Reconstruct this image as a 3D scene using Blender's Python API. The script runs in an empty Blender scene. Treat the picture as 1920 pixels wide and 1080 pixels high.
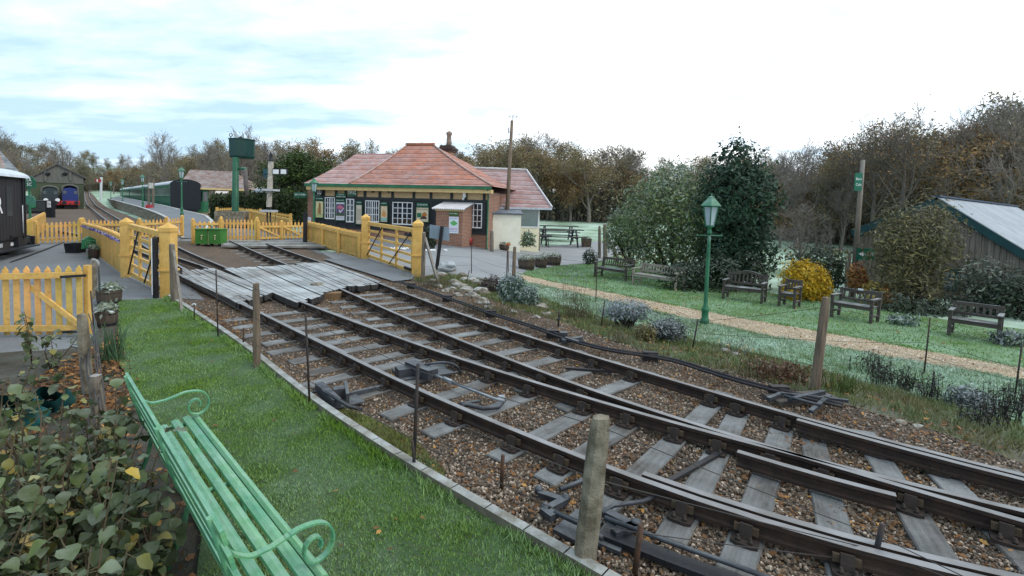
import bpy, bmesh, math, random
from mathutils import Vector, Matrix, noise
from mathutils.geometry import delaunay_2d_cdt
R = random.Random(7)
PI = math.pi
sc = bpy.context.scene
COL = sc.collection
def V(*a): return Vector(a)
def lerp(a, b, t): return a + (b - a) * t
def sst(a, b, x):
    t = max(0.0, min(1.0, (x - a) / (b - a))); return t * t * (3 - 2 * t)
# ------------------------------------------------------------------ camera
F, CX, VAX, PITCH, ROLL, CAMH = 930.0, 960.0, 446.0, 0.06, 0.03, 2.5
fwd = V(0, math.cos(PITCH), -math.sin(PITCH)); r0 = V(1, 0, 0); u0 = V(0, math.sin(PITCH), math.cos(PITCH))
right = math.cos(ROLL) * r0 + math.sin(ROLL) * u0
upv = -math.sin(ROLL) * r0 + math.cos(ROLL) * u0
EYE = V(0, 0, CAMH)
cd = bpy.data.cameras.new('camera'); cam = bpy.data.objects.new('camera', cd); COL.objects.link(cam)
mt = Matrix((right, upv, -fwd)).transposed().to_4x4(); mt.translation = EYE
cam.matrix_world = mt
cd.sensor_width = 36; cd.lens = 36 * F / 1920; cd.shift_y = (446 - 540) / 1920; cd.clip_start = 0.05; cd.clip_end = 3000
sc.camera = cam
def ray(u, v): return right * ((u - CX) / F) - upv * ((v - VAX) / F) + fwd
def PY(u, v, Y):
    d = ray(u, v); return EYE + d * (Y / d.y)
# ------------------------------------------------------------------ terrain
ZL = [(0, 0), (13, 0), (18, .1), (26, .4), (32, .6), (66, .85), (110, 3), (150, 5.5), (250, 13), (420, 26), (900, 40)]
ZR = [(0, 0), (24, 0), (45, .2), (80, 1.25), (150, 2.6), (260, 6), (420, 14), (900, 34)]
def pl(T, y):
    if y <= T[0][0]: return T[0][1]
    for (a, b), (c, d) in zip(T, T[1:]):
        if y <= c: return lerp(b, d, sst(a, c, y) * .5 + .5 * (y - a) / (c - a))
    return T[-1][1]
def gz(x, y):
    yy = max(y, 1.0); t = x / yy
    w = 1 - sst(-.16, .1, t)
    d = (x - 3.27) * .73 + (y - 5.82) * .68
    z = lerp(pl(ZR, y) - .32 * sst(1.2, 4.5, d), pl(ZL, y), w)
    return z
def G(u, v, dz=0.0):
    d = ray(u, v); d = d / d.y; a = .8; y = a
    while y < 600:
        y = a * 1.02 + .02; p = EYE + d * y
        if p.z <= gz(p.x, p.y) + dz: break
        a = y
    b = y
    for i in range(30):
        m = (a + b) / 2; p = EYE + d * m
        if p.z <= gz(p.x, p.y) + dz: b = m
        else: a = m
    return EYE + d * b
def ground(p, dz=0.0): return V(p.x, p.y, gz(p.x, p.y) + dz)
# ------------------------------------------------------------------ materials
MATS = {}
def nodes(name):
    m = bpy.data.materials.new(name); m.use_nodes = True
    nt = m.node_tree; b = nt.nodes['Principled BSDF']
    return m, nt, b
def mixc(nt, fac, a, b, mode='MIX'):
    n = nt.nodes.new('ShaderNodeMix'); n.data_type = 'RGBA'; n.blend_type = mode
    for s, val in ((0, fac), (6, a), (7, b)):
        if hasattr(val, 'is_linked') or isinstance(val, bpy.types.NodeSocket): nt.links.new(val, n.inputs[s])
        elif s == 0: n.inputs[0].default_value = val
        else: n.inputs[s].default_value = (*val[:3], 1)
    return n.outputs[2]
def math_(nt, op, a, b=None, clamp=False):
    n = nt.nodes.new('ShaderNodeMath'); n.operation = op; n.use_clamp = clamp
    for i, x in enumerate((a, b)):
        if x is None: continue
        if isinstance(x, bpy.types.NodeSocket): nt.links.new(x, n.inputs[i])
        else: n.inputs[i].default_value = x
    return n.outputs[0]
def ramp(nt, f, a, b):
    n = nt.nodes.new('ShaderNodeMapRange'); n.inputs[1].default_value = a; n.inputs[2].default_value = b
    nt.links.new(f, n.inputs[0]); return n.outputs[0]
def coords(nt, world=False, stretch=None):
    if world:
        g = nt.nodes.new('ShaderNodeNewGeometry'); out = g.outputs['Position']
    else:
        tc = nt.nodes.new('ShaderNodeTexCoord'); oi = nt.nodes.new('ShaderNodeObjectInfo')
        add = nt.nodes.new('ShaderNodeVectorMath'); add.operation = 'ADD'
        mul = math_(nt, 'MULTIPLY', oi.outputs['Random'], 53.0)
        nt.links.new(tc.outputs['Object'], add.inputs[0]); nt.links.new(mul, add.inputs[1]); out = add.outputs[0]
    if stretch:
        s = nt.nodes.new('ShaderNodeVectorMath'); s.operation = 'MULTIPLY'; nt.links.new(out, s.inputs[0]); s.inputs[1].default_value = stretch; out = s.outputs[0]
    return out
def tex(nt, vec, scale, detail=5, rough=.6):
    n = nt.nodes.new('ShaderNodeTexNoise'); nt.links.new(vec, n.inputs['Vector'])
    n.inputs['Scale'].default_value = scale; n.inputs['Detail'].default_value = detail; n.inputs['Roughness'].default_value = rough
    return n.outputs[0]
FROST = (.62, .70, .74)
def frostmix(nt, col, amt, scale=3.0, c=FROST, world=True, lo=.35, hi=.9):
    g = nt.nodes.new('ShaderNodeNewGeometry'); s = nt.nodes.new('ShaderNodeSeparateXYZ'); nt.links.new(g.outputs['Normal'], s.inputs[0])
    up = ramp(nt, s.outputs[2], lo, hi)
    f = ramp(nt, tex(nt, g.outputs['Position'], scale, 6, .7), .35, .65)
    f = math_(nt, 'MULTIPLY', math_(nt, 'MULTIPLY', up, f), amt)
    return mixc(nt, f, col, c)
def bumpit(nt, b, h, strength, dist=.02):
    n = nt.nodes.new('ShaderNodeBump'); n.inputs['Strength'].default_value = strength; n.inputs['Distance'].default_value = dist
    nt.links.new(h, n.inputs['Height']); nt.links.new(n.outputs[0], b.inputs['Normal'])
def pm(name, c1, c2=None, scale=5, rough=.7, bump=0, bscale=40, metal=0, frost=0, fscale=3, island=0, world=False, stretch=None, spec=.3, lo=.35, hi=.65, dirt=0, grime=0):
    if name in MATS: return MATS[name]
    m, nt, b = nodes(name)
    vec = coords(nt, world, stretch)
    c2 = c2 or tuple(x * .7 for x in c1)
    f = ramp(nt, tex(nt, vec, scale), lo, hi)
    col = mixc(nt, f, c1, c2)
    if dirt:
        col = mixc(nt, math_(nt, 'MULTIPLY', ramp(nt, tex(nt, vec, scale * 6, 8, .75), .5, .72), dirt), col, tuple(x * .3 + .01 for x in c1))
    if island:
        g = nt.nodes.new('ShaderNodeNewGeometry')
        v = math_(nt, 'ADD', math_(nt, 'MULTIPLY', g.outputs['Random Per Island'], island * 2), 1 - island)
        hs = nt.nodes.new('ShaderNodeHueSaturation'); nt.links.new(v, hs.inputs['Value']); nt.links.new(col, hs.inputs['Color'])
        hh = math_(nt, 'ADD', math_(nt, 'MULTIPLY', g.outputs['Random Per Island'], -.04), .52); nt.links.new(hh, hs.inputs['Hue'])
        col = hs.outputs[0]
    if grime:
        tc = nt.nodes.new('ShaderNodeTexCoord'); sz = nt.nodes.new('ShaderNodeSeparateXYZ'); nt.links.new(tc.outputs['Object'], sz.inputs[0])
        gf = math_(nt, 'MULTIPLY', math_(nt, 'MULTIPLY', ramp(nt, sz.outputs[2], .55, .0), ramp(nt, tex(nt, vec, 5, 6, .7), .3, .65)), grime); col = mixc(nt, gf, col, (.13, .125, .045))
    if frost: col = frostmix(nt, col, frost, fscale)
    nt.links.new(col, b.inputs['Base Color'])
    b.inputs['Roughness'].default_value = rough; b.inputs['Metallic'].default_value = metal; b.inputs['Specular IOR Level'].default_value = spec
    if bump: bumpit(nt, b, tex(nt, vec, bscale, 6, .65), bump)
    MATS[name] = m; return m
def leafmat(name, c1, c2, c3=None, island=.45, frost=0, trans=.25, scale=.9, fscale=2.5, fc=FROST):
    if name in MATS: return MATS[name]
    m, nt, b = nodes(name)
    vec = coords(nt, False)
    col = mixc(nt, ramp(nt, tex(nt, vec, scale, 3), .35, .65), c1, c2)
    g = nt.nodes.new('ShaderNodeNewGeometry')
    if c3: col = mixc(nt, ramp(nt, g.outputs['Random Per Island'], .78, .95), col, c3)
    v = math_(nt, 'ADD', math_(nt, 'MULTIPLY', g.outputs['Random Per Island'], island * 2), 1 - island)
    hs = nt.nodes.new('ShaderNodeHueSaturation'); nt.links.new(v, hs.inputs['Value']); nt.links.new(col, hs.inputs['Color']); col = hs.outputs[0]
    if frost:
        s = nt.nodes.new('ShaderNodeSeparateXYZ'); nt.links.new(g.outputs['Normal'], s.inputs[0])
        up = ramp(nt, math_(nt, 'ABSOLUTE', s.outputs[2]), .2, .9)
        f = ramp(nt, tex(nt, g.outputs['Position'], fscale, 5, .7), .35, .65)
        col = mixc(nt, math_(nt, 'MULTIPLY', math_(nt, 'MULTIPLY', up, f), frost), col, fc)
    nt.links.new(col, b.inputs['Base Color']); b.inputs['Roughness'].default_value = .6; b.inputs['Specular IOR Level'].default_value = .2
    if trans:
        t = nt.nodes.new('ShaderNodeBsdfTranslucent'); nt.links.new(col, t.inputs[0]); ms = nt.nodes.new('ShaderNodeMixShader'); ms.inputs[0].default_value = trans
        nt.links.new(b.outputs[0], ms.inputs[1]); nt.links.new(t.outputs[0], ms.inputs[2]); nt.links.new(ms.outputs[0], nt.nodes['Material Output'].inputs[0])
    MATS[name] = m; return m
def brickmat(name, c1, c2, mortar, bw, bh, ms=.012, rough=.85, frost=0, vmul=1.0, bump=.4, off=.5, var=.6, flat=False):
    if name in MATS: return MATS[name]
    m, nt, b = nodes(name)
    tc = nt.nodes.new('ShaderNodeTexCoord'); s = nt.nodes.new('ShaderNodeSeparateXYZ'); nt.links.new(tc.outputs['Object'], s.inputs[0])
    cb = nt.nodes.new('ShaderNodeCombineXYZ'); nt.links.new(math_(nt, 'ADD', s.outputs[0], s.outputs[1]), cb.inputs[0])
    nt.links.new(math_(nt, 'MULTIPLY', s.outputs[2], vmul), cb.inputs[1])
    br = nt.nodes.new('ShaderNodeTexBrick'); nt.links.new(cb.outputs[0], br.inputs['Vector']); br.offset = off
    br.inputs['Scale'].default_value = 1; br.inputs['Brick Width'].default_value = bw; br.inputs['Row Height'].default_value = bh; br.inputs['Mortar Size'].default_value = ms
    br.inputs['Color1'].default_value = (*c1, 1); br.inputs['Color2'].default_value = (*c2, 1); br.inputs['Mortar'].default_value = (*mortar, 1); br.inputs['Bias'].default_value = 0
    n = tex(nt, tc.outputs['Object'], 1.6, 7, .7)
    col = mixc(nt, math_(nt, 'MULTIPLY', ramp(nt, n, .45, .75), var), br.outputs[0], tuple(x * .45 + .03 for x in c1))
    if frost: col = frostmix(nt, col, frost, 1.5, lo=.05, hi=.6)
    nt.links.new(col, b.inputs['Base Color']); b.inputs['Roughness'].default_value = rough
    bumpit(nt, b, math_(nt, 'SUBTRACT', 1.0, br.outputs['Fac']), bump, .02)
    MATS[name] = m; return m
def tilemat(name, c1, c2, line, row, frost=.3, fs=1.2, la=.6):
    m, nt, b = nodes(name); tc = nt.nodes.new('ShaderNodeTexCoord'); s = nt.nodes.new('ShaderNodeSeparateXYZ'); nt.links.new(tc.outputs['Object'], s.inputs[0])
    zz = math_(nt, 'DIVIDE', s.outputs[2], row); wob = math_(nt, 'MULTIPLY', tex(nt, tc.outputs['Object'], 1.2, 3), .35)
    fr = math_(nt, 'FRACT', math_(nt, 'ADD', zz, wob))
    br = nt.nodes.new('ShaderNodeTexBrick'); cb = nt.nodes.new('ShaderNodeCombineXYZ'); nt.links.new(math_(nt, 'ADD', s.outputs[0], s.outputs[1]), cb.inputs[0]); nt.links.new(s.outputs[2], cb.inputs[1]); nt.links.new(cb.outputs[0], br.inputs['Vector'])
    br.inputs['Scale'].default_value = 1; br.inputs['Brick Width'].default_value = .22; br.inputs['Row Height'].default_value = row / 2; br.inputs['Mortar Size'].default_value = 0
    br.inputs['Color1'].default_value = (*c1, 1); br.inputs['Color2'].default_value = (*c2, 1)
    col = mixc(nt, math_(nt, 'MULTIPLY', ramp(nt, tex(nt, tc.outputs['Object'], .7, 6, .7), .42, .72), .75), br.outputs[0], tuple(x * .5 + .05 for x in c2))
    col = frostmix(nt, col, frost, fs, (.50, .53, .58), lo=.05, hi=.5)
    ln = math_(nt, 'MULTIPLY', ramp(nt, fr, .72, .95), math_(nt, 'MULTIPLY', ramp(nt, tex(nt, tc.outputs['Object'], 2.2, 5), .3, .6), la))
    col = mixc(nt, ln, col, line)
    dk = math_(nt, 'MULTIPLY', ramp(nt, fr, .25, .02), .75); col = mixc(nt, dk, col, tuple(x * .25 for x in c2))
    nt.links.new(col, b.inputs['Base Color']); b.inputs['Roughness'].default_value = .85; bumpit(nt, b, fr, .8, .03); MATS[name] = m; return m
YEL = pm('yellow_paint', (.71, .44, .13), (.58, .34, .085), 3, .55, .2, 60, dirt=.55, grime=.6)
YELP = pm('yellow_picket_paint', (.70, .43, .125), (.55, .33, .08), 2.2, .6, .2, 50, dirt=.65, island=.16, grime=.75)
GRN = pm('green_paint', (.035, .17, .085), (.022, .115, .06), 3, .4, .1, 60, dirt=.3, frost=.25)
GRND = pm('dark_green_paint', (.012, .07, .04), (.01, .05, .03), 3, .4, .1, 60)
BLK = pm('black_paint', (.018, .02, .026), (.01, .011, .014), 6, .45, .1, 50)
TIMB = pm('dark_timber', (.016, .022, .026), (.028, .033, .036), 5, .6, .2, 50)
WHT = pm('white_paint', (.74, .75, .76), (.60, .62, .64), 5, .5)
CREAM = pm('cream_boards', (.74, .69, .50), (.66, .62, .46), 3, .6, .1)
CREAMT = pm('cream_trim', (.62, .47, .22), (.52, .38, .17), 4, .6)
PANEL = pm('buff_panel', (.52, .38, .22), (.38, .28, .16), 9, .85, .3, 60)
GLASS = pm('window_glass', (.012, .016, .024), (.05, .06, .075), 1.2, .06, spec=.8, lo=.45, hi=.7)
STEEL = pm('rusty_steel', (.09, .045, .025), (.04, .025, .02), 12, .7, .3, 60)
DSTEEL = pm('dark_steel', (.018, .02, .026), (.035, .03, .028), 9, .5, .2, 60, metal=.2)
WOODG = pm('weathered_wood', (.20, .17, .135), (.11, .09, .07), 3, .85, .5, 14, stretch=(6, 6, .8), frost=.3)
WOODB = pm('brown_post_wood', (.20, .15, .105), (.10, .075, .055), 3, .8, .5, 14, stretch=(6, 6, .8))
BENCHW = pm('bench_wood', (.085, .072, .06), (.045, .038, .033), 3, .75, .3, 20, stretch=(1, 5, 5), frost=.45)
BENCHL = pm('pale_bench_wood', (.30, .27, .22), (.19, .17, .14), 3, .75, .3, 20, stretch=(1, 5, 5), frost=.45)
CONC = pm('concrete', (.26, .24, .20), (.12, .115, .085), 7, .9, .6, 45, lo=.4, hi=.6)
CONCM = pm('mossy_concrete', (.30, .265, .205), (.13, .11, .08), 7, .95, 1.0, 75, lo=.35, hi=.6)
STONE = pm('rubble_stone', (.26, .22, .165), (.10, .085, .065), 6, .9, .8, 18, frost=.5, fscale=5)
BARREL = pm('barrel_oak', (.10, .075, .055), (.05, .04, .032), 4, .8, .4, 20, stretch=(5, 5, 1), frost=.3)
BARK = pm('bark', (.075, .06, .048), (.04, .034, .028), 4, .95, .4, 20)
BARKG = pm('grey_bark', (.12, .105, .09), (.065, .058, .052), 4, .95, .4, 20)
BRICK = brickmat('red_brick', (.30, .095, .05), (.20, .075, .05), (.34, .29, .22), .23, .077, .012)
BRICKY = brickmat('buff_brick', (.30, .20, .11), (.22, .14, .08), (.35, .3, .22), .23, .077, .012)
TILE = tilemat('red_clay_tile', (.42, .135, .06), (.27, .09, .055), (.50, .38, .34), .30, .20, la=.45)
TILEP = tilemat('pinkish_tile', (.30, .14, .115), (.23, .115, .10), (.50, .44, .46), .30, .30)
TILEB = brickmat('brown_tile', (.22, .11, .07), (.16, .085, .06), (.05, .03, .025), .3, .2, .02, frost=.25, bump=.9)
SLATE = brickmat('grey_slate', (.13, .14, .16), (.09, .10, .12), (.04, .04, .05), .3, .2, .02, frost=.3, bump=.8)
# ------------------------------------------------------------------ mesh builder
def wm(o):
    m = o.matrix_basis.copy()
    while o.parent: o = o.parent; m = o.matrix_basis @ m
    return m
class MB:
    def __init__(s): s.v = []; s.f = []; s.mi = []; s.sm = []
    def add(s, vs, fs, mi=0, smooth=False):
        n = len(s.v); s.v += [Vector(x) for x in vs]
        for f in fs: s.f.append([n + i for i in f]); s.mi.append(mi); s.sm.append(smooth)
        return s
    def frame(s, c, ax, ay, az, mi=0):   # box from centre and three half-axis vectors
        c = Vector(c); vs = [c + ax * i + ay * j + az * k for k in (-1, 1) for j in (-1, 1) for i in (-1, 1)]
        return s.add(vs, [(0, 2, 3, 1), (4, 5, 7, 6), (0, 1, 5, 4), (2, 6, 7, 3), (0, 4, 6, 2), (1, 3, 7, 5)], mi)
    def box(s, x0, x1, y0, y1, z0, z1, mi=0):
        return s.frame(((x0 + x1) / 2, (y0 + y1) / 2, (z0 + z1) / 2), V((x1 - x0) / 2, 0, 0), V(0, (y1 - y0) / 2, 0), V(0, 0, (z1 - z0) / 2), mi)
    def bar(s, a, b, w, h, side=None, mi=0):   # bar a->b; w across 'side', h the third way
        a = Vector(a); b = Vector(b); d = (b - a); L = d.length; d = d / L
        up = Vector(side) if side is not None else (V(0, 0, 1) if abs(d.z) < .9 else V(0, 1, 0))
        if side is None: sd = d.cross(up).normalized()
        else: sd = (up - d * up.dot(d)).normalized()
        th = sd.cross(d).normalized()
        return s.frame((a + b) / 2, d * L / 2, sd * w / 2, th * h / 2, mi)
    def tube(s, pts, r, n=6, mi=0, cap=True, closed=False):
        pts = [Vector(p) for p in pts]; rs = r if isinstance(r, (list, tuple)) else [r] * len(pts)
        base = len(s.v); prev = None; m = len(pts)
        for i, p in enumerate(pts):
            d = (pts[min(i + 1, m - 1)] - pts[max(i - 1, 0)])
            if d.length < 1e-9: d = V(0, 0, 1)
            d.normalize()
            if prev is None: prev = d.orthogonal()
            e = (prev - d * prev.dot(d))
            if e.length < 1e-6: e = d.orthogonal()
            e.normalize(); prev = e; g = d.cross(e)
            for k in range(n):
                a = 2 * PI * k / n; s.v.append(p + (e * math.cos(a) + g * math.sin(a)) * rs[i])
        for i in range(m - 1):
            for k in range(n):
                k2 = (k + 1) % n
                s.f.append([base + i * n + k, base + i * n + k2, base + (i + 1) * n + k2, base + (i + 1) * n + k]); s.mi.append(mi); s.sm.append(n > 4)
        if cap and n > 2:
            s.f.append([base + k for k in reversed(range(n))]); s.mi.append(mi); s.sm.append(False)
            s.f.append([base + (m - 1) * n + k for k in range(n)]); s.mi.append(mi); s.sm.append(False)
        return s
    def lathe(s, c, prof, n=12, mi=0, smooth=True, rot=0):   # prof [(r,z)]
        c = Vector(c); base = len(s.v)
        for r, z in prof:
            for k in range(n):
                a = 2 * PI * k / n + rot; s.v.append(c + V(math.cos(a) * r, math.sin(a) * r, z))
        for i in range(len(prof) - 1):
            for k in range(n):
                k2 = (k + 1) % n; s.f.append([base + i * n + k, base + i * n + k2, base + (i + 1) * n + k2, base + (i + 1) * n + k]); s.mi.append(mi); s.sm.append(smooth)
        s.f.append([base + k for k in reversed(range(n))]); s.mi.append(mi); s.sm.append(False)
        s.f.append([base + (len(prof) - 1) * n + k for k in range(n)]); s.mi.append(mi); s.sm.append(False)
        return s
    def prism(s, poly, ext, mi=0):
        poly = [Vector(p) for p in poly]; ext = Vector(ext); n = len(poly)
        fs = [list(range(n))[::-1], [n + i for i in range(n)]] + [[i, (i + 1) % n, n + (i + 1) % n, n + i] for i in range(n)]
        return s.add(poly + [p + ext for p in poly], fs, mi)
    def rock(s, c, r, sq=(1, 1, .7), seed=0, mi=0, sub=1):
        bm = bmesh.new(); bmesh.ops.create_icosphere(bm, subdivisions=sub, radius=1)
        vs = []
        for v in bm.verts:
            k = 1 + .45 * noise.noise(v.co * 1.3 + V(seed * 3.7, seed, 0)); vs.append(Vector(c) + V(v.co.x * sq[0], v.co.y * sq[1], v.co.z * sq[2]) * r * k)
        fs = [[v.index for v in f.verts] for f in bm.faces]; bm.free(); return s.add(vs, fs, mi)
    def build(s, name, mats, parent=None, local=False, loc=None, rot=0):
        mats = mats if isinstance(mats, (list, tuple)) else [mats]
        me = bpy.data.meshes.new(name)
        if parent is not None and not local:
            inv = wm(parent).inverted(); vs = [inv @ v for v in s.v]
        elif parent is None and loc is None and not local:
            n = max(1, len(s.v)); cx = sum(v.x for v in s.v) / n; cy = sum(v.y for v in s.v) / n; cz = min((v.z for v in s.v), default=0)
            loc = V(cx, cy, cz); vs = [v - loc for v in s.v]
        elif parent is None and loc is not None and not local:
            vs = [v - Vector(loc) for v in s.v]
        else: vs = s.v
        me.from_pydata([tuple(v) for v in vs], [], s.f)
        for m in mats: me.materials.append(m)
        me.polygons.foreach_set('material_index', s.mi); me.polygons.foreach_set('use_smooth', s.sm)
        o = bpy.data.objects.new(name, me); COL.objects.link(o)
        if parent is not None: o.parent = parent
        elif loc is not None: o.location = loc; o.rotation_euler.z = rot
        return o
def tag(o, label=None, cat=None, group=None, kind=None):
    if label: o['label'] = label
    if cat: o['category'] = cat
    if group: o['group'] = group
    if kind: o['kind'] = kind
    return o
def thing(name, label, cat, loc=(0, 0, 0), rotz=0, group=None):
    o = bpy.data.objects.new(name, None); COL.objects.link(o); o.location = loc; o.rotation_euler.z = rotz
    o.empty_display_size = .1
    o.matrix_basis = Matrix.Translation(Vector(loc)) @ Matrix.Rotation(rotz, 4, 'Z')
    return tag(o, label, cat, group)
def dup(root, loc=None, rotz=None, scale=None, label=None, group=None):
    r = root.copy(); COL.objects.link(r)
    if loc is not None: r.location = loc
    if rotz is not None: r.rotation_euler.z = rotz
    if scale is not None: r.scale = scale if isinstance(scale, tuple) else (scale,) * 3
    if label: r['label'] = label
    if group: r['group'] = group
    for ch in root.children:
        c = ch.copy(); COL.objects.link(c); c.parent = r
        for g in ch.children:
            d = g.copy(); COL.objects.link(d); d.parent = c
    return r
def textmb(s, size, align='CENTER', bold=0.0):
    cu = bpy.data.curves.new('lettering', 'FONT'); cu.body = s; cu.size = size; cu.align_x = align; cu.align_y = 'CENTER'; cu.offset = bold; cu.fill_mode = 'FRONT'; cu.resolution_u = 2
    o = bpy.data.objects.new('lettering', cu); COL.objects.link(o)
    me = bpy.data.meshes.new_from_object(o); r = ([v.co.copy() for v in me.vertices], [list(p.vertices) for p in me.polygons])
    bpy.data.objects.remove(o); bpy.data.meshes.remove(me); bpy.data.curves.remove(cu); return r
def put_text(mb, s, c, ex, ez, size, mi=0, align='CENTER', bold=0.0, fit=None):
    vs, fs = textmb(s, size, align, bold)
    if fit and vs:
        w = max(v.x for v in vs) - min(v.x for v in vs); k = fit / w if w else 1
        vs = [V(v.x * k, v.y, 0) for v in vs]
    mb.add([Vector(c) + Vector(ex) * v.x + Vector(ez) * v.y for v in vs], fs, mi)
def sheet(name, poly, mat, dz, res, kind='structure', wob=0.0, label=None):   # a ground sheet over a plan polygon
    P = [V(p[0], p[1]) for p in poly]
    # densify the outline
    Q = []
    for a, b in zip(P, P[1:] + P[:1]):
        n = max(1, int((b - a).length / res)); Q += [a.lerp(b, i / n) for i in range(n)]
    xs = [p.x for p in P]; ys = [p.y for p in P]; pts = list(Q)
    def inside(x, y):
        c = False
        for a, b in zip(Q, Q[1:] + Q[:1]):
            if (a.y > y) != (b.y > y) and x < (b.x - a.x) * (y - a.y) / (b.y - a.y) + a.x: c = not c
        return c
    y = min(ys) + res / 2
    while y < max(ys):
        x = min(xs) + res / 2
        while x < max(xs):
            if inside(x, y): pts.append(V(x + R.uniform(-.2, .2) * res, y + R.uniform(-.2, .2) * res))
            x += res
        y += res
    n = len(Q)
    vs, es, fs, *_ = delaunay_2d_cdt(pts, [(i, (i + 1) % n) for i in range(n)], [list(range(n))], 1, 1e-5)
    mb = MB(); mb.v = [V(v.x, v.y, gz(v.x, v.y) + dz + (wob * noise.noise(V(v.x * 3, v.y * 3, 1)) if wob else 0)) for v in vs]
    mb.f = [list(f) if (vs[f[1]] - vs[f[0]]).cross(vs[f[2]] - vs[f[0]]) > 0 else list(f)[::-1] for f in fs]; mb.mi = [0] * len(fs); mb.sm = [True] * len(fs)
    o = mb.build(name, mat, loc=(0, 0, 0)); tag(o, label, None, None, kind); return o
def pix(pts, dz=0.0): return [G(u, v, dz) for u, v in pts]
# ------------------------------------------------------------------ world and sun
SUN_EL, SUN_AZ = math.radians(42), math.radians(105)      # azimuth from +Y towards +X
w = bpy.data.worlds.new('World'); sc.world = w; w.use_nodes = True
nt = w.node_tree; bg = nt.nodes['Background']; out = nt.nodes['World Output']
sky = nt.nodes.new('ShaderNodeTexSky'); sky.sky_type = 'NISHITA'; sky.sun_disc = False
sky.sun_elevation = SUN_EL; sky.sun_rotation = SUN_AZ; sky.air_density = 1.2; sky.dust_density = 1.5; sky.ozone_density = 1.5
nt.links.new(sky.outputs[0], bg.inputs[0]); bg.inputs[1].default_value = .085
tc = nt.nodes.new('ShaderNodeTexCoord'); sp = nt.nodes.new('ShaderNodeSeparateXYZ'); nt.links.new(tc.outputs['Generated'], sp.inputs[0])
den = math_(nt, 'ADD', math_(nt, 'MAXIMUM', sp.outputs[2], 0.0), .14)
cb = nt.nodes.new('ShaderNodeCombineXYZ')
nt.links.new(math_(nt, 'DIVIDE', sp.outputs[0], den), cb.inputs[0]); nt.links.new(math_(nt, 'MULTIPLY', math_(nt, 'DIVIDE', sp.outputs[1], den), 1.9), cb.inputs[1])
c1 = tex(nt, cb.outputs[0], .75, 8, .58)
az = math_(nt, 'ADD', math_(nt, 'MULTIPLY', sp.outputs[0], 1.0), -.22)        # whiter towards the sun
az = math_(nt, 'ABSOLUTE', az)
thin = math_(nt, 'ADD', ramp(nt, c1, .34, .70), math_(nt, 'SUBTRACT', .50, math_(nt, 'MULTIPLY', az, 1.05)), True)
ccol = mixc(nt, thin, (.50, .71, .90), (.97, .99, 1.0))
cl = nt.nodes.new('ShaderNodeBackground'); nt.links.new(ccol, cl.inputs[0])
nt.links.new(math_(nt, 'ADD', math_(nt, 'MULTIPLY', thin, .66), 1.32), cl.inputs[1])
mx = nt.nodes.new('ShaderNodeMixShader'); mx.inputs[0].default_value = .9
nt.links.new(bg.outputs[0], mx.inputs[1]); nt.links.new(cl.outputs[0], mx.inputs[2]); nt.links.new(mx.outputs[0], out.inputs[0])
sl = bpy.data.lights.new('sun', 'SUN'); sl.energy = 1.5; sl.angle = math.radians(22); sl.color = (1, .95, .88)
so = bpy.data.objects.new('sun', sl); COL.objects.link(so)
sd = V(math.sin(SUN_AZ) * math.cos(SUN_EL), math.cos(SUN_AZ) * math.cos(SUN_EL), math.sin(SUN_EL))
so.rotation_euler = sd.to_track_quat('Z', 'Y').to_euler()
sc.view_settings.view_transform = 'Standard'; sc.view_settings.look = 'None'; sc.view_settings.exposure = 0
# ------------------------------------------------------------------ ground materials
def groundmat(name, c1, c2, c3, s1=.6, s2=12, frost=0, fscale=1.5, bump=.5, bscale=60, fc=FROST, rough=.95, s3=3.0):
    m, nt, b = nodes(name); g = nt.nodes.new('ShaderNodeNewGeometry'); vec = g.outputs['Position']
    col = mixc(nt, ramp(nt, tex(nt, vec, s1, 6), .35, .65), c1, c2)
    col = mixc(nt, ramp(nt, tex(nt, vec, s2, 8, .75), .48, .68), col, c3)
    if frost:
        f = ramp(nt, tex(nt, vec, fscale, 7, .65), .32, .62)
        f2 = ramp(nt, tex(nt, vec, 22, 4, .7), .3, .7)
        col = mixc(nt, math_(nt, 'MULTIPLY', math_(nt, 'MULTIPLY', f, math_(nt, 'ADD', math_(nt, 'MULTIPLY', f2, .6), .4)), frost), col, fc)
    nt.links.new(col, b.inputs['Base Color']); b.inputs['Roughness'].default_value = rough; b.inputs['Specular IOR Level'].default_value = .2
    if bump: bumpit(nt, b, tex(nt, vec, bscale, 6, .7), bump, .03)
    return m
FIELD = groundmat('frosty_grass', (.09, .16, .055), (.12, .19, .075), (.06, .09, .035), .35, 9, 1.0, .22, .6, 25, (.55, .70, .61))
LAWNM = groundmat('lawn_soil', (.035, .085, .018), (.025, .06, .014), (.05, .05, .025), 1.2, 14, .25, .9, .8, 40, (.4, .52, .42))
GARDM = groundmat('garden_lawn', (.10, .16, .04), (.075, .13, .03), (.06, .09, .03), .8, 12, .6, .6, .7, 40, (.36, .55, .43))
FROSTM = groundmat('frosted_verge', (.11, .17, .08), (.13, .19, .10), (.07, .11, .05), .9, 10, .9, .9, .7, 40, (.36, .56, .46))
ASPH = groundmat('asphalt', (.155, .165, .175), (.115, .122, .13), (.20, .205, .21), .5, 30, .35, .7, .35, 120, (.26, .29, .32), .8)
FORE = groundmat('forecourt_asphalt', (.24, .25, .255), (.19, .20, .21), (.28, .28, .28), .35, 25, .35, .5, .35, 110, (.36, .38, .40), .8)
PATHM = groundmat('gravel', (.43, .33, .21), (.29, .22, .145), (.52, .44, .33), 1.6, 38, .18, 1.2, 1.0, 60)
SOIL = groundmat('bed_soil', (.045, .035, .025), (.06, .045, .03), (.03, .05, .02), 3, 14, .1, 2, .9, 30)
VERGE = groundmat('mossy_verge', (.075, .095, .03), (.10, .085, .045), (.05, .035, .02), 1.3, 11, .15, 2, .9, 35)
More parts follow.
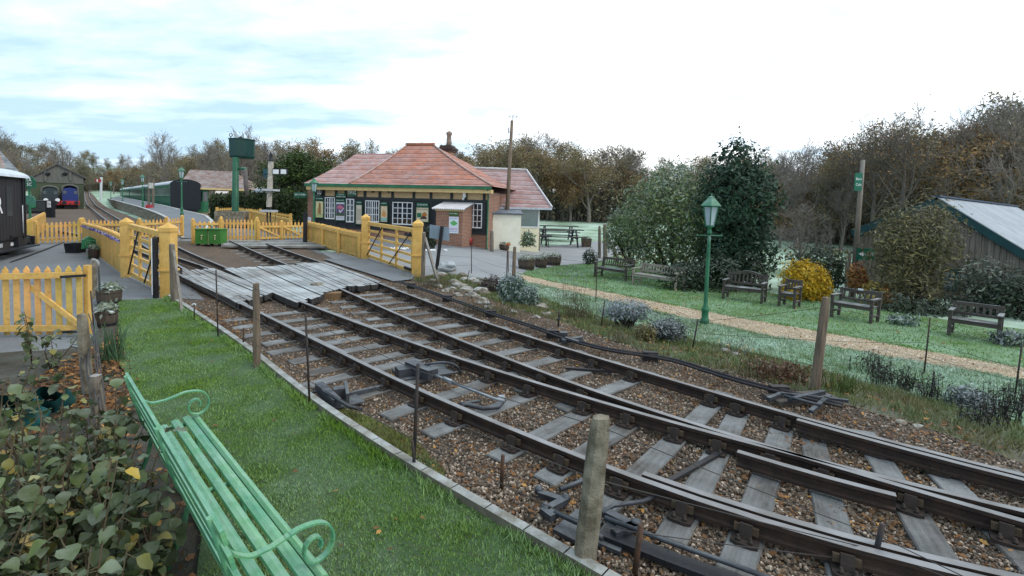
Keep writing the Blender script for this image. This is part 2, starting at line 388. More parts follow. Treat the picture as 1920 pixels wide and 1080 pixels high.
MOSS = groundmat('moss', (.13, .15, .03), (.09, .11, .025), (.14, .10, .05), 3, 20, .0, 2, .9, 35)
def ballastmat():
    m, nt, b = nodes('ballast'); g = nt.nodes.new('ShaderNodeNewGeometry'); vec = g.outputs['Position']
    vo = nt.nodes.new('ShaderNodeTexVoronoi'); vo.inputs['Scale'].default_value = 30; nt.links.new(vec, vo.inputs['Vector'])
    s = nt.nodes.new('ShaderNodeSeparateColor'); nt.links.new(vo.outputs['Color'], s.inputs[0])
    col = mixc(nt, s.outputs[0], (.10, .078, .058), (.26, .20, .145))
    col = mixc(nt, ramp(nt, s.outputs[1], .68, .9), col, (.30, .13, .045))
    col = mixc(nt, ramp(nt, tex(nt, vec, .8, 5), .45, .7), col, mixc(nt, .5, col, (.07, .055, .045)))
    ed = ramp(nt, vo.outputs['Distance'], .0, .7)
    col = mixc(nt, math_(nt, 'MULTIPLY', ed, .55), col, (.015, .012, .01))
    nt.links.new(col, b.inputs['Base Color']); b.inputs['Roughness'].default_value = .85
    bumpit(nt, b, math_(nt, 'SUBTRACT', 1.0, vo.outputs['Distance']), .9, .05); return m
BALL = ballastmat()
# ------------------------------------------------------------------ ground sheets
mb = MB(); ys = [-6 + .9 * i for i in range(45)] + [34.5 * 1.09 ** i for i in range(1, 40)]
ts = [i / 24 for i in range(-60, 61)]
row = len(ts)
for y in ys:
    s = max(14, y * 1.15)
    for t in ts: mb.v.append(V(t * s, y, gz(t * s, y) - .05))
for j in range(len(ys) - 1):
    for i in range(row - 1):
        a = j * row + i; mb.f.append([a, a + 1, a + row + 1, a + row]); mb.mi.append(0); mb.sm.append(True)
tag(mb.build('ground', FIELD, loc=(0, 0, 0)), kind='structure')
EDGE = [(318, 563), (400, 618), (470, 668), (560, 745), (600, 776), (700, 846), (800, 912), (920, 984), (1060, 1066), (1200, 1150)]
EDGEP = pix(EDGE)
BED_R = [(2900, 1130), (2400, 1010), (2050, 925), (1920, 872), (1760, 812), (1560, 752), (1400, 708), (1250, 672), (1150, 640), (1050, 605), (930, 566), (830, 540), (745, 518)]
sheet('ballast_bed', pix(EDGE + [(1500, 1330), (2900, 1300)] + BED_R[0:] + [(640, 493), (575, 465), (500, 449), (425, 443), (345, 447), (322, 475), (300, 520)]), BALL, 0.0, .35, wob=.03)
sheet('track_bed', pix([(322, 475), (345, 447), (318, 438), (236, 402), (185, 377), (163, 352), (150, 352), (150, 372), (172, 398), (200, 425), (250, 470)]), BALL, -.01, 1.2)
sheet('yard', pix([(-500, 700), (-20, 665), (150, 655), (196, 612), (222, 566), (318, 563), (330, 560), (384, 563), (335, 515), (322, 470), (342, 444), (300, 440), (60, 446), (-700, 480)]), ASPH, .012, .7)
lawn_poly = pix([(222, 566), (318, 563)], .03) + pix(EDGE[1:], .03) + pix([(1050, 1500), (330, 1400), (380, 1000), (262, 740), (225, 690), (222, 620)], .03)
sheet('lawn', lawn_poly, LAWNM, .07, .3, wob=.02)
sheet('planting_bed', pix([(222, 566), (222, 620), (225, 690), (262, 740), (380, 1000), (330, 1400), (-900, 1400), (-500, 700), (-20, 665), (150, 655), (196, 612)]), SOIL, .03, .35, wob=.03)
sheet('forecourt', pix([(600, 473), (760, 470), (905, 469), (1000, 463), (1125, 452), (1230, 450), (1230, 462), (1150, 480), (1110, 494), (1050, 498), (990, 505), (978, 516), (930, 527), (880, 522), (830, 512), (790, 520), (745, 517), (640, 494)]), FORE, .012, .8)
UP = [(968, 512), (1000, 520), (1080, 536), (1221, 564), (1326, 585), (1485, 613), (1610, 634), (1746, 660), (1920, 690), (2100, 720), (2700, 815)]
LO = [(2700, 860), (2100, 752), (1920, 712), (1746, 684), (1546, 648), (1420, 626), (1320, 604), (1221, 583), (1115, 558), (1040, 541), (975, 525)]
sheet('gravel_path', pix(UP + LO), PATHM, 0.006, .4)
sheet('gate_apron', pix([(606, 488), (690, 486), (782, 516), (772, 527), (738, 531)]), ASPH, .06, .6)
sheet('far_yard', pix([(342, 444), (425, 444), (500, 450), (575, 466), (640, 494), (600, 470), (575, 445), (500, 428), (420, 420), (385, 430)]), ASPH, -.02, 1.2)
sheet('shed_yard', pix([(-300, 480), (60, 447), (300, 441), (236, 404), (185, 388), (60, 388), (-300, 400)]), BALL, -.03, 2.5)
sheet('garden_lawn', pix([(978, 516), (990, 505), (1050, 498), (1110, 494), (1150, 480), (1300, 520), (1500, 560), (1700, 590), (2100, 640), (2700, 700), (2700, 815)] + UP[::-1][1:]), GARDM, 0.0, .5, wob=.02)
sheet('frosted_verge', pix([(975, 525)] + LO[::-1][1:] + [(2700, 1000), (2100, 860), (1920, 800), (1760, 758), (1560, 700), (1400, 660), (1250, 628), (1150, 604), (1060, 575), (990, 548)]), FROSTM, 0.0, .5, wob=.02)
sheet('mossy_verge', pix([(975, 525), (990, 548), (1060, 575), (1150, 604), (1250, 628), (1400, 660), (1560, 700), (1760, 758), (1920, 800), (2100, 860), (2700, 1000)] + BED_R + [(790, 521), (830, 513), (880, 523), (930, 528)]), VERGE, .01, .4, wob=.03)
sheet('moss_patch', pix([(585, 770), (640, 762), (720, 800), (790, 840), (830, 890), (850, 935), (800, 905), (700, 840)]), MOSS, .028, .25, wob=.03)
# edging board along the lawn, in three lengths
EDM = pm('edging_board', (.21, .19, .155), (.12, .11, .085), 3, .9, .4, 25, frost=.40, fscale=4)
def resample(P, step):
    out = [P[0].copy()]; acc = 0.0
    for a, b in zip(P, P[1:]):
        L = (b - a).length; t = step - acc
        while t < L: out.append(a.lerp(b, t / L)); t += step
        acc = L - (t - step)
    out.append(P[-1].copy()); return out
def smooth(P, it):
    for _ in range(it): P = [P[0]] + [(P[i - 1] + P[i] * 2 + P[i + 1]) / 4 for i in range(1, len(P) - 1)] + [P[-1]]
    return P
ep = smooth(resample(EDGEP, .4), 4)
cuts = [0, len(ep) * 42 // 100, len(ep) * 72 // 100, len(ep) - 1]
for k, (i, j) in enumerate(zip(cuts, cuts[1:])):
    mb = MB()
    for a, b in zip(ep[i:j], ep[i + 1:j + 1]):
        d = (b - a).normalized(); a = V(a.x, a.y, gz(a.x, a.y) + .055); b = V(b.x, b.y, gz(b.x, b.y) + .055)
        mb.bar(a, b + d * (.01 if b is not ep[j] else -.012), .085, .17)
    tag(mb.build('edging_board', EDM), ['frosted grey edging board along lawn, the far length by the gate', 'frosted edging board along lawn beside the point rodding', 'weathered edging board along lawn at the leaning concrete post'][k], 'edging board', 'edging boards between lawn and track')
# ------------------------------------------------------------------ rails
RAILM = pm('rail_steel', (.055, .035, .026), (.03, .022, .02), 7, .55, .3, 60, metal=.25)
def railtop():
    m, nt, b = nodes('rail_head'); vec = coords(nt, False)
    nt.links.new(mixc(nt, ramp(nt, tex(nt, vec, 2.5), .35, .65), (.16, .155, .15), (.26, .262, .27)), b.inputs['Base Color']); b.inputs['Metallic'].default_value = .3; b.inputs['Roughness'].default_value = .5; return m
RTOP = railtop()
RTZ = .215
PROF = [(-.035, -.002), (-.028, .0), (.028, .0), (.035, -.002), (.035, -.036), (.010, -.052), (.010, -.105), (.034, -.118), (.034, -.145), (-.034, -.145), (-.034, -.118), (-.010, -.105), (-.010, -.052), (-.035, -.036)]
def path(pts, step=.5, it=6, dz=RTZ):
    P = [V(p.x, p.y, 0) for p in pix(pts, dz)]
    P = smooth(resample(P, step), it)
    return [V(p.x, p.y, gz(p.x, p.y) + dz) for p in P]
def offset(P, d):
    o = []
    for i, p in enumerate(P):
        t = (P[min(i + 1, len(P) - 1)] - P[max(i - 1, 0)]); n = V(t.y, -t.x, 0).normalized(); o.append(p + n * d)
    return o
def rail(P, label, group='running rails', name='running_rail', drop=0.0, parent=None):
    mb = MB(); n = len(PROF); base = 0
    for i, p in enumerate(P):
        t = (P[min(i + 1, len(P) - 1)] - P[max(i - 1, 0)]); s = V(t.y, -t.x, 0).normalized()
        for x, z in PROF: mb.v.append(p + s * x + V(0, 0, z - drop))
    for i in range(len(P) - 1):
        for k in range(n):
            k2 = (k + 1) % n; mb.f.append([i * n + k, i * n + k2, (i + 1) * n + k2, (i + 1) * n + k][::-1]); mb.mi.append(1 if k in (0, 1, 2) else 0); mb.sm.append(False)
    mb.f.append(list(range(n))); mb.mi.append(0); mb.sm.append(False); mb.f.append([(len(P) - 1) * n + k for k in range(n)][::-1]); mb.mi.append(0); mb.sm.append(False)
    o = mb.build(name, [RAILM, RTOP]); return tag(o, label, 'rail', group)
pA = [(326, 492), (405, 539), (488, 586), (572, 627), (674, 677), (786, 732), (880, 770), (986, 815), (1101, 862), (1141, 877), (1333, 951), (1546, 1018), (1759, 1071), (1950, 1112), (2200, 1160)]
pB = [(326, 459), (440, 508), (515, 545), (563, 565), (687, 611), (786, 646), (863, 673), (980, 709), (1138, 757), (1248, 789), (1376, 822), (1480, 850), (1584, 876), (1700, 905), (1800, 931), (1920, 960), (2150, 1010)]
pC = [(430, 450), (525, 490), (603, 524), (687, 562), (719, 577), (760, 595), (900, 652), (1031, 702), (1138, 742), (1248, 778), (1376, 816), (1480, 848), (1584, 882), (1700, 915), (1800, 943), (1920, 977), (2150, 1040)]
pD = [(500, 456), (600, 490), (701, 526), (760, 549), (880, 594), (949, 617), (1075, 657), (1120, 670), (1300, 723), (1482, 777), (1716, 841), (1920, 893), (2150, 945)]
pS = [(332, 512), (409, 547), (469, 576), (530, 606), (590, 633), (650, 662)]
pR = [(326, 480), (409, 508), (472, 532), (560, 563), (640, 592), (700, 613)]
pAf = [(158, 356), (160, 375), (176, 394), (206, 417), (250, 447), (326, 492)]; pBf = [(166, 356), (168, 368), (178, 382), (200, 397), (231, 415), (272, 434), (326, 459)]
A, B, C_, D, S_, R_ = [path(p) for p in (pA, pB, pC, pD, pS, pR)]
def extend(P, L):
    d = (P[-1] - P[-3]).normalized(); return P + [ground(P[-1] + d * k, RTZ) for k in (L * .33, L * .66, L)]
A, B, C_, D = [extend(P, 5) for P in (A, B, C_, D)]
rail(A, 'outer running rail of the line nearest the lawn'); rail(B, 'inner running rail of the line nearest the lawn, crossing at the frog')
rail(C_, 'inner running rail of the line nearest the garden, crossing at the frog'); rail(D, 'outer running rail of the line nearest the garden verge')
rail(S_, 'tapered switch rail lying against the rail nearest the lawn', 'switch rails', 'switch_rail', .004)
rail(R_, 'tapered switch rail lying between the two lines at the crossing', 'switch rails', 'switch_rail', .004)
rail(path(pAf, 1.5, 4), 'far rail curving past the shed beside the platform', 'platform line rails'); rail(path(pBf, 1.5, 4), 'far rail curving along the foot of the platform wall', 'platform line rails')
rail(path([(330, 470), (250, 438), (190, 425), (120, 418)], 1.2, 4), 'siding rail behind the open yellow gate', 'siding rails'); rail(path([(332, 498), (262, 470), (180, 445), (110, 432)], 1.2, 4), 'nearer siding rail behind the yellow gate bars', 'siding rails')
def sub(P, a, b):
    pa, pb = a, b
    i = min(range(len(P)), key=lambda k: (P[k].xy - pa.xy).length); j = min(range(len(P)), key=lambda k: (P[k].xy - pb.xy).length)
    return P[i:j + 1]
rail(sub(offset(A, -.11), G(1243, 900, RTZ), G(2200, 1150, RTZ)), 'check rail close inside the rail nearest the lawn', 'check rails', 'check_rail')
rail(sub(offset(D, .11), G(1488, 787, RTZ), G(2100, 935, RTZ)), 'check rail with frosted end close inside the rail nearest the garden', 'check rails', 'check_rail')
rail(path([(1383, 845), (1450, 868), (1520, 887), (1600, 909), (1680, 927)], .4, 3), 'short wing rail at the crossing frog', 'check rails', 'wing_rail')
# ------------------------------------------------------------------ sleepers with their chairs
SLEEP = pm('sleeper_timber', (.135, .122, .11), (.045, .04, .036), 1.6, .85, .7, 12, stretch=(1.2, 18, 8), frost=.27, fscale=1.3, lo=.3, hi=.7)
CHM = pm('cast_iron_chair', (.045, .032, .026), (.025, .02, .018), 9, .7, .3, 50)
KEYM = pm('oak_key', (.10, .07, .045), (.06, .045, .03), 9, .8, .3, 40)
mb = MB()                                                 # rail runs along local y
mb.prism([(-.17, -.11, 0), (.17, -.11, 0), (.19, -.06, 0), (.19, .06, 0), (.17, .11, 0), (-.17, .11, 0), (-.19, .06, 0), (-.19, -.06, 0)], (0, 0, .028))
mb.prism([(-.12, -.05, .02), (-.05, -.05, .02), (-.045, -.05, .135), (-.07, -.05, .135)], (0, .1, 0)); mb.prism([(.05, -.05, .02), (.12, -.05, .02), (.085, -.05, .14), (.068, -.05, .14)], (0, .1, 0))
mb.box(.036, .068, -.10, .10, .055, .115, 1)
for sx, sy in ((-.145, .05), (-.145, -.05), (.15, .05), (.15, -.05)): mb.lathe((sx, sy, .028), [(.022, 0), (.022, .022), (.012, .024), (.012, .045)], 6)
chair_me = mb.build('rail_chair', [CHM, KEYM], local=True); cme = chair_me.data; bpy.data.objects.remove(chair_me)
SLT = .045
smesh = {}
def sleeper(o, d, length, rails, label, group):       # o: end point (plan), d: unit direction along the sleeper
    key = round(length, 1)
    if key not in smesh:
        mb = MB(); n = 10; rr = random.Random(key)
        for i in range(n):
            a = key * i / n; b = key * (i + 1) / n
        mb.frame((key / 2, 0, -.06), V(key / 2, 0, 0), V(0, .125, 0), V(0, 0, .06))
        ob = mb.build('sleeper', SLEEP, local=True); bm = bmesh.new(); bm.from_mesh(ob.data)
        bmesh.ops.subdivide_edges(bm, edges=[e for e in bm.edges if abs((e.verts[0].co - e.verts[1].co).x) > .1], cuts=9)
        bmesh.ops.bevel(bm, geom=[e for e in bm.edges if len(e.link_faces) == 2 and e.calc_face_angle(0) > 1], offset=.012, segments=1, affect='EDGES')
        for v in bm.verts: v.co += V(0, 1, .6) * .012 * noise.noise(v.co * 2.3 + V(key * 9, 0, 0))
        bm.to_mesh(ob.data); bm.free(); smesh[key] = ob.data; bpy.data.objects.remove(ob)
    m = o + d * length / 2; z = gz(m.x, m.y) + SLT
    ob = bpy.data.objects.new('sleeper', smesh[key]); COL.objects.link(ob); ob.location = (o.x, o.y, z); a = math.atan2(d.y, d.x)
    zz = gz((o + d * length).x, (o + d * length).y) - gz(o.x, o.y)
    ob.rotation_euler = (R.uniform(-.02, .02), -math.atan2(zz, length) + R.uniform(-.004, .004), a + R.uniform(-.02, .02))
    tag(ob, label, 'sleeper', group)
    for P in rails:
        for p, q in zip(P, P[1:]):
            e = q - p; den = d.x * e.y - d.y * e.x
            if abs(den) < 1e-9: continue
            s = ((p.x - o.x) * e.y - (p.y - o.y) * e.x) / den; t = ((p.x - o.x) * d.y - (p.y - o.y) * d.x) / den
            if 0 <= t < 1 and .05 < s < length - .05:
                c = bpy.data.objects.new('rail_chair', cme); COL.objects.link(c); c.parent = ob; c.location = (s, 0, 0); c.scale = (.86, .86, .95); c.rotation_euler.z = math.atan2(e.y, e.x) - a - PI / 2
                break
    return ob
def nearest(P, p):
    i = min(range(1, len(P) - 1), key=lambda k: (P[k].xy - p.xy).length)
    return i, (P[i + 1] - P[i - 1]).normalized(), P[i]
def hit(P, o, d):
    for p, q in zip(P, P[1:]):
        e = q - p; den = d.x * e.y - d.y * e.x
        if abs(den) < 1e-9: continue
        s = ((p.x - o.x) * e.y - (p.y - o.y) * e.x) / den; t = ((p.x - o.x) * d.y - (p.y - o.y) * d.x) / den
        if 0 <= t <= 1 and s > 0: return s
    return None
ends = [(416, 599), (432, 613), (449, 628), (488, 642), (499, 659), (537, 675), (567, 696), (529, 726), (581, 758), (710, 774), (787, 806), (910, 850), (998, 890), (1105, 940), (1225, 1000), (1340, 1060)]
stops = []
last = None; starts = []
for e in ends: starts.append(G(*e, SLT))
for k in range(15):
    i, t, p = nearest(A, starts[-1]); starts.append(starts[-1] + t * .70)
for k, o in enumerate(starts):
    i, t, p = nearest(A, o); d = V(-t.y, t.x, 0).normalized(); o = V(o.x, o.y, 0) + t * .125
    sB = hit(B, o, d); sD = hit(D, o, d)
    if k < 13: L = (sB or 2.2) + .5; rl = [A, B]; lab = ('weathered grey sleeper with frosted top under the line nearest the lawn', 'sleepers of the line nearest the lawn')
    else: L = (sD or 4) + .55; rl = [A, B, C_, D]; lab = ('long crossing timber under both lines at the frog', 'crossing timbers under both lines')
    if k in (7, 8): lab = (('long sleeper carrying the far side of the point lock', None), ('long frosted sleeper carrying the near side of the point lock', None))[k - 7]
    if k >= 13: stops.append(o + d * (sD or 4))
    sleeper(o, d, L, rl, *lab)
i0, t0, p0 = nearest(D, stops[0]); j = 0; q = stops[0].copy()
Dl = D[:i0][::-1]; acc = 0; nxt = .7
for a, b in zip(Dl, Dl[1:]):
    L = (b - a).length
    while acc + L >= nxt:
        p = a.lerp(b, (nxt - acc) / L); t = (a - b).normalized(); d = V(t.y, -t.x, 0).normalized()
        o = V(p.x, p.y, 0) - d * .55; u_ = p
        if 5 < p.y < 15.2 or p.y > 19.2: 
            n = V(t.y, -t.x, 0).normalized(); s2 = hit(C_, o, d)
            if s2: sleeper(o, d, min(s2 + .5, 3.1), [C_, D], 'weathered grey sleeper half sunk in ballast under the line nearest the garden', 'sleepers of the line nearest the garden')
        nxt += .7 if p.y < 18 else .9
    acc += L
# ------------------------------------------------------------------ level crossing deck
DECK = pm('crossing_planks', (.20, .186, .172), (.088, .082, .076), 2.5, .85, .6, 14, stretch=(1, 1, 1), frost=.52, fscale=.5, island=.4); DECKS = pm('deck_side_shade', (.05, .046, .044), (.03, .028, .027), 5, .9, .4, 20)  # second material paints the vertical plank sides dark, as if shaded
def deck(P1, o1, P2, o2, f1, f2, label, boards):     # planks between two rail curves; f1/f2 = near and far pixel on each rail
    a1, b1 = sub_i(P1, G(*f1[0], RTZ), G(*f1[1], RTZ)); a2, b2 = sub_i(P2, G(*f2[0], RTZ), G(*f2[1], RTZ))
    mb = MB(); rr = random.Random(boards); n = 14
    def at(P, a, b, s, off):
        x = a + (b - a) * s; i = max(0, min(len(P) - 2, int(x))); q = P[i].lerp(P[i + 1], x - i); t = (P[i + 1] - P[i]); nn = V(t.y, -t.x, 0).normalized(); return q + nn * off
    for k in range(boards):
        f, g = (k + .05) / boards, (k + .95) / boards; ext = rr.uniform(-.02, .03); zz = rr.uniform(-.012, .012); sp = rr.choice((.5, .62, .4))
        for s0, s1 in (((0, 1),) if rr.random() < .6 else ((0, sp - .002), (sp + .002, 1))):
            top = []; m = 6
            for i in range(m + 1):
                s = s0 + (s1 - s0) * i / m
                s = s if 0 < s < 1 else s + ext * (1 if s >= 1 else -1)
                l = at(P1, a1, b1, s, o1); r = at(P2, a2, b2, s, o2)
                top += [l.lerp(r, f) + V(0, 0, zz - .008), l.lerp(r, g) + V(0, 0, zz - .008)]
            low = [p - V(0, 0, .14) for p in top]; N = len(top)
            fs = []; gs = []
            for i in range(m):
                q = 2 * i; fs += [(q, q + 1, q + 3, q + 2)]; gs += [(q, q + 2, N + q + 2, N + q), (q + 1, N + q + 1, N + q + 3, q + 3)]
            gs += [(0, N, N + 1, 1), (2 * m, 2 * m + 1, N + 2 * m + 1, N + 2 * m)]; n0 = len(mb.v)
            mb.add(top + low, fs); mb.f += [[n0 + i for i in g] for g in gs]; mb.mi += [1] * len(gs); mb.sm += [False] * len(gs)
    return tag(mb.build('crossing_deck', [DECK, DECKS]), label, 'crossing deck', 'plank decks of the level crossing')
def sub_i(P, pa, pb):
    def par(p):
        i = min(range(len(P)), key=lambda k: (P[k].xy - p.xy).length); best = None
        for j in (i - 1, i):
            if 0 <= j < len(P) - 1:
                e = P[j + 1] - P[j]; t = max(0, min(1, (p - P[j]).xy.dot(e.xy) / e.xy.length_squared)); q = P[j].lerp(P[j + 1], t); dd = (q.xy - p.xy).length
                if best is None or dd < best[0]: best = (dd, j + t)
        return best[1]
    return par(pa), par(pb)
deck(S_, .06, A, -.07, ((455, 569), (345, 518)), ((455, 567), (340, 500)), 'narrow wedge of crossing deck between the paired rails by the gate', 3)
deck(A, .13, R_, -.12, ((455, 567), (352, 507)), ((513, 547), (395, 503)), 'frosted crossing deck between the rails nearest the left gate', 8)
deck(B, .13, C_, -.13, ((566, 567), (428, 503)), ((632, 537), (542, 497)), 'wide frosted crossing deck between the two lines', 13)
deck(C_, .13, D, -.13, ((637, 540), (542, 497)), ((705, 528), (604, 491)), 'frosted crossing deck between the rails nearest the station', 9)
deck(D, .07, offset(D, .95), -.0, ((716, 532), (604, 491)), ((716, 532), (604, 491)), 'narrow crossing deck outside the last rail before the station gate', 4)
deck(offset(S_, -1.0), 0, S_, -.07, ((425, 556), (350, 520)), ((425, 556), (350, 520)), 'frosted crossing deck edge beside the left gate post', 4)
# far pedestrian crossing of planks in front of the far pickets
mb = MB()
for k in range(4): mb.bar(G(418, 461 - k * 2.6, .10), G(612, 463 - k * 2.9, .10), .42, .1)
tag(mb.build('foot_crossing', pm('grey_planks', (.24, .23, .21), (.13, .12, .11), 3, .9, .3, 14, frost=.5)), 'grey plank foot crossing in front of the far picket gate', 'crossing deck')
# ------------------------------------------------------------------ yellow fences and gates
def picket(mb, p, w, h, d, nrm, mi=0, z0=.04):       # one pointed picket; nrm = fence normal
    e = V(0, 0, 1).cross(nrm).normalized() * w / 2; b = p + V(0, 0, z0)
    mb.prism([b - e, b + e, b + e + V(0, 0, h - z0 - w * .8), b + V(0, 0, h - z0), b - e + V(0, 0, h - z0 - w * .8)], nrm * d, mi)
def fence(name, label, cat, px, tops, pitch, wid, rails=(.28, .82), rail_side=-1, posts=True, group=None, brace=False, post_h=1.06, cap=None, postw=.11, posts_at=None):
    P = [G(*p) for p in px]; H = [PY(t[0], t[1], p.y).z - p.z for p, t in zip(P, tops)]
    root = thing(name, label, cat, P[0], 0, group); pk = MB(); tr = MB(); total = sum((b - a).length for a, b in zip(P, P[1:]))
    for si, ((a, b), (h0, h1)) in enumerate(zip(zip(P, P[1:]), zip(H, H[1:]))):
        d = b - a; L = d.length; u = d / L; n = V(u.y, -u.x, 0).normalized() * rail_side
        if n.dot(EYE - a) < 0 and rail_side > 0 or n.dot(EYE - a) > 0 and rail_side < 0: n = -n
        k = max(1, int(L / pitch))
        for i in range(k):
            t = (i + .5) / k; q = a.lerp(b, t); picket(pk, q - n * .02 * (1 if rail_side > 0 else 1), wid, lerp(h0, h1, t) * R.uniform(.985, 1.01), .02, -n)
        for z in rails:
            o = n * .025; tr = MB(); tr.bar(a + o + V(0, 0, h0 * z), b + o + V(0, 0, h1 * z), .05, .10, n); tr.build('rail', YEL, root)
        if brace:
            tr = MB(); tr.bar(a + n * .024 + V(0, 0, h0 * rails[1]), b + n * .024 + V(0, 0, h1 * rails[0]), .045, .09, n); tr.build('brace', YEL, root)
        if cap:
            tr = MB(); tr.bar(a + n * .03 + V(0, 0, h0 * cap), b + n * .03 + V(0, 0, h1 * cap), .07, .16, n); tr.build('capping_board', YEL, root)
    pk.build('pickets', YELP, root)
    if posts:
        for p, h in zip(P, H):
            tr = MB(); n = V(-p.x, -p.y, 0).normalized() * (.06 if rail_side > 0 else -.06); q = p + n; w = postw / 2
            tr.box(q.x - w, q.x + w, q.y - w, q.y + w, q.z, q.z + h * post_h); tr.lathe(q + V(0, 0, h * post_h), [(w * 1.42, 0), (.005, .06)], 4, rot=PI / 4, smooth=False); tr.build('post', YEL, root)
    return root
# near picket gate at the left edge, with straps
root = fence('picket_gate', 'near yellow picket gate with diagonal brace and black strap hinges', 'gate', [(-60, 634), (158, 632)], [(-60, 503), (158, 497)], .157, .088, rails=(.135, .87), rail_side=1, posts=False)
a, b = G(-60, 634), G(158, 632); n = V(0, -1, 0); h = PY(158, 497, b.y).z - b.z
def onb(u, v): return PY(u, v, b.y - .07)
mb = MB(); mb.bar(onb(57, 538), onb(150, 610), .04, .085, n); mb.build('brace', YEL, root)
for (u0_, v0), (u1, v1) in (((116, 519), (164, 516)), ((120, 622), (163, 620))):
    mb = MB(); mb.bar(onb(u0_, v0) - V(0, .03, 0), onb(u1, v1) - V(0, .03, 0), .012, .045, n); mb.build('strap_hinge', BLK, root)
def post(name, label, cat, base, top, w, mat, group=None, cap=None, lean=None, dz=0):
    p = G(*base, dz); t = PY(top[0], top[1], p.y); mb = MB(); d = (t - p); q = p - d * .08
    e = V(1, 0, 0) * w / 2; f = V(0, 1, 0) * w / 2
    mb.frame((q + t) / 2, e, f, (t - q) / 2)
    if cap: mb.lathe(t, [(w * .78, 0), (w * .78, .04), (.01, .04 + w * .55)], 4, rot=PI / 4, smooth=False)
    return tag(mb.build(name, mat), label, cat, group)
post('gate_post', 'plain yellow post at hinge side of the near picket gate', 'post', (166, 628), (164, 497), .085, YEL)
# crossing gates
def gatepost(base, top, w, label):
    p = G(*base); t = PY(*top, p.y); h = t.z - p.z; root = thing('gate_post', label, 'gate post', p, 0, 'tall yellow crossing gate posts')
    mb = MB(); mb.frame(V(0, 0, h * .44 - .05), V(w / 2, 0, 0), V(0, w / 2, 0), V(0, 0, h * .44 + .05)); mb.build('shaft', YEL, root, local=True)
    mb = MB(); c = w * .57; z0 = h * .88; mb.box(-c, c, -c, c, z0, h * .93); mb.lathe((0, 0, h * .93), [(c * 1.42, 0), (.01, h * .07)], 4, rot=PI / 4, smooth=False); mb.build('cap', YEL, root, local=True)
    mb = MB(); mb.box(-w * .62, w * .62, -w * .62, w * .62, h * .36, h * .385); mb.build('collar', YEL, root, local=True)
    return root
gatepost((239, 520), (239, 408), .235, 'tall capped yellow post at the far end of the left crossing gate')
gatepost((317, 558), (316, 417), .27, 'tall capped yellow post nearest the lawn beside left crossing gate')
gatepost((685, 487), (684, 401), .27, 'tall capped yellow post at far end of the station crossing gate')
gatepost((782, 518), (784, 411), .29, 'tall capped yellow post by the old fence post and station crossing gate')
def crossgate(label, pxs, nb, group):      # pxs: bottom-far, bottom-near, top-far, top-near pixels ; depth from ground below
    (u0_, vb0, vt0, g0), (u1, vb1, vt1, g1) = pxs
    Y0 = G(u0_, g0).y; Y1 = G(u1, g1).y
    b0, t0 = PY(u0_, vb0, Y0), PY(u0_, vt0, Y0); b1, t1 = PY(u1, vb1, Y1), PY(u1, vt1, Y1)
    t0 = V(b0.x, b0.y, t0.z); t1 = V(b1.x, b1.y, t1.z)
    d = (b1 - b0).normalized(); n = V(d.y, -d.x, 0).normalized()
    if n.dot(EYE - b0) < 0: n = -n
    root = thing('crossing_gate', label, 'gate', V(b0.x, b0.y, gz(b0.x, b0.y)), 0, group)
    def at(s, z): return b0.lerp(b1, s).lerp(t0.lerp(t1, s), z)
    mb = MB(); mb.bar(at(0, 1), at(1, 1), .13, .14, n); mb.build('top_rail', YEL, root)
    for k in range(nb):
        z = (k + .0) / nb * .98; mb = MB(); mb.bar(at(0, z) + n * .0, at(1, z), .055, .12 if k == 0 else .085, n); mb.build('bar', YEL, root)
    for s in (.02, .34, .67, .98):
        mb = MB(); mb.bar(at(s, -.03) + n * .025, at(s, 1) + n * .025, .06, .11, n); mb.build('upright', YEL, root)
    for s0, s1 in ((.02, .38), (.55, .97)):
        mb = MB(); mb.tube([at(s0, .0) + n * .09, at(s1, .95) + n * .09], .022, 5); mb.build('tie_rod', BLK, root)
    for s, z in ((.93, .88), (.93, .05)):
        mb = MB(); mb.bar(at(s - .08, z) + n * .075, at(s + .05, z) + n * .075, .02, .10, n); mb.build('strap_hinge', BLK, root)
    return root
crossgate('open yellow crossing gate of horizontal bars beside the lawn', ((246, 513, 424, 522), (308, 546, 440, 553)), 5, 'yellow barred crossing gates')
crossgate('yellow crossing gate of horizontal bars in front of the station', ((690, 479, 419, 487), (776, 510, 432, 515)), 5, 'yellow barred crossing gates')
# stop post, black with white edge
p = G(292, 560); t = PY(292, 446, p.y); root = thing('gate_stop_post', 'slim black gate stop post with white painted edge on the lawn corner', 'post', p); h = t.z - p.z
mb = MB(); mb.box(-.035, .045, -.05, .05, -.05, h); mb.build('shaft', BLK, root, local=True); mb = MB(); mb.box(-.062, -.037, -.05, .05, .1, h - .01); mb.build('white_edge', WHT, root, local=True)
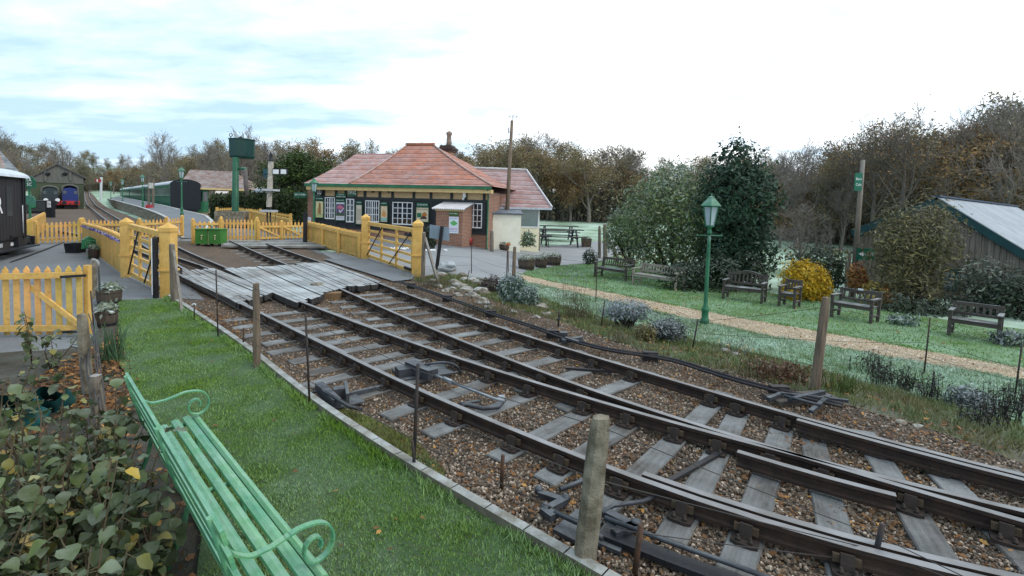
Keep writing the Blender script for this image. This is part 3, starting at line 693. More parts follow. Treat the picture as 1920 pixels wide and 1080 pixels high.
# fence runs
fence('picket_fence', 'curving close boarded yellow fence with fairy lights, from the left gate back', 'fence', [(234, 518), (210, 499), (186, 481), (156, 462)], [(234, 443), (210, 432), (186, 424), (156, 417)], .085, .078, rails=(.2,), rail_side=-1, posts=False, cap=.93)
FAIR = [G(156, 462), G(186, 481), G(210, 499), G(234, 518)]
tops = [(156, 424), (186, 433), (210, 444), (234, 456)]
mb = MB(); root = thing('tinsel_garland', 'purple and white tinsel garland along the curving yellow fence', 'garland', FAIR[0])
pts = [PY(u, v, p.y - .12) for (u, v), p in zip(tops, FAIR)]
pts = smooth(resample(pts, .055), 2); mb.tube(pts, .012, 4)
mb.build('cord', pm('garland_cord', (.2, .2, .5), (.5, .5, .6), 9, .6), root)
mb = MB()
for i, p in enumerate(pts):
    for k in range(5):
        q = p + V(R.uniform(-.05, .05), R.uniform(-.04, .01), R.uniform(-.05, .05)); mb.rock(q, R.uniform(.016, .03), (1, 1, 1), i + k, R.choice((0, 0, 1)), sub=1)
mb.build('tinsel', [pm('tinsel_purple', (.14, .10, .45), (.08, .06, .3), 5, .4), pm('tinsel_white', (.6, .6, .75), (.5, .5, .7), 5, .4)], root)
fence('picket_fence', 'yellow picket fence closing the left yard behind the black wagon buffer', 'fence', [(68, 458), (152, 455)], [(68, 418), (152, 413)], .15, .085, rails=(.2, .8), rail_side=-1, posts=True)
fence('picket_fence', 'rising yellow fence behind the black wagon with frosted capping rail', 'fence', [(30, 452), (60, 446), (85, 432)], [(30, 421), (60, 412), (85, 399)], .10, .085, rails=(.2,), rail_side=-1, posts=False, cap=.95)
fence('picket_fence', 'yellow picket fence across the platform line behind the left gate', 'fence', [(156, 452), (236, 452), (262, 451)], [(156, 412), (236, 413), (262, 413)], .15, .085, rails=(.2, .78), rail_side=1, posts=True)
fence('picket_gate', 'yellow picket gate with diagonal braces closed across the platform line', 'gate', [(264, 451), (312, 449)], [(264, 412), (312, 410)], .15, .085, rails=(.2, .78), rail_side=1, posts=False, brace=True)
fence('picket_fence', 'short yellow picket length ending at the foot of the platform ramp', 'fence', [(313, 449), (342, 446)], [(313, 410), (341, 407)], .15, .085, rails=(.2, .78), rail_side=1, posts=True)
fence('picket_fence', 'short yellow picket panel standing behind the green lever boxes', 'fence', [(362, 457), (414, 455)], [(362, 414), (414, 413)], .17, .09, rails=(.25, .84), rail_side=1, posts=True)
fence('picket_fence', 'long yellow picket fence between green lever boxes and the far gate', 'fence', [(415, 453), (482, 452)], [(414, 410), (482, 411)], .155, .085, rails=(.18, .8), rail_side=-1, posts=True)
fence('picket_gate', 'far yellow picket gate with two diagonal braces across the station line', 'gate', [(484, 452), (528, 450)], [(484, 416), (528, 416)], .155, .085, rails=(.15, .75), rail_side=1, posts=True, brace=True)
fence('picket_gate', 'small braced yellow picket gate by the black post near the station corner', 'gate', [(530, 450), (570, 449)], [(530, 415), (570, 416)], .155, .085, rails=(.15, .75), rail_side=1, posts=False, brace=True)
def fence_at(name, label, pts, pitch, wid, cap=.94):     # pts: (u, vbottom, vtop, Y)
    P = [PY(u, vb, Y) for u, vb, vt, Y in pts]; H = [PY(u, vt, Y).z - p.z for (u, vb, vt, Y), p in zip(pts, P)]
    root = thing(name, label, 'fence', P[0]); pk = MB()
    for a, b, h0, h1 in zip(P, P[1:], H, H[1:]):
        L = (b - a).length; u = (b - a) / L; n = V(u.y, -u.x, 0).normalized(); n = n if n.dot(EYE - a) > 0 else -n; k = int(L / pitch)
        for i in range(k):
            t = (i + .5) / k; picket(pk, a.lerp(b, t), wid, lerp(h0, h1, t), .02, -n, z0=-.3)
        mb = MB(); mb.bar(a + n * .04 + V(0, 0, h0 * cap), b + n * .04 + V(0, 0, h1 * cap), .07, .12, n); mb.build('rail', YEL, root)
    pk.build('pickets', YELP, root)
    for p, h in zip(P, H):
        mb = MB(); mb.box(p.x - .07, p.x + .07, p.y - .07, p.y + .07, p.z - .3, p.z + h * 1.06); mb.build('post', YEL, root)
    return root
fence_at('picket_fence', 'close boarded yellow fence descending behind the signal post', [(470, 425, 394, 34), (545, 446, 410, 29.5)], .10, .09)
fence_at('picket_fence', 'upper yellow fence beside the water tower base', [(407, 418, 390, 38), (440, 420, 388, 38), (488, 422, 393, 37.5), (545, 432, 402, 36)], .16, .085, .88)
root = fence('picket_fence', 'close boarded yellow fence with four posts in front of the station', 'fence', [(576, 456), (605, 465), (635, 475), (674, 486)], [(576, 414), (605, 420), (635, 427), (674, 435)], .085, .08, rails=(.14,), rail_side=1, posts=True, cap=.87, post_h=.97, postw=.13)
post('dark_post', 'black square post between the small picket gate and boarded fence', 'post', (572, 459), (573, 398), .16, BLK)
p = G(577, 452); mb = MB(); t = PY(578, 407, p.y); mb.box(t.x - .13, t.x + .13, t.y, t.y + .06, p.z, t.z); tag(mb.build('pale_board', pm('pale_panel', (.42, .47, .52), (.35, .4, .45), 3, .5)), 'narrow pale grey panel beside the black post at the station fence', 'panel')
# green lever boxes
root = thing('lever_box', 'pair of bright green lever boxes on short legs beside the crossing', 'lever box', G(389, 462))
GB = pm('bright_green_paint', (.055, .20, .04), (.04, .15, .03), 2, .5, .2, 40, dirt=.3)
Yb = G(389, 462).y
for u0_, u1 in ((366, 388), (391, 413)):
    a, b = PY(u0_, 457, Yb), PY(u1, 431, Yb); mb = MB(); mb.box(a.x, b.x, a.y, a.y + .55, a.z, b.z); mb.box(a.x - .03, b.x + .03, a.y - .03, a.y + .58, b.z, b.z + .04)
    bx = mb.build('box', GB, root)
    c = PY((u0_ + u1) / 2 + 1, 443, Yb - .02); mb = MB(); mb.lathe(c, [(.001, 0), (.05, .0), (.05, .05), (.001, .06)], 8); mb.box(c.x - .018, c.x + .018, c.y - .03, c.y + .01, c.z - .16, c.z); mb.build('escutcheon', pm('pale_brass', (.45, .42, .25), None, 5, .5), bx)
for u in (369, 385, 394, 410):
    a = PY(u, 464, Yb); b = PY(u, 457, Yb); mb = MB(); mb.box(a.x - .06, a.x + .06, a.y + .05, a.y + .17, a.z - .1, b.z); mb.build('leg', BLK, root)
a = PY(389.5, 447, Yb); mb = MB(); mb.box(a.x - .05, a.x + .05, a.y + .05, a.y + .3, a.z - .3, a.z + .35); mb.build('lever', pm('pale_brass', (.4, .4, .3)), root)
# ------------------------------------------------------------------ fence posts, steel stakes and wires
def stake(label, base, top, r, mat, cat='stake', group=None, n=6, name='steel_stake'):
    p = G(*base, .02); t = PY(*top, p.y); mb = MB(); d = t - p; mb.tube([p - d * .1, p + d * .5, t], r, n); return tag(mb.build(name, mat), label, cat, group)
ST = pm('dark_stake', (.02, .021, .026), (.05, .03, .02), 9, .6, .2, 60)
def oldpost(label, base, top, w, mat, dep=None, name='fence_post', rough=1.6, chamfer=True, seed=1):
    p = G(*base, .0); t = PY(*top, p.y); d = t - p; mb = MB(); n = 9; dep = dep or w; base_i = 0; k = 8
    for i in range(n + 1):
        s = -.1 + 1.1 * i / n; c = p + d * s; tap = 1 - .12 * max(0, s)
        if i == n: tap *= .8; c = c
        for j in range(k):
            a = 2 * PI * (j + .5) / k; x = max(-.5, min(.5, math.cos(a) * .62)) * w * tap; y = max(-.5, min(.5, math.sin(a) * .62)) * dep * tap
            o = .05 * w * rough * noise.noise(c * 3 + V(j, seed, 0)); mb.v.append(c + V(x * (1 + o), y, 0) + V(o, o, 0))
    for i in range(n):
        for j in range(k):
            j2 = (j + 1) % k; mb.f.append([i * k + j, i * k + j2, (i + 1) * k + j2, (i + 1) * k + j]); mb.mi.append(0); mb.sm.append(False)
    top_c = len(mb.v); mb.v.append(t + V(0, 0, w * .15))
    for j in range(k): mb.f.append([n * k + j, n * k + (j + 1) % k, top_c]); mb.mi.append(0); mb.sm.append(False)
    return tag(mb.build(name, mat), label, 'post')
oldpost('leaning mossy concrete fence post nearest the camera beside the lawn edging', (1094, 1072), (1127, 782), .15, CONCM, .13)
oldpost('rusty brown old sleeper post rising from ballast at the lawn edging', (482, 697), (480, 532), .10, WOODB)
oldpost('tall leaning grey brown post on the garden side near black bushes', (1527, 736), (1549, 558), .12, WOODB, seed=4)
oldpost('brown round post between the bushes and the forecourt', (962, 562), (965, 463), .11, WOODB, seed=5)
oldpost('grey weathered post leaning beside the left crossing gate post', (328, 572), (322, 458), .13, WOODG, seed=6)
oldpost('dark mossy concrete post beside the near picket gate', (166, 742), (153, 590), .12, CONCM, seed=7)
oldpost('pale split timber post stump standing in the wire tangle', (185, 800), (179, 704), .13, WOODG, seed=8)
oldpost('dark old post behind the wire tangle by the flower barrels', (177, 560), (175, 485), .12, CONCM, seed=9)
oldpost('grey weathered post beside the station crossing gate post', (793, 524), (795, 436), .13, WOODG, seed=10)
p = G(793, 522); a = PY(797, 446, p.y - .1); b = G(826, 538)
mb = MB(); mb.bar(a, b - V(0, 0, .1), .07, .09); tag(mb.build('strut', WOODG), 'slanting grey strut propping the old post by the station gate', 'strut')
a = PY(326, 470, G(328, 572).y - .1); b = G(342, 590); mb = MB(); mb.bar(a, b, .05, .06); tag(mb.build('strut', WOODG), 'thin slanting strut propping the grey post at the left gate', 'strut')
SK = [('thin dark stake on ballast beside the crossing deck', (409, 637), (405, 506), .012), ('tall thin dark stake at the lawn edging near the brown post', (316, 0), (0, 0), 0),
      ('dark steel stake standing on the long sleeper of the point lock', (581, 768), (573, 588), .014), ('thick dark steel stake at the edge of the moss patch', (775, 888), (784, 682), .017),
      ('short dark steel stub leaning beside the thick stake', (779, 890), (773, 826), .015), ('short rusty stake with black band in the stones', (940, 916), (943, 853), .018),
      ('rusty stub low in the ballast by the edging', (930, 982), (932, 962), .02), ('rusty leaning stake at the dark rod channel', (1190, 1076), (1202, 984), .02),
      ('thick black stake leaning in front of the nearest rail', (1634, 1072), (1655, 982), .02), ('thin black stake on the verge before the pale frosty bench', (1117, 567), (1120, 486), .014),
      ('leaning black stake beside the silver bush', (1127, 613), (1134, 563), .014), ('leaning stake right of the dark frosted bush', (1298, 655), (1309, 598), .014),
      ('thin black stake on frosted verge in front of the right hand bench', (1733, 697), (1744, 596), .014), ('slim black stake at the far right of the verge', (1903, 742), (1916, 648), .014),
      ('short black stake among the dark flower stems', (1745, 742), (1752, 697), .014), ('thin black stake on the forecourt before the brick hut', (884, 512), (884, 458), .016),
      ('thin dark stake left of the round brown post', (953, 520), (953, 470), .016), ('rusty stake topped with orange tape by the round brown post', (950, 518), (952, 458), .022),
      ('bent dark stick in the rock heap', (872, 538), (880, 507), .012), ('short black signal wire stake in the mossy verge', (1047, 610), (1048, 584), .02), ('short rusty stub among the sleepers near brown post', (456, 655), (457, 615), .015),
      ('dark stake beneath the white insulator by the lawn', (365, 604), (364, 570), .012), ('slim dark rod in the wire tangle by the post stump', (178, 640), (170, 545), .012)]
for lb, bs, tp, r in SK:
    if r: stake(lb, bs, tp, r, STEEL if 'rusty' in lb else ST)
p = PY(364, 571, G(365, 604).y); mb = MB(); mb.rock(p, .045, (1, .8, .6), 3); tag(mb.build('insulator', WHT), 'white insulator knob on a dark stake near the crossing deck', 'insulator')
WIRE = pm('fence_wire', (.03, .03, .033), (.06, .05, .045), 9, .5)
def onpost(base, top, f):
    p = G(*base); t = PY(*top, p.y); return p.lerp(t, f)
def wire(pts, r, label, group):
    P = []
    for a, b in zip(pts, pts[1:]):
        L = (b - a).length
        for i in range(8):
            t = i / 8; q = a.lerp(b, t); q.z -= .012 * L * 4 * t * (1 - t) * .35; P.append(q)
    P.append(pts[-1]); mb = MB(); mb.tube(P, r, 4, cap=False); tag(mb.build('fence_wire', WIRE), label, 'wire', group)
LP = [((328, 572), (322, 458)), ((409, 637), (405, 506)), ((482, 697), (480, 532)), ((581, 768), (573, 588)), ((775, 888), (784, 682)), ((1094, 1072), (1127, 782)), ((1634, 1072), (1655, 982))]
for f, lb in ((.95, 'top'), (.62, 'middle'), (.32, 'lower')):
    wire([onpost(*x, f if i < 6 else f * .8) - V(0, .03, 0) for i, x in enumerate(LP)] + [G(2000, 1170, .5 * f)], .0035, lb + ' fence wire strung from the left gate past the concrete post', 'wires between the lawn and the track')
RP = [((793, 524), (795, 436)), ((884, 512), (884, 458)), ((962, 562), (965, 463)), ((1117, 567), (1120, 486)), ((1298, 655), (1309, 598)), ((1527, 736), (1549, 558)), ((1733, 697), (1744, 596)), ((1903, 742), (1916, 648))]
for f, lb in ((.9, 'top'), (.55, 'middle'), (.28, 'lower')):
    wire([onpost(*x, f) for x in RP] + [G(2100, 790, f)], .0035, lb + ' wire of the garden side fence above the frosted verge', 'wires between the garden and the track')
for k in range(7):     # wire tangle by the left posts
    a = PY(150 + 4 * k, 604 + R.uniform(-25, 30), 6.7); b = PY(168 + 5 * k, 790 + R.uniform(-50, 20), 4.9); m = a.lerp(b, .5) + V(R.uniform(-.06, .06), 0, R.uniform(-.1, .05))
    mb = MB(); mb.tube(smooth(resample([a, a.lerp(m, .5) + V(.03, 0, .02), m, b], .15), 2), .007, 5); tag(mb.build('loose_wire', WIRE), 'loose dark fence wires bundled between the old posts', 'wire', 'bundled loose wires')
pts = [PY(170 + 7.5 * (1 - math.cos(t)), 500 - 13 * math.sin(t), 9.3) for t in [i * PI / 8 for i in range(9)]]
mb = MB(); mb.tube([G(170, 560)] + pts + [G(187, 560)], .022, 6); tag(mb.build('hoop', pm('grey_pipe', (.3, .3, .29))), 'grey bent pipe hoop over the dark old post', 'pipe')
# ------------------------------------------------------------------ points machinery and rodding
ROD = pm('rodding_steel', (.06, .065, .075), (.03, .033, .04), 8, .55, .2, 50, metal=.2, frost=.14)
PLATE = pm('lock_plate', (.06, .065, .072), (.04, .04, .045), 8, .6, .2, 50, frost=.15)
def plank(mb, a, b, w, h, mi=0): mb.bar(a, b, w, h, None, mi)
root = thing('point_lock', 'steel point lock with cover box on two long sleepers beside the lawn', 'point lock', G(620, 748))
mb = MB(); plank(mb, G(612, 757, .06), G(672, 744, .06), .42, .02); mb.build('base_plate', PLATE, root)
mb = MB(); plank(mb, G(598, 724, .14), G(632, 757, .14), .1, .11); mb.build('cover', ROD, root)
mb = MB(); plank(mb, G(624, 737, .14), G(652, 733, .14), .12, .12); plank(mb, G(648, 726, .12), G(652, 752, .12), .04, .18); mb.build('bracket', PLATE, root)
mb = MB(); mb.tube([G(562, 740, .1), G(600, 733, .1), G(640, 738, .1)], .02, 6); mb.build('rod', ROD, root); mb = MB(); mb.tube([G(610, 735, .2), G(655, 762, .2), G(678, 768, .1)], .02, 6); mb.build('rod', ROD, root)
mb = MB(); plank(mb, G(655, 740, .07), G(735, 722, .07), .05, .06); mb.build('stretcher_bar', PLATE, root)
root = thing('point_motor', 'dark steel facing point lock box between the rails with hoop guard', 'point lock', G(780, 695))
mb = MB(); plank(mb, G(744, 703, .05), G(840, 690, .05), .55, .03); mb.build('base_plate', PLATE, root)
mb = MB(); plank(mb, G(768, 684, .17), G(812, 702, .17), .17, .13); plank(mb, G(744, 698, .12), G(772, 694, .12), .2, .12); mb.build('cover', ROD, root)
mb = MB(); mb.tube(smooth(resample([G(792, 690, .05), G(794, 684, .25), G(830, 678, .27), G(858, 684, .26), G(864, 702, .06)], .08), 2), .018, 6); mb.build('hoop_guard', ROD, root)
mb = MB(); mb.tube([G(815, 703, .15), G(838, 713, .14)], .02, 6); mb.tube([G(832, 710, .14), G(848, 717, .14)], .034, 8); mb.tube([G(846, 716, .14), G(925, 747, .13), G(946, 752, .12)], .019, 6); mb.lathe(G(940, 750, .1), [(.05, 0), (.05, .05)], 8); mb.build('rod', pm('pale_rod', (.2, .22, .24), (.12, .13, .15), 6, .5, frost=.5), root)
mb = MB(); mb.tube([G(945, 751, .1), G(935, 763, .1), G(905, 766, .1), G(875, 758, .1), G(865, 762, .1)], .028, 6); mb.tube([G(862, 757, .1), G(900, 752, .1)], .02, 6); mb.build('crank', ROD, root)
root = thing('point_crank', 'blue grey steel cranks and rods on a plate behind the leaning concrete post', 'crank', G(1060, 950))
mb = MB(); plank(mb, G(1010, 925, .09), G(1062, 942, .09), .06, .05); plank(mb, G(1060, 938, .1), G(1024, 957, .1), .06, .05); plank(mb, G(1020, 955, .1), G(1040, 970, .1), .09, .05)
for q in ((1010, 924), (1060, 940), (1022, 958)): mb.lathe(G(*q, .08), [(.035, 0), (.035, .045), (.02, .05), (.015, .065)], 8)
mb.build('crank', ROD, root)
mb = MB(); mb.tube([G(1040, 960, .12), G(1095, 985, .12), G(1130, 1010, .1)], .022, 7); mb.build('rod', ROD, root); mb = MB(); mb.tube([G(1050, 918, .12), G(1100, 898, .12), G(1112, 895, .1)], .02, 7); mb.build('rod', ROD, root)
mb = MB(); plank(mb, G(1060, 975, .04), G(1110, 1000, .04), .35, .03); plank(mb, G(1130, 990, .04), G(1180, 1010, .04), .4, .03); mb.build('base_plate', PLATE, root)
root = thing('point_crank', 'frosted steel crank arm against sleeper end right of the concrete post', 'crank', G(1170, 985))
mb = MB(); plank(mb, G(1130, 958, .1), G(1195, 992, .1), .07, .05); plank(mb, G(1150, 1000, .1), G(1195, 985, .1), .07, .05); mb.lathe(G(1192, 988, .08), [(.04, 0), (.04, .05), (.015, .06)], 8); mb.tube([G(1128, 962, .12), G(1150, 948, .12), G(1205, 940, .12), G(1230, 930, .1)], .018, 7); mb.build('crank', ROD, root)
root = thing('rod_channel', 'dark steel channel of point rods running along the near side ballast', 'point rodding', G(1250, 1040))
for off, nm in ((0, 'channel'), (1, 'rod')):
    mb = MB()
    q = [G(1128, 990, .1), G(1250, 1038, .1), G(1376, 1084, .1), G(1600, 1170, .1)]
    if off == 0: [mb.bar(a - V(0, 0, .03), b - V(0, 0, .03), .13, .04) for a, b in zip(q, q[1:])]
    else: mb.tube([x + V(.03, .05, .05) for x in q], .018, 6)
    mb.build(nm, (BLK, ROD)[off], root)
root = thing('point_rodding', 'long run of black point rodding along the verge on the garden side', 'point rodding', G(930, 590))
RR = [(745, 527), (800, 545), (860, 566), (930, 591), (1000, 612), (1060, 634), (1130, 656), (1200, 664), (1265, 672), (1330, 698), (1400, 718), (1480, 738), (1580, 760)]
for k, o in enumerate((-.055, .055)):
    P = smooth(resample(pix(RR, .13), .3), 3); P = offset(P, o); mb = MB(); mb.tube(P, .024, 6); mb.build('rod', DSTEEL, root)
P = smooth(resample(pix(RR, .1), .3), 3)
for i in range(3, len(P) - 2, 7):
    mb = MB(); mb.box(P[i].x - .12, P[i].x + .12, P[i].y - .05, P[i].y + .05, P[i].z - .12, P[i].z + .07); mb.build('roller_stool', DSTEEL, root)
root = thing('point_crank', 'steel crank frame on timber at foot of the tall garden side post', 'crank', G(1490, 745))
mb = MB(); plank(mb, G(1445, 750, .05), G(1555, 742, .05), .3, .06); mb.build('base', pm('dark_planks', (.09, .08, .07)), root)
mb = MB(); plank(mb, G(1440, 748, .12), G(1465, 738, .12), .05, .04); plank(mb, G(1465, 738, .13), G(1590, 752, .13), .04, .04); plank(mb, G(1480, 750, .13), G(1545, 735, .13), .05, .05); plank(mb, G(1520, 772, .13), G(1555, 742, .13), .05, .04); mb.tube([G(1470, 742, .16), G(1540, 760, .16)], .02, 6); mb.build('arm', ROD, root)
root = thing('point_crank', 'small frosted crank beside far rail below the mossy verge', 'crank', G(1070, 640))
mb = MB(); plank(mb, G(1055, 640, .1), G(1090, 634, .1), .1, .07); plank(mb, G(1060, 634, .14), G(1085, 642, .14), .06, .05); mb.box(*(lambda p: (p.x - .07, p.x + .07, p.y - .07, p.y + .07, p.z, p.z + .2))(G(1056, 642))); mb.build('arm', ROD, root)
for lb, q in (('black rail stretcher bar across sleepers left of the frog', ((1250, 905), (1370, 838))), ('thin steel stretcher bar between the rails beside the point motor', ((1190, 700), (1060, 690)))):
    mb = MB(); plank(mb, G(*q[0], .07), G(*q[1], .07), .05, .03); tag(mb.build('stretcher_bar', DSTEEL), lb, 'stretcher bar')
root = thing('signal_wire_post', 'tiny black pulley stake on the mossy verge', 'stake', G(1048, 612)); mb = MB(); p = PY(1048, 598, G(1048, 612).y); mb.rock(p, .05, (1, 1, .7), 2); mb.bar(p - V(0, 0, .3), p + V(0, 0, .1), .025, .025); mb.build('pulley', DSTEEL, root)
mb = MB(); p = G(594, 540, .12); mb.rock(p + V(0, 0, .08), .17, (1.2, 1, .55), 5, sub=2); tag(mb.build('stone_block', STONE), 'rough pale stone lying on the crossing deck front edge', 'stone')
mb = MB(); p = G(621, 561, .0); mb.frame(p + V(0, 0, .09), V(.24, .05, 0), V(-.03, .15, 0), V(0, 0, .09)); tag(mb.build('timber_block', pm('brown_block', (.22, .13, .06), (.14, .09, .05), 5, .9, .4)), 'brown timber block in the ballast before the deck', 'block')
# ------------------------------------------------------------------ station building
class Wall:                                   # a vertical plane in plan with local axes x (along), y (into), z (up)
    def __init__(s, o, ux):
        s.o = o; s.ux = V(ux.x, ux.y, 0).normalized(); s.uy = V(-s.ux.y, s.ux.x, 0); s.rz = math.atan2(s.ux.y, s.ux.x)
    def px(s, u, v, y=0.0):                   # picture point -> (x, z) on the plane at depth y
        d = ray(u, v); o = s.o + s.uy * y; t = (o - EYE).dot(s.uy) / d.dot(s.uy); p = EYE + d * t
        return (p - s.o).dot(s.ux), p.z - s.o.z
    def w(s, x, y, z): return s.o + s.ux * x + s.uy * y + V(0, 0, z)
Pr = G(912, 467); Pl = PY(576, 420, Pr.y + 3.2); SW = Wall(Pr, Pr - Pl)
st = thing('station_building', 'brick and timber station building with red tiled hipped roof and white windows', 'building', Pr, SW.rz)
xl = SW.px(588, 400)[0]; xm = SW.px(655, 345, -.5)[0] + .6
zt = SW.px(800, 357)[1]; zb = SW.px(740, 372)[1]; zm = zb
zs = SW.px(885, 436)[1]
mb = MB(); mb.box(xl, 0, .06, 6.5, -.3, zt); mb.build('wall_core', TIMB, st, local=True)
mb = MB(); mb.box(xl, 0, .0, .3, -.3, zs); mb.box(-.02, .03, 0, 6.5, -.3, zt - .02); mb.build('brick_wall', BRICK, st, local=True)
mb = MB(); mb.box(xl - .0, -.02, .03, .2, zs + .01, zb - .01); mb.build('timber_wall', TIMB, st, local=True)
mb = MB(); mb.box(xl, -.02, .04, .2, zb, zt); mb.build('buff_panel_wall', PANEL, st, local=True)
beams = [592, 607, 630, 648, 666, 684, 712, 736, 776, 808, 847, 874, 908]
for u in beams:
    x = SW.px(u, 360)[0]; mb = MB(); mb.box(x - .08, x + .08, -.012, .1, zs + .0, zt - .01); mb.build('timber_post', TIMB, st, local=True)
mb = MB(); mb.box(xl, 0, -.02, .1, zb - .12, zb + .04); mb.build('timber_rail', TIMB, st, local=True)
mb = MB(); mb.box(xl, .02, -.07, .1, zs - .09, zs + .03); mb.build('timber_sill', TIMB, st, local=True)
ze = SW.px(800, 348, -.45)[1]
mb = MB(); mb.box(xl - .3, .35, -.50, -.40, ze - .15, ze + .02); mb.build('gutter', GRN, st, local=True)
mb = MB(); mb.box(xl - .25, .30, -.39, .05, ze - .36, ze - .16); mb.build('eaves_board', CREAMT, st, local=True)
def hip(mb, x0, x1, y0, y1, ze, rx0, rx1, ry, zr, curve=.12):
    def ln(a, b, n=8):
        o = []
        for i in range(n + 1):
            t = i / n; p = V(*a).lerp(V(*b), t); p.z -= curve * math.sin(PI * t); o.append(p)
        return o
    for (a, b), (ra, rb) in ((((x0, y0), (x1, y0)), (rx0, rx1)), (((x1, y0), (x1, y1)), (rx1, rx1)), (((x1, y1), (x0, y1)), (rx1, rx0)), (((x0, y1), (x0, y0)), (rx0, rx0))):
        L = ln((*a, ze), (ra, ry, zr)); M_ = ln((*b, ze), (rb, ry, zr)); n = len(L)
        mb.add(L + M_, [(i, n + i, n + i + 1, i + 1) for i in range(n - 1)])
xr0, zr = SW.px(764, 272, 4.2); xr1, _ = SW.px(812, 273, 4.2)
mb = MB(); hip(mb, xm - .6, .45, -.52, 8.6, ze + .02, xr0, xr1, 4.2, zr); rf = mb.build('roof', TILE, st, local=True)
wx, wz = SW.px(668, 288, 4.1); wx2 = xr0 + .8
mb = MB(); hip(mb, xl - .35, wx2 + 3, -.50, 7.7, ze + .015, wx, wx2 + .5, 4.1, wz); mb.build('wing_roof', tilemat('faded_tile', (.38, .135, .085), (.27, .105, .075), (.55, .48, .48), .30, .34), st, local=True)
mb = MB(); mb.tube([(xr0 - .1, 4.2, zr + .03), (xr1 + .1, 4.2, zr + .03)], .12, 8)
mb.build('ridge_tiles', pm('ridge_clay', (.36, .14, .08), (.26, .11, .07), 6, .85, .3, 30, frost=.3), rf, local=True)
for (xa, ya, xb) in ((.45, -.52, xr1), (xm - .6, -.52, xr0)):
    mb = MB(); pp = []
    for i in range(9):
        t = i / 8; q = V(xa, ya, ze + .05).lerp(V(xb, 4.2, zr + .04), t); q.z -= .12 * math.sin(PI * t); pp.append(q)
    mb.tube(pp, .05, 6); mb.build('hip_tiles', pm('hip_mortar', (.38, .26, .22), (.3, .17, .13), 6, .85, .3, 30, frost=.5), rf, local=True)
# chimney
cx, cz = SW.px(839, 285, 6.0); cz0 = SW.px(838, 300, 6.0)[1]; ct = SW.px(838, 262, 6.0)[1]; cw = .42
mb = MB(); mb.box(cx - cw, cx + cw, 6 - cw, 6 + cw, ze, cz); ch = mb.build('chimney', BRICK, st, local=True)
mb = MB(); mb.box(cx - cw - .1, cx + cw + .1, 6 - cw - .1, 6 + cw + .1, cz, cz + .14); mb.box(cx - cw - .16, cx + cw + .16, 6 - cw - .16, 6 + cw + .16, cz + .14, cz + .26); mb.box(cx - cw, cx + cw, 6 - cw, 6 + cw, cz + .26, cz + .42); mb.build('chimney_head', pm('sooty_brick', (.09, .065, .055), (.05, .04, .035), 6, .9, .4, 30), ch, local=True)
zp = SW.px(840, 246, 6.0)[1]
mb = MB(); mb.lathe((cx + .1, 6, cz + .42), [(.2, 0), (.17, .3), (.155, zp - cz - .72), (.21, zp - cz - .66), (.21, zp - cz - .52), (.06, zp - cz - .42)], 10); mb.build('chimney_pot', pm('pot_clay', (.30, .22, .17), (.2, .15, .12), 5, .8), ch, local=True)
# windows: (u0, v0, u1, v1, columns, rows)
def window(u0, v0, u1, v1, nc, nr, main=None):
    x0, z1 = SW.px(u0, v0); x1, z0 = SW.px(u1, v1)
    mb = MB(); t = .045; mb.box(x0 - t, x1 + t, -.05, .05, z0 - t * 1.5, z0); mb.box(x0 - t, x1 + t, -.05, .05, z1, z1 + t); mb.box(x0 - t, x0, -.048, .05, z0, z1); mb.box(x1, x1 + t, -.048, .05, z0, z1)
    for i in range(1, nc):
        x = lerp(x0, x1, i / nc); b = .028 if i == nc // 2 and nc % 2 == 0 else .016; mb.box(x - b, x + b, -.044, .03, z0, z1)
    for i in range(1, nr):
        z = lerp(z0, z1, i / nr); mb.box(x0, x1, -.040, .03, z - .016, z + .016)
    wd = mb.build('window', WHT, st, local=True)
    mb = MB(); mb.box(x0, x1, -.012, .022, z0, z1); mb.build('pane', GLASS, wd, local=True)
for a in ((611, 371, 627, 409, 4, 4), (651, 374, 663, 415, 2, 4), (687, 377, 710, 415, 6, 3), (738, 380, 772, 420, 4, 4), (874, 382, 902, 426, 4, 4)): window(*a)
# right side drainpipe
x, z = SW.px(911, 360); mb = MB(); mb.tube([(.12, -.42, ze - .15), (.06, -.1, ze - .5), (.06, -.1, .1), (.14, -.25, .02)], .045, 7); mb.build('drainpipe', GRN, st, local=True)
x, z = SW.px(576, 362, .5); mb = MB(); mb.box(x + .15, xl - .02, .35, 3, -.3, SW.px(580, 353, .4)[1]); mb.box(x + .1, xl - .02, .3, 3.05, SW.px(580, 353, .4)[1], SW.px(580, 349, .4)[1]); mb.build('screen_wall', BRICK, st, local=True)
x, z = SW.px(872, 366); mb = MB(); mb.box(x - .08, x + .08, -.16, -.02, z - .12, z + .12); mb.tube([(x, -.1, z - .1), (x - .02, -.28, z - .25)], .05, 7); mb.build('security_camera', WHT, st, local=True)
for u in (730, 700):
    x, z = SW.px(u, 358); mb = MB(); mb.box(x - .06, x + .06, -.14, .0, z - .1, z + .1); mb.build('wall_lamp', BLK, st, local=True)
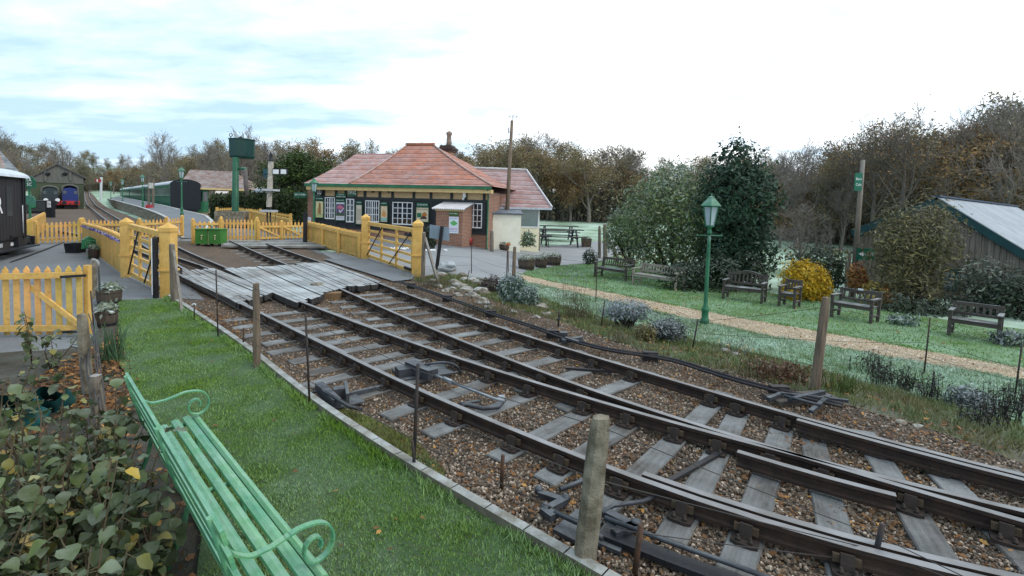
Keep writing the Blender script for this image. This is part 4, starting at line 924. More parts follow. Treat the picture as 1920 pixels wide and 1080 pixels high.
# brick lean-to hut with corrugated roof
hx0, hz1 = SW.px(818, 388, -1.5); hx1, _ = SW.px(868, 388, -1.5); _, hzt = SW.px(840, 387, -1.5); hx0b = SW.px(808, 400, -1.5)[0]
hut = thing('brick_hut', 'small red brick lean-to hut with corrugated white roof on the station front', 'hut', SW.w(hx0, -1.5, -.1), SW.rz)
W_ = hx1 - hx0; zf = hzt; _, zbk = SW.px(812, 375, 0)
mb = MB(); mb.prism([(0, 0, -.2), (0, 1.47, -.2), (0, 1.47, zbk - .1), (0, 0, zf - .02)], (W_, 0, 0)); mb.build('wall', BRICK, hut, local=True)
mb = MB(); N = 30; vs = []; ov = .18
for i in range(N + 1):
    x = -ov + (W_ + 2 * ov) * i / N; dz = .035 * math.cos(i * PI); vs += [V(x, -ov, zf - .03 + dz), V(x, 1.5, zbk + dz)]
mb.add(vs, [(2 * i, 2 * i + 2, 2 * i + 3, 2 * i + 1) for i in range(N)]); mb.add([v - V(0, 0, .03) for v in vs], [(2 * i, 2 * i + 1, 2 * i + 3, 2 * i + 2) for i in range(N)]); mb.add([vs[2 * i] - V(0, 0, k * .03) for i in range(N + 1) for k in (0, 1)], [(2 * i, 2 * i + 1, 2 * i + 3, 2 * i + 2) for i in range(N)])
mb.build('roof', pm('corrugated_white', (.55, .54, .56), (.42, .40, .42), 3, .6, frost=.4), hut, local=True)
mb = MB(); mb.box(-.05, W_ + .05, -.06, -.01, zf - .15, zf - .06); mb.build('fascia', CREAMT, hut, local=True)
# posters and signs on the front
INK = pm('white_lettering', (.8, .8, .8), (.75, .75, .75)); SIGNG = pm('sign_green', (.012, .10, .055), (.01, .085, .045), 5, .4); SIGNK = pm('sign_black', (.012, .014, .018), None, 5, .4)
def cm(name, c): return pm(name, c, tuple(k * .85 for k in c), 6, .5)
def board(name, label, cat, wall, rect, depth, mat, frame=None, parts=(), group=None):
    x0, z1 = wall.px(rect[0], rect[1], -depth); x1, z0 = wall.px(rect[2], rect[3], -depth)
    root = thing(name, label, cat, wall.w(x0, -depth, z0), wall.rz, group); w_, h_ = x1 - x0, z1 - z0
    mb = MB(); mb.box(0, w_, 0, .03, 0, h_); mb.build('panel', mat, root, local=True)
    if frame:
        mb = MB(); t = .045
        for q in ((-t, w_ + t, -t, 0), (-t, w_ + t, h_, h_ + t)): mb.box(q[0], q[1], -.02, .035, q[2], q[3])
        mb.box(-t, 0, -.019, .035, 0, h_); mb.box(w_, w_ + t, -.019, .035, 0, h_); mb.build('frame', frame, root, local=True)
    for k, pt in enumerate(parts):
        mb = MB(); nm, pmat = pt[0], pt[1]
        if pt[2] == 'text': put_text(mb, pt[3], (w_ * pt[4], -.008 - .002 * k, h_ * pt[5]), (1, 0, 0), (0, 0, 1), h_ * pt[6], 0, fit=w_ * pt[7] if len(pt) > 7 else None, bold=.0)
        elif pt[2] == 'box': mb.box(w_ * pt[3], w_ * pt[4], -.006 - .002 * k, -.001, h_ * pt[5], h_ * pt[6])
        elif pt[2] == 'poly': mb.add([V(w_ * a, -.006 - .002 * k, h_ * b) for a, b in pt[3]], [list(range(len(pt[3])))])
        mb.build(nm, pmat, root, local=True)
    return root
board('station_sign', 'black board with white letters under the eaves at the station left end', 'sign', SW, (593, 351, 604, 367), .10, SIGNK, None, [('lettering', INK, 'text', 'UU', .5, .5, 1.15, .7)])
board('station_sign', 'dark name board with tall white letters HAVE under the station eaves', 'sign', SW, (652, 352, 668, 368), .12, SIGNG, None, [('lettering', INK, 'text', 'HAVE', .5, .52, 1.0, .9)])
board('station_sign', 'green sign with two small rows of white lettering above the landscape poster', 'sign', SW, (630, 362, 648, 371), .10, SIGNG, None, [('lettering', INK, 'text', 'TICKETS &', .5, .68, .34, .6), ('lettering', INK, 'text', 'INFORMATION', .5, .22, .34, .95)])
board('poster', 'cream poster with brown tower picture at left end of station front', 'poster', SW, (592, 377, 606, 408), .09, cm('poster_cream', (.62, .57, .32)), GRND, [('picture', cm('poster_brown', (.28, .15, .05)), 'poly', [(.35, .25), (.7, .22), (.66, .85), (.5, .92), (.38, .8)]), ('picture', cm('poster_sand', (.5, .36, .14)), 'poly', [(.2, .25), (.34, .25), (.32, .6), (.2, .5)]), ('caption', cm('poster_lime', (.45, .5, .22)), 'box', .02, .98, .02, .18), ('caption', cm('poster_ink', (.05, .05, .03)), 'box', .05, .95, .19, .21)])
board('poster', 'tall landscape poster in purple pink and white between station windows', 'poster', SW, (630, 379, 646, 413), .09, cm('poster_white', (.62, .62, .68)), GRND, [('picture', cm('poster_violet', (.10, .07, .16)), 'box', .04, .96, .24, .9), ('picture', cm('poster_pink', (.5, .14, .22)), 'poly', [(.1, .72), (.4, .86), (.9, .74), (.75, .64), (.3, .62)]), ('picture', cm('poster_pale', (.6, .55, .6)), 'poly', [(.5, .38), (.95, .66), (.92, .7), (.55, .52), (.3, .6), (.35, .5)]), ('picture', cm('poster_green', (.06, .10, .05)), 'poly', [(.04, .24), (.96, .24), (.9, .36), (.3, .42), (.04, .38)]), ('caption', cm('poster_grey', (.25, .25, .3)), 'text', 'SOUTHERN', .5, .13, .09, .7)])
board('poster', 'narrow pale cream poster right of the two pane station window', 'poster', SW, (668, 384, 678, 420), .09, cm('poster_buff', (.58, .52, .42)), GRND, [('caption', cm('poster_mid', (.42, .37, .3)), 'box', .12, .88, .2 + .0, .8)])
board('poster', 'orange and cream seaside poster behind the gate post', 'poster', SW, (714, 386, 726, 416), .09, cm('poster_peach', (.62, .48, .32)), GRND, [('picture', cm('poster_orange', (.55, .28, .10)), 'poly', [(.1, .4), (.45, .75), (.6, .7), (.85, .45), (.6, .3)]), ('picture', cm('poster_teal', (.25, .45, .42)), 'box', .04, .96, .05, .24)])
board('poster', 'railway poster with green engine and orange figure beside the brick hut', 'poster', SW, (781, 389, 803, 416), .09, cm('poster_ivory', (.62, .55, .40)), GRND, [('caption', cm('poster_ink2', (.12, .06, .03)), 'text', 'BY RAIL OR WATER', .5, .87, .13, .9), ('picture', cm('poster_engine', (.02, .16, .08)), 'box', .06, .42, .3, .62), ('picture', cm('poster_flame', (.42, .16, .04)), 'poly', [(.42, .3), (.5, .62), (.72, .7), (.9, .5), (.7, .3)]), ('picture', cm('poster_dark', (.05, .04, .04)), 'poly', [(.3, .18), (.88, .2), (.85, .32), (.6, .42), (.4, .3)])])
for rect, txt, lab in (((592, 370, 606, 375), 'SOUTHERN', 'small green header board above the cream tower poster'), ((630, 373, 646, 378), 'RAILWAY', 'small green header board above the purple landscape poster'), ((668, 377, 678, 382), 'NEWS', 'small green header board above the narrow cream poster'), ((714, 379, 726, 384), 'EVENTS', 'small green header board above the orange seaside poster'), ((781, 380, 803, 388), 'SOUTHERN RAILWAY', 'green header board above the green engine poster')):
    board('header_board', lab, 'sign', SW, rect, .09, SIGNG, None, [('lettering', INK, 'text', txt, .5, .5, .5, .85)])
HW = Wall(SW.w(0, -1.5, 0), SW.ux)
board('poster', 'white poster with green island map on the brick hut', 'poster', HW, (842, 406, 859, 438), .06, cm('poster_paper', (.70, .74, .80)), None, [('caption', cm('poster_blue', (.12, .2, .5)), 'text', 'ISLE OF WIGHT', .5, .9, .1, .85), ('picture', cm('map_green', (.12, .42, .14)), 'poly', [(.1, .62), (.35, .72), (.5, .78), (.75, .7), (.95, .6), (.7, .5), (.5, .45), (.3, .52)]), ('caption', cm('poster_magenta', (.45, .08, .40)), 'text', 'COASTAL', .5, .26, .17, .85), ('caption', cm('poster_blue', (.12, .2, .5)), 'text', 'VISITOR MAP', .5, .12, .09, .8)])
board('header_board', 'green header board above the island map poster on the hut', 'sign', HW, (842, 396, 859, 405), .06, pm('moss_sign', (.05, .13, .04)), None, [('lettering', INK, 'text', 'BUS & FERRY', .5, .5, .4, .85)])
for u, r, lb in ((866, .2, 'dark red hanging tub left of the pair below station window'), (879, .2, 'dark red hanging tub right of the pair below station window')):
    x, z = SW.px(u, 452, -.2); mb = MB(); mb.lathe(SW.w(x, -.22, z - .2), [(.19, 0), (.24, .38), (.21, .38), (.2, .3)], 10); tag(mb.build('tub', cm('tub_red', (.28, .035, .03))), lb, 'tub')
# annexe and shed
aw = Wall(PY(905, 462, Pr.y + 2.5), V(1, .10, 0))
an = thing('cafe_annexe', 'cream boarded annexe with pale tiled roof behind the telegraph pole', 'building', V(aw.o.x, aw.o.y, aw.o.z), aw.rz)
axr = aw.px(1012, 400)[0]; aze = aw.px(960, 391)[1]; axl = -1.5
mb = MB(); mb.box(axl, axr, 0, 6, -.4, aze); mb.build('wall', CREAM, an, local=True)
r0 = aw.px(862, 314, 3.4); r1 = aw.px(986, 321, 3.4); e0 = aw.px(900, 388, -.4); e1 = aw.px(1035, 390, -.4); zr_ = (r0[1] + r1[1]) / 2
mb = MB()
fa = [V(axl - 1.5, -.4, e0[1]), V(e1[0], -.4, e1[1]), V(r1[0], 3.4, zr_), V(r0[0] - 1, 3.4, zr_)]
mb.add(fa, [(0, 1, 2, 3)]); mb.add([V(e1[0], -.4, e1[1]), V(e1[0], 7, e1[1]), V(r1[0], 3.4, zr_)], [(0, 1, 2)]); mb.add([V(e1[0], 7, e1[1]), V(axl - 1.5, 7, e1[1]), V(r0[0] - 1, 3.4, zr_), V(r1[0], 3.4, zr_)], [(0, 1, 2, 3)])
arf = mb.build('roof', TILEP, an, local=True)
mb = MB(); mb.tube([(r0[0] - 1, 3.4, zr_ + .03), (r1[0], 3.4, zr_ + .03)], .10, 7); mb.build('ridge_tiles', pm('frosted_ridge', (.4, .38, .38), (.3, .28, .28), 5, .8, frost=.7), arf, local=True)
mb = MB(); mb.bar(fa[0] - V(0, .02, .06), fa[1] - V(0, .02, .06), .06, .12); mb.build('gutter', pm('pale_gutter', (.5, .55, .6)), an, local=True)
mb = MB(); mb.bar(fa[1] + V(0, -.03, .03), fa[2] + V(0.03, 0, .05), .05, .14); mb.build('bargeboard', WHT, an, local=True)
x0, z1 = aw.px(978, 392); x1, z0 = aw.px(1008, 425); mb = MB(); mb.box(x0 - .05, x1 + .05, -.04, .02, z0 - .08, z0); mb.box(x1, x1 + .08, -.04, .02, z0, z1); wd = mb.build('window', WHT, an, local=True); mb = MB(); mb.box(x0, x1, -.015, .01, z0, z1); mb.build('pane', pm('sky_glass', (.13, .20, .19), (.06, .10, .10), .8, .12, spec=.8), wd, local=True)
hw = Wall(PY(918, 468, Pr.y + .9), V(1, .10, 0)); x1 = hw.px(975, 460)[0]; z1 = hw.px(940, 401)[1]
sh = thing('garden_shed', 'small cream boarded shed with dark blue grey lean-to roof behind telegraph pole', 'shed', hw.o, hw.rz)
mb = MB(); mb.box(0, x1, 0, 1.5, -.2, z1)
for k in range(14): mb.box(-.012, x1 + .012, -.012 , -.001, -.2 + z1 * k / 14 * 1.08, -.2 + z1 * (k + .86) / 14 * 1.08)
mb.build('wall', pm('pale_cream_boards', (.80, .78, .66), (.72, .70, .58), 3, .6), sh, local=True)
mb = MB(); zt_ = hw.px(940, 392, 1.3)[1]; mb.prism([(-.15, -.15, z1 - .02), (-.15, -.15, z1 + .05), (-.15, 1.6, zt_ + .05), (-.15, 1.6, zt_ - .02)], (x1 + .25, 0, 0)); mb.build('roof', pm('felt_roof', (.10, .12, .16), (.07, .08, .11), 5, .6, frost=.25), sh, local=True)
sheet('station_apron', [SW.w(xl - 3, -7, 0), SW.w(.3, -5.5, 0), SW.w(.3, .2, 0), SW.w(xl - 3, .2, 0)], ASPH, .004, 1.0)
# telegraph pole with weather instrument
p = G(947, 466); t = PY(960, 226, p.y); root = thing('telegraph_pole', 'tall leaning timber pole with small weather instrument on top', 'pole', p)
mb = MB(); mb.tube([p - V(0, 0, .3), p.lerp(t, .5), t], [.14, .12, .09], 9); mb.build('pole', WOODB, root)
mb = MB(); q = PY(962, 218, p.y); mb.tube([t, q], .025, 6); mb.tube([PY(955, 219, p.y), PY(970, 220, p.y)], .022, 6)
for u, v in ((955, 218), (962, 217), (969, 218)): mb.lathe(PY(u, v + 1, p.y), [(.05, 0), (.055, .06), (.02, .09)], 7)
mb.build('weather_instrument', WHT, root); mb = MB(); q = PY(957, 245, p.y); mb.box(q.x - .16, q.x - .06, q.y - .08, q.y + .05, q.z - .15, q.z + .18); mb.build('junction_box', pm('pale_grey', (.5, .52, .55)), root)
# ------------------------------------------------------------------ lamps
LG = pm('lantern_glass', (.42, .50, .54), (.28, .35, .38), 2.5, .15, spec=.6)
def lamp(label, base, top, group='green platform lamp posts', Y=None, k=1.0, first=None):
    p = G(*base) if Y is None else PY(*base, Y); h = PY(*top, p.y).z - p.z
    if first:
        s = h / first['h']; return dup(first, p, R.uniform(-.2, .2), (s, s, s), label, group)
    root = thing('lamp_post', label, 'lamp post', p, .2, group); root['h'] = h
    mb = MB(); mb.lathe((0, 0, -.05), [(.11, 0), (.11, .16), (.085, .2), (.085, .38), (.1, .4), (.1, .44), (.06, .5), (.05, .62), (.045, h * .62), (.035, h * .70)], 12); mb.build('base_column', GRN, root, local=True)
    mb = MB()
    for i in range(30):
        t = i / 30; z = .65 + (h * .6 - .65) * t
        for q in range(2): mb.tube([(.046 * math.cos(t * 40 + q * PI), .046 * math.sin(t * 40 + q * PI), z), (.046 * math.cos((t + 1 / 30) * 40 + q * PI), .046 * math.sin((t + 1 / 30) * 40 + q * PI), z + (h * .6 - .65) / 30)], .012, 3, cap=False)
    mb.build('twisted_moulding', GRN, root, local=True)
    mb = MB(); mb.tube([(-.34, 0, h * .69), (.34, 0, h * .69)], .014, 6)
    for x in (-.34, .34): mb.lathe((x, 0, h * .69 - .025), [(.008, 0), (.026, .012), (.026, .035), (.008, .05)], 7)
    mb.build('ladder_bar', GRN, root, local=True)
    mb = MB(); mb.lathe((0, 0, h * .70), [(.04, 0), (.07, .03), (.05, .08), (.045, .16), (.1, .19), (.1, .21)], 12); mb.build('collar', GRN, root, local=True)
    zl = h * .70 + .21; zh = h * .915
    mb = MB(); r0_, r1_ = .115, .20
    for i in range(6):
        a = i * PI / 3; mb.tube([(r0_ * math.cos(a), r0_ * math.sin(a), zl), (r1_ * math.cos(a), r1_ * math.sin(a), zh)], .014, 4)
    mb.lathe((0, 0, zl - .02), [(r0_ + .01, 0), (r0_ + .01, .04)], 6, smooth=False); mb.lathe((0, 0, zh - .02), [(r1_ + .015, 0), (r1_ + .015, .04)], 6, smooth=False); ln_ = mb.build('lantern_frame', GRN, root, local=True)
    mb = MB(); mb.lathe((0, 0, zl), [(r0_ - .01, 0), (r1_ - .01, zh - zl)], 6, smooth=False); mb.build('glass', LG, ln_, local=True)
    mb = MB(); mb.lathe((0, 0, zh), [(r1_ + .075, 0), (r1_ + .07, .02), (.10, h * .06), (.085, h * .062), (.085, h * .068), (.05, h * .075), (.012, h * .082), (.02, h * .086), (.004, h * .10)], 6, smooth=False); mb.build('lamp_hood', GRN, root, local=True)
    return root
L0 = lamp('green twisted lamp post with hexagonal lantern standing on the garden lawn', (1321, 607), (1332, 366), group='green lamp posts')
# ------------------------------------------------------------------ platform
PT = [(216, 376, 66), (262, 388, 46), (300, 401, 34), (312, 408, 31)]
PRt = [(250, 374, 66), (300, 384, 48), (345, 395, 38), (385, 404, 32), (397, 414, 29.5)]
root = thing('station_platform', 'grey asphalt railway platform with white edges and concrete wall', 'platform', PY(340, 420, 31))
Lf = [PY(u, v, Y) for u, v, Y in [(200, 372, 95)] + PT]; Rt = [PY(u, v, Y) for u, v, Y in [(222, 369, 95)] + PRt]
Lf = smooth(resample(Lf, 2), 3); n = len(Lf)
def atp(P, s):
    L = [0]
    for a, b in zip(P, P[1:]): L.append(L[-1] + (b - a).length)
    x = s * L[-1]
    for i in range(len(P) - 1):
        if x <= L[i + 1] + 1e-6: return P[i].lerp(P[i + 1], (x - L[i]) / max(1e-6, L[i + 1] - L[i]))
    return P[-1]
N = 60; l = [atp(Lf, i / N) for i in range(N + 1)]; r = [atp(Rt, i / N) for i in range(N + 1)]
rl_, rr_ = G(343, 446, .03), G(372, 447, .03)
l.append(rl_); r.append(rr_)
mb = MB(); mb.add([q for ab in zip(l, r) for q in ab], [(2 * i, 2 * i + 1, 2 * i + 3, 2 * i + 2) for i in range(len(l) - 1)]); mb.build('deck', ASPH, root)
mb = MB(); mb.add([q for a in l for q in (a, V(a.x, a.y, a.z - 1.0))], [(2 * i, 2 * i + 2, 2 * i + 3, 2 * i + 1) for i in range(len(l) - 1)]); mb.add([q for a in r for q in (a, V(a.x, a.y, a.z - 1.0))], [(2 * i, 2 * i + 1, 2 * i + 3, 2 * i + 2) for i in range(len(r) - 1)])
for i in range(0, N, 1): mb.bar(l[i] + V(.02, -.03, -.05), V(l[i].x + .02, l[i].y - .03, l[i].z - .95), .09, .09)
mb.build('wall', CONC, root)
mb = MB()
for P in (l, r):
    for a, b in zip(P, P[1:]): mb.bar(a + V(0, 0, .012), b + V(0, 0, .012), .16, .05)
mb.build('white_edge', pm('worn_white_edge', (.50, .50, .49), (.34, .34, .33), 1.5, .8), root)
lamp('green platform lamp post nearest the ramp', (341, 402), (343, 313), Y=31, first=L0); lamp('green lamp post on platform beside the notice frame', (268, 387), (268, 327), Y=46, first=L0)
lamp('small green platform lamp post further along coaches', (230, 380), (230, 336), Y=63, first=L0); lamp('farthest tiny lamp post at the platform end', (208, 376), (206, 340), Y=80, first=L0)
lamp('green lamp post standing before the station left corner', (588, 440), (585, 334), Y=Pr.y + 1.2, first=L0)
root = thing('notice_board', 'two post notice frame with hanging pale board on the platform', 'notice board', PY(284, 391, 44))
for u in (279.5, 287.5): mb = MB(); a, b = PY(u - .5, 391, 44), PY(u, 334, 44); mb.bar(a, b, .13, .13); mb.build('post', WOODG, root)
a, b = PY(279, 353, 43.9), PY(287, 343, 43.9); mb = MB(); mb.box(a.x, b.x, a.y - .03, a.y + .03, a.z, b.z); mb.build('board', pm('pale_board', (.6, .6, .55)), root)
a, b = PY(276, 391, 43.5), PY(284, 384, 43.5); mb = MB(); mb.box(a.x, b.x, a.y - .2, a.y + .2, a.z, b.z); mb.lathe(V((a.x + b.x) / 2, a.y - .2, (a.z + b.z) / 2), [(.06, 0), (.06, .02)], 8); tag(mb.build('fire_bucket_box', cm('box_red', (.42, .04, .05))), 'small red box at foot of the platform notice frame', 'box')
# ------------------------------------------------------------------ carriages
CG = pm('carriage_green', (.02, .16, .085), (.012, .11, .06), 1.5, .35); CE = pm('carriage_end', (.010, .013, .022), (.008, .01, .014), 3, .5); CR = pm('carriage_roof', (.5, .52, .55), (.38, .40, .43), 2, .6, frost=.5)
CWIN = pm('carriage_glass', (.16, .24, .22), (.06, .10, .10), 3, .1, spec=.7); CL = pm('carriage_lining', (.012, .06, .035))
c0 = PY(320, 396, 48); dr = V(-.66, .75, 0).normalized(); rx = V(-dr.y, dr.x, 0) * -1
def carriage(s0, L, lab):
    o = c0 + dr * s0; rz = math.atan2(dr.y, dr.x); root = thing('railway_carriage', lab, 'railway carriage', V(o.x, o.y, o.z - .55), rz, 'green coaches at the platform')
    h0, h1, w_ = .95, 3.15, 2.5    # local x along train, local y to the left of travel; platform side is +y
    mb = MB(); mb.box(.05, L - .05, -w_, 0, h0, h1); mb.build('body', CG, root, local=True)
    mb = MB(); mb.box(0, .05, -w_ - .02, .02, h0 - .2, h1); ar = [(0, -w_ / 2 + math.cos(a) * (w_ / 2 + .05), h1 + math.sin(a) * .55) for a in [i * PI / 12 for i in range(13)]]; mb.prism(ar, (.05, 0, 0)); mb.build('end_panel', CE, root, local=True)
    mb = MB(); ar = [(.05, -w_ / 2 + math.cos(a) * (w_ / 2 + .06), h1 + math.sin(a) * .5) for a in [i * PI / 12 for i in range(13)]]; mb.prism(ar, (L - .1, 0, 0)); mb.build('roof', CR, root, local=True)
    n_ = int(L / .62); wn = MB(); lnm = MB()
    for i in range(n_):
        x = .3 + (L - .6) * i / n_; wn.box(x, x + .36, .0, .012, 2.05, 2.85); lnm.box(x + .43, x + .47, .0, .014, h0 + .1, 3.0)
    lnm.box(.1, L - .1, 0, .016, 1.9, 1.95); wn.build('window', CWIN, root, local=True)['kind'] = 'stuff'; lnm.build('door_lining', CL, root, local=True)
    mb = MB(); mb.box(.1, L - .1, -w_ + .2, -.2, .55, h0); 
    for x in (2.2, 4.2, L - 4.2, L - 2.2):
        for y in (-.45, -w_ + .45): mb.tube([(x, y - .06, .45), (x, y + .06, .45)], .45, 12)
    mb.build('running_gear', BLK, root, local=True)
for s0, L, lab in ((0, 24, 'nearest green coach with dark blue end beside the platform lamp'), (24.6, 24, 'second green coach along the platform'), (49.2, 24, 'third green coach along the platform')): carriage(s0, L, lab)
# ------------------------------------------------------------------ water tower
p = PY(441, 412, 34); root = thing('water_tower', 'green water tank on a tall fluted column with leather hose', 'water tower', p)
def yq(u, v): return PY(u, v, 34)
t0 = yq(442, 295); mb = MB(); mb.tube([p - V(0, 0, .6), p + V(0, 0, .0), t0], [.23, .23, .20], 10); mb.build('column', pm('tower_green', (.02, .11, .06), (.012, .07, .04), 2, .45, .1, 60, dirt=.35), root)
a, b = yq(418, 294), yq(466, 259); cxm = (a.x + b.x) / 2; w2 = (b.x - a.x) / 2 * .93; mb = MB()
q = [V(math.cos(t + .6) * w2 * 1.12, math.sin(t + .6) * w2 * 1.12, 0) for t in [i * PI / 2 for i in range(4)]]; oct_ = []
mb.lathe((cxm, 34 + w2, a.z), [(w2 * .93, 0), (w2, .12), (w2 * 1.03, (b.z - a.z) * .96), (w2 * 1.09, (b.z - a.z) * .965), (w2 * 1.09, b.z - a.z)], 8, rot=.75, smooth=False); tk = mb.build('tank', pm('tank_green', (.009, .048, .040), (.006, .034, .03), 1.5, .45, dirt=.3), root)
mb = MB(); hz_ = b.z; mb.tube([(cxm - w2, 34 + w2, hz_), (cxm - w2, 34 + w2, hz_ + .15)], .03, 6)
mb.tube([V(cxm - w2 + .02 + .1 * math.cos(t), 34 + w2, hz_ + .28 + .12 * math.sin(t)) for t in [i * PI / 5 for i in range(11)]], .025, 5); mb.build('float_ring', BLK, tk)
mb = MB(); mb.lathe((cxm + .1, 34 + w2 * .6, hz_), [(.16, 0), (.12, .1), (.02, .18)], 7); mb.build('lid_knob', BLK, tk)
mb = MB(); mb.tube([yq(446, 316), yq(460, 316), yq(461, 320)], .09, 7); arm_ = mb.build('spout_arm', GRN, root)
mb = MB(); mb.tube([yq(460, 318), yq(461, 345), yq(463, 367)], [.14, .15, .13], 8); mb.build('hose', pm('canvas_hose', (.13, .115, .11), (.09, .08, .075), 5, .9), arm_)
mb = MB(); a, b = yq(410, 424), yq(464, 397); mb.box(a.x, b.x, 33.5, 36.5, a.z, b.z); tag(mb.build('plinth', CONCM), 'square mossy concrete plinth under the water tower', 'plinth')
mb = MB(); mb.tube([yq(459, 372), yq(459, 394)], .018, 4); mb.build('chain', BLK, root)
# signal post beside the far gate
p = PY(505, 425, 28.5); ys_ = 28.5; root = thing('semaphore_signal', 'weathered white signal post seen from behind with two white arms', 'signal', p)
def yy(u, v, d=0): return PY(u, v, ys_ + d)
WP = pm('peeling_white', (.55, .52, .46), (.27, .22, .17), 5, .8, .3, 25, stretch=(3, 3, 1))
mb = MB(); mb.bar(yy(504.5, 388), yy(508, 302), .22, .20, V(1, 0, 0)); mb.build('post', WP, root)
mb = MB(); mb.lathe(yy(508, 302), [(.18, 0), (.12, .06), (.08, .3), (.1, .34), (.02, .5)], 8); mb.build('finial', BLK, root)
mb = MB(); [mb.tube([yy(u, 460), yy(u, 386)], .045, 6) for u in (501, 507)]; mb.build('leg', BLK, root)
for u0_, u1, lb in ((512, 523, 0), (527, 537, 1)):
    a, b = yy(u0_, 326), yy(u1, 318); mb = MB(); mb.box(a.x, b.x, a.y - .05, a.y - .02, a.z, b.z); mb.build('arm', WHT, root)
a, b = yy(508, 327.5), yy(540, 316.5); mb = MB(); mb.box(a.x, b.x, a.y - .02, a.y, a.z, b.z); mb.build('arm_back', BLK, root)
mb = MB(); a, b = yy(495, 333), yy(503, 317); mb.box(a.x, b.x, a.y - .1, a.y + .05, a.z, b.z); mb.lathe(yy(499, 326, -.12), [(.001, 0), (.13, 0), (.13, .06)], 10); mb.build('spectacle', pm('lamp_case', (.02, .08, .10), None, 5, .3), root)
mb = MB(); a, b = yy(499, 358), yy(520, 355); mb.box(a.x, b.x, a.y - .5, a.y + .3, a.z, b.z); mb.build('landing', pm('pale_grey', (.5, .52, .55)), root); mb = MB(); a, b = yy(494, 397), yy(517, 394); mb.box(a.x, b.x, a.y - .4, a.y + .3, a.z, b.z); mb.build('landing', pm('pale_grey', (.5, .52, .55)), root)
mb = MB(); mb.tube([yy(518, 330), yy(516, 415)], .012, 4); mb.tube([yy(512, 333), yy(520, 333)], .02, 4); mb.build('operating_rod', DSTEEL, root)
p = PY(189, 378, 78); root = thing('semaphore_signal', 'far white signal post with red arm beyond the platform end', 'signal', p)
mb = MB(); mb.bar(p, PY(190, 332, 78), .22, .22); mb.build('post', WHT, root); a, b = PY(179, 341, 77.8), PY(189, 336, 77.8); mb = MB(); mb.box(a.x, b.x, a.y, a.y + .05, a.z, b.z); mb.build('arm', cm('signal_red', (.5, .03, .04)), root)
a, b = PY(181, 341, 77.7), PY(183, 336, 77.7); mb = MB(); mb.box(a.x, b.x, a.y, a.y + .05, a.z + .0, b.z); mb.build('arm_band', WHT, root)
# gentlemen sign
GW = Wall(PY(560, 366, 31), V(1, 0, 0))
board('hanging_sign', 'dark green sign reading GENTLEMEN left of the station', 'sign', GW, (551, 360, 575, 371), 0, SIGNG, None, [('lettering', INK, 'text', 'GENTLEMEN', .5, .55, .42, .9)])
# ------------------------------------------------------------------ brick cottage behind, hedge-side shed
bw = Wall(PY(372, 400, 50), V(1, .40, 0)); root = thing('brick_cottage', 'buff brick cottage with brown tiled hipped roof beyond the coaches', 'building', bw.o, bw.rz)
x0, x1 = bw.px(343, 380)[0], bw.px(490, 380)[0]; z1 = bw.px(390, 353)[1]
mb = MB(); mb.box(x0, x1, 0, 7, -1.5, z1); mb.build('wall', BRICKY, root, local=True)
e = bw.px(372, 352, -.4); rA = bw.px(377, 319, 3.5); mb = MB(); hip(mb, x0 - .4, x1 + .4, -.5, 7.5, e[1], rA[0] - 1.0, x1 - 3, 3.5, rA[1], .05); mb.build('roof', TILEB, root, local=True)
mb = MB(); mb.box(x0 - .3, x1 + .3, -.5, -.42, e[1] - .15, e[1]); mb.build('gutter', CREAMT, root, local=True)
a, b = bw.px(370, 398), bw.px(391, 357); mb = MB(); mb.box(a[0], b[0], -.05, .05, a[1], b[1]); dd = mb.build('door', GRN, root, local=True)
for f in (.08, .55): mb = MB(); mb.box(lerp(a[0], b[0], f), lerp(a[0], b[0], f + .37), -.07, -.04, lerp(a[1], b[1], .5), lerp(a[1], b[1], .92)); mb.build('pane', GLASS, dd, local=True)
a, b = bw.px(411, 382), bw.px(427, 362); mb = MB(); mb.box(a[0] - .1, b[0] + .1, -.05, .02, a[1] - .1, b[1] + .1); wd = mb.build('window', CREAMT, root, local=True); mb = MB(); mb.box(a[0], b[0], -.07, 0, a[1], b[1])
for i in range(7): x = lerp(a[0], b[0], (i + .5) / 7); mb.box(x - .05, x + .05, -.09, -.07, a[1], b[1])
mb.build('curtain', pm('net_curtain', (.62, .66, .72), (.5, .55, .62), 5, .8), wd, local=True)
a, b = bw.px(404, 361, -.6), bw.px(428, 355, -.6); mb = MB(); mb.prism([(a[0], -.75, a[1]), (a[0], -.05, b[1]), (a[0], -.05, b[1] - .12), (a[0], -.75, a[1] - .12)], (b[0] - a[0], 0, 0)); mb.build('awning', pm('awning_white', (.66, .62, .60), (.55, .5, .48), 5, .7), root, local=True)
a, b = bw.px(394, 384), bw.px(400, 358); mb = MB(); mb.box(a[0], b[0], -.04, .02, a[1], b[1]); mb.build('window', GLASS, root, local=True)
for i in range(2):
    a, b = (bw.px(352, 378), bw.px(362, 362)) if i else (bw.px(446, 384), bw.px(456, 364)); mb = MB(); mb.box(a[0], b[0], -.04, .02, a[1], b[1]); mb.build('window', GLASS, root, local=True)
root = thing('store_shed', 'low shed with pale frosted roof half hidden behind the signal post', 'shed', PY(500, 380, 44)); a, b = PY(478, 380, 44), PY(520, 362, 44)
mb = MB(); mb.box(a.x, b.x, 44, 47, a.z - 1, b.z); mb.build('wall', pm('dark_boards', (.05, .05, .05)), root); mb = MB(); c = PY(520, 351, 46); mb.prism([(a.x - .3, 43.7, b.z), (a.x - .3, 45.5, c.z), (a.x - .3, 47.3, b.z)], (b.x - a.x + .6, 0, 0)); mb.build('roof', pm('frosty_roof', (.5, .54, .58), (.38, .42, .46), 4, .7), root)
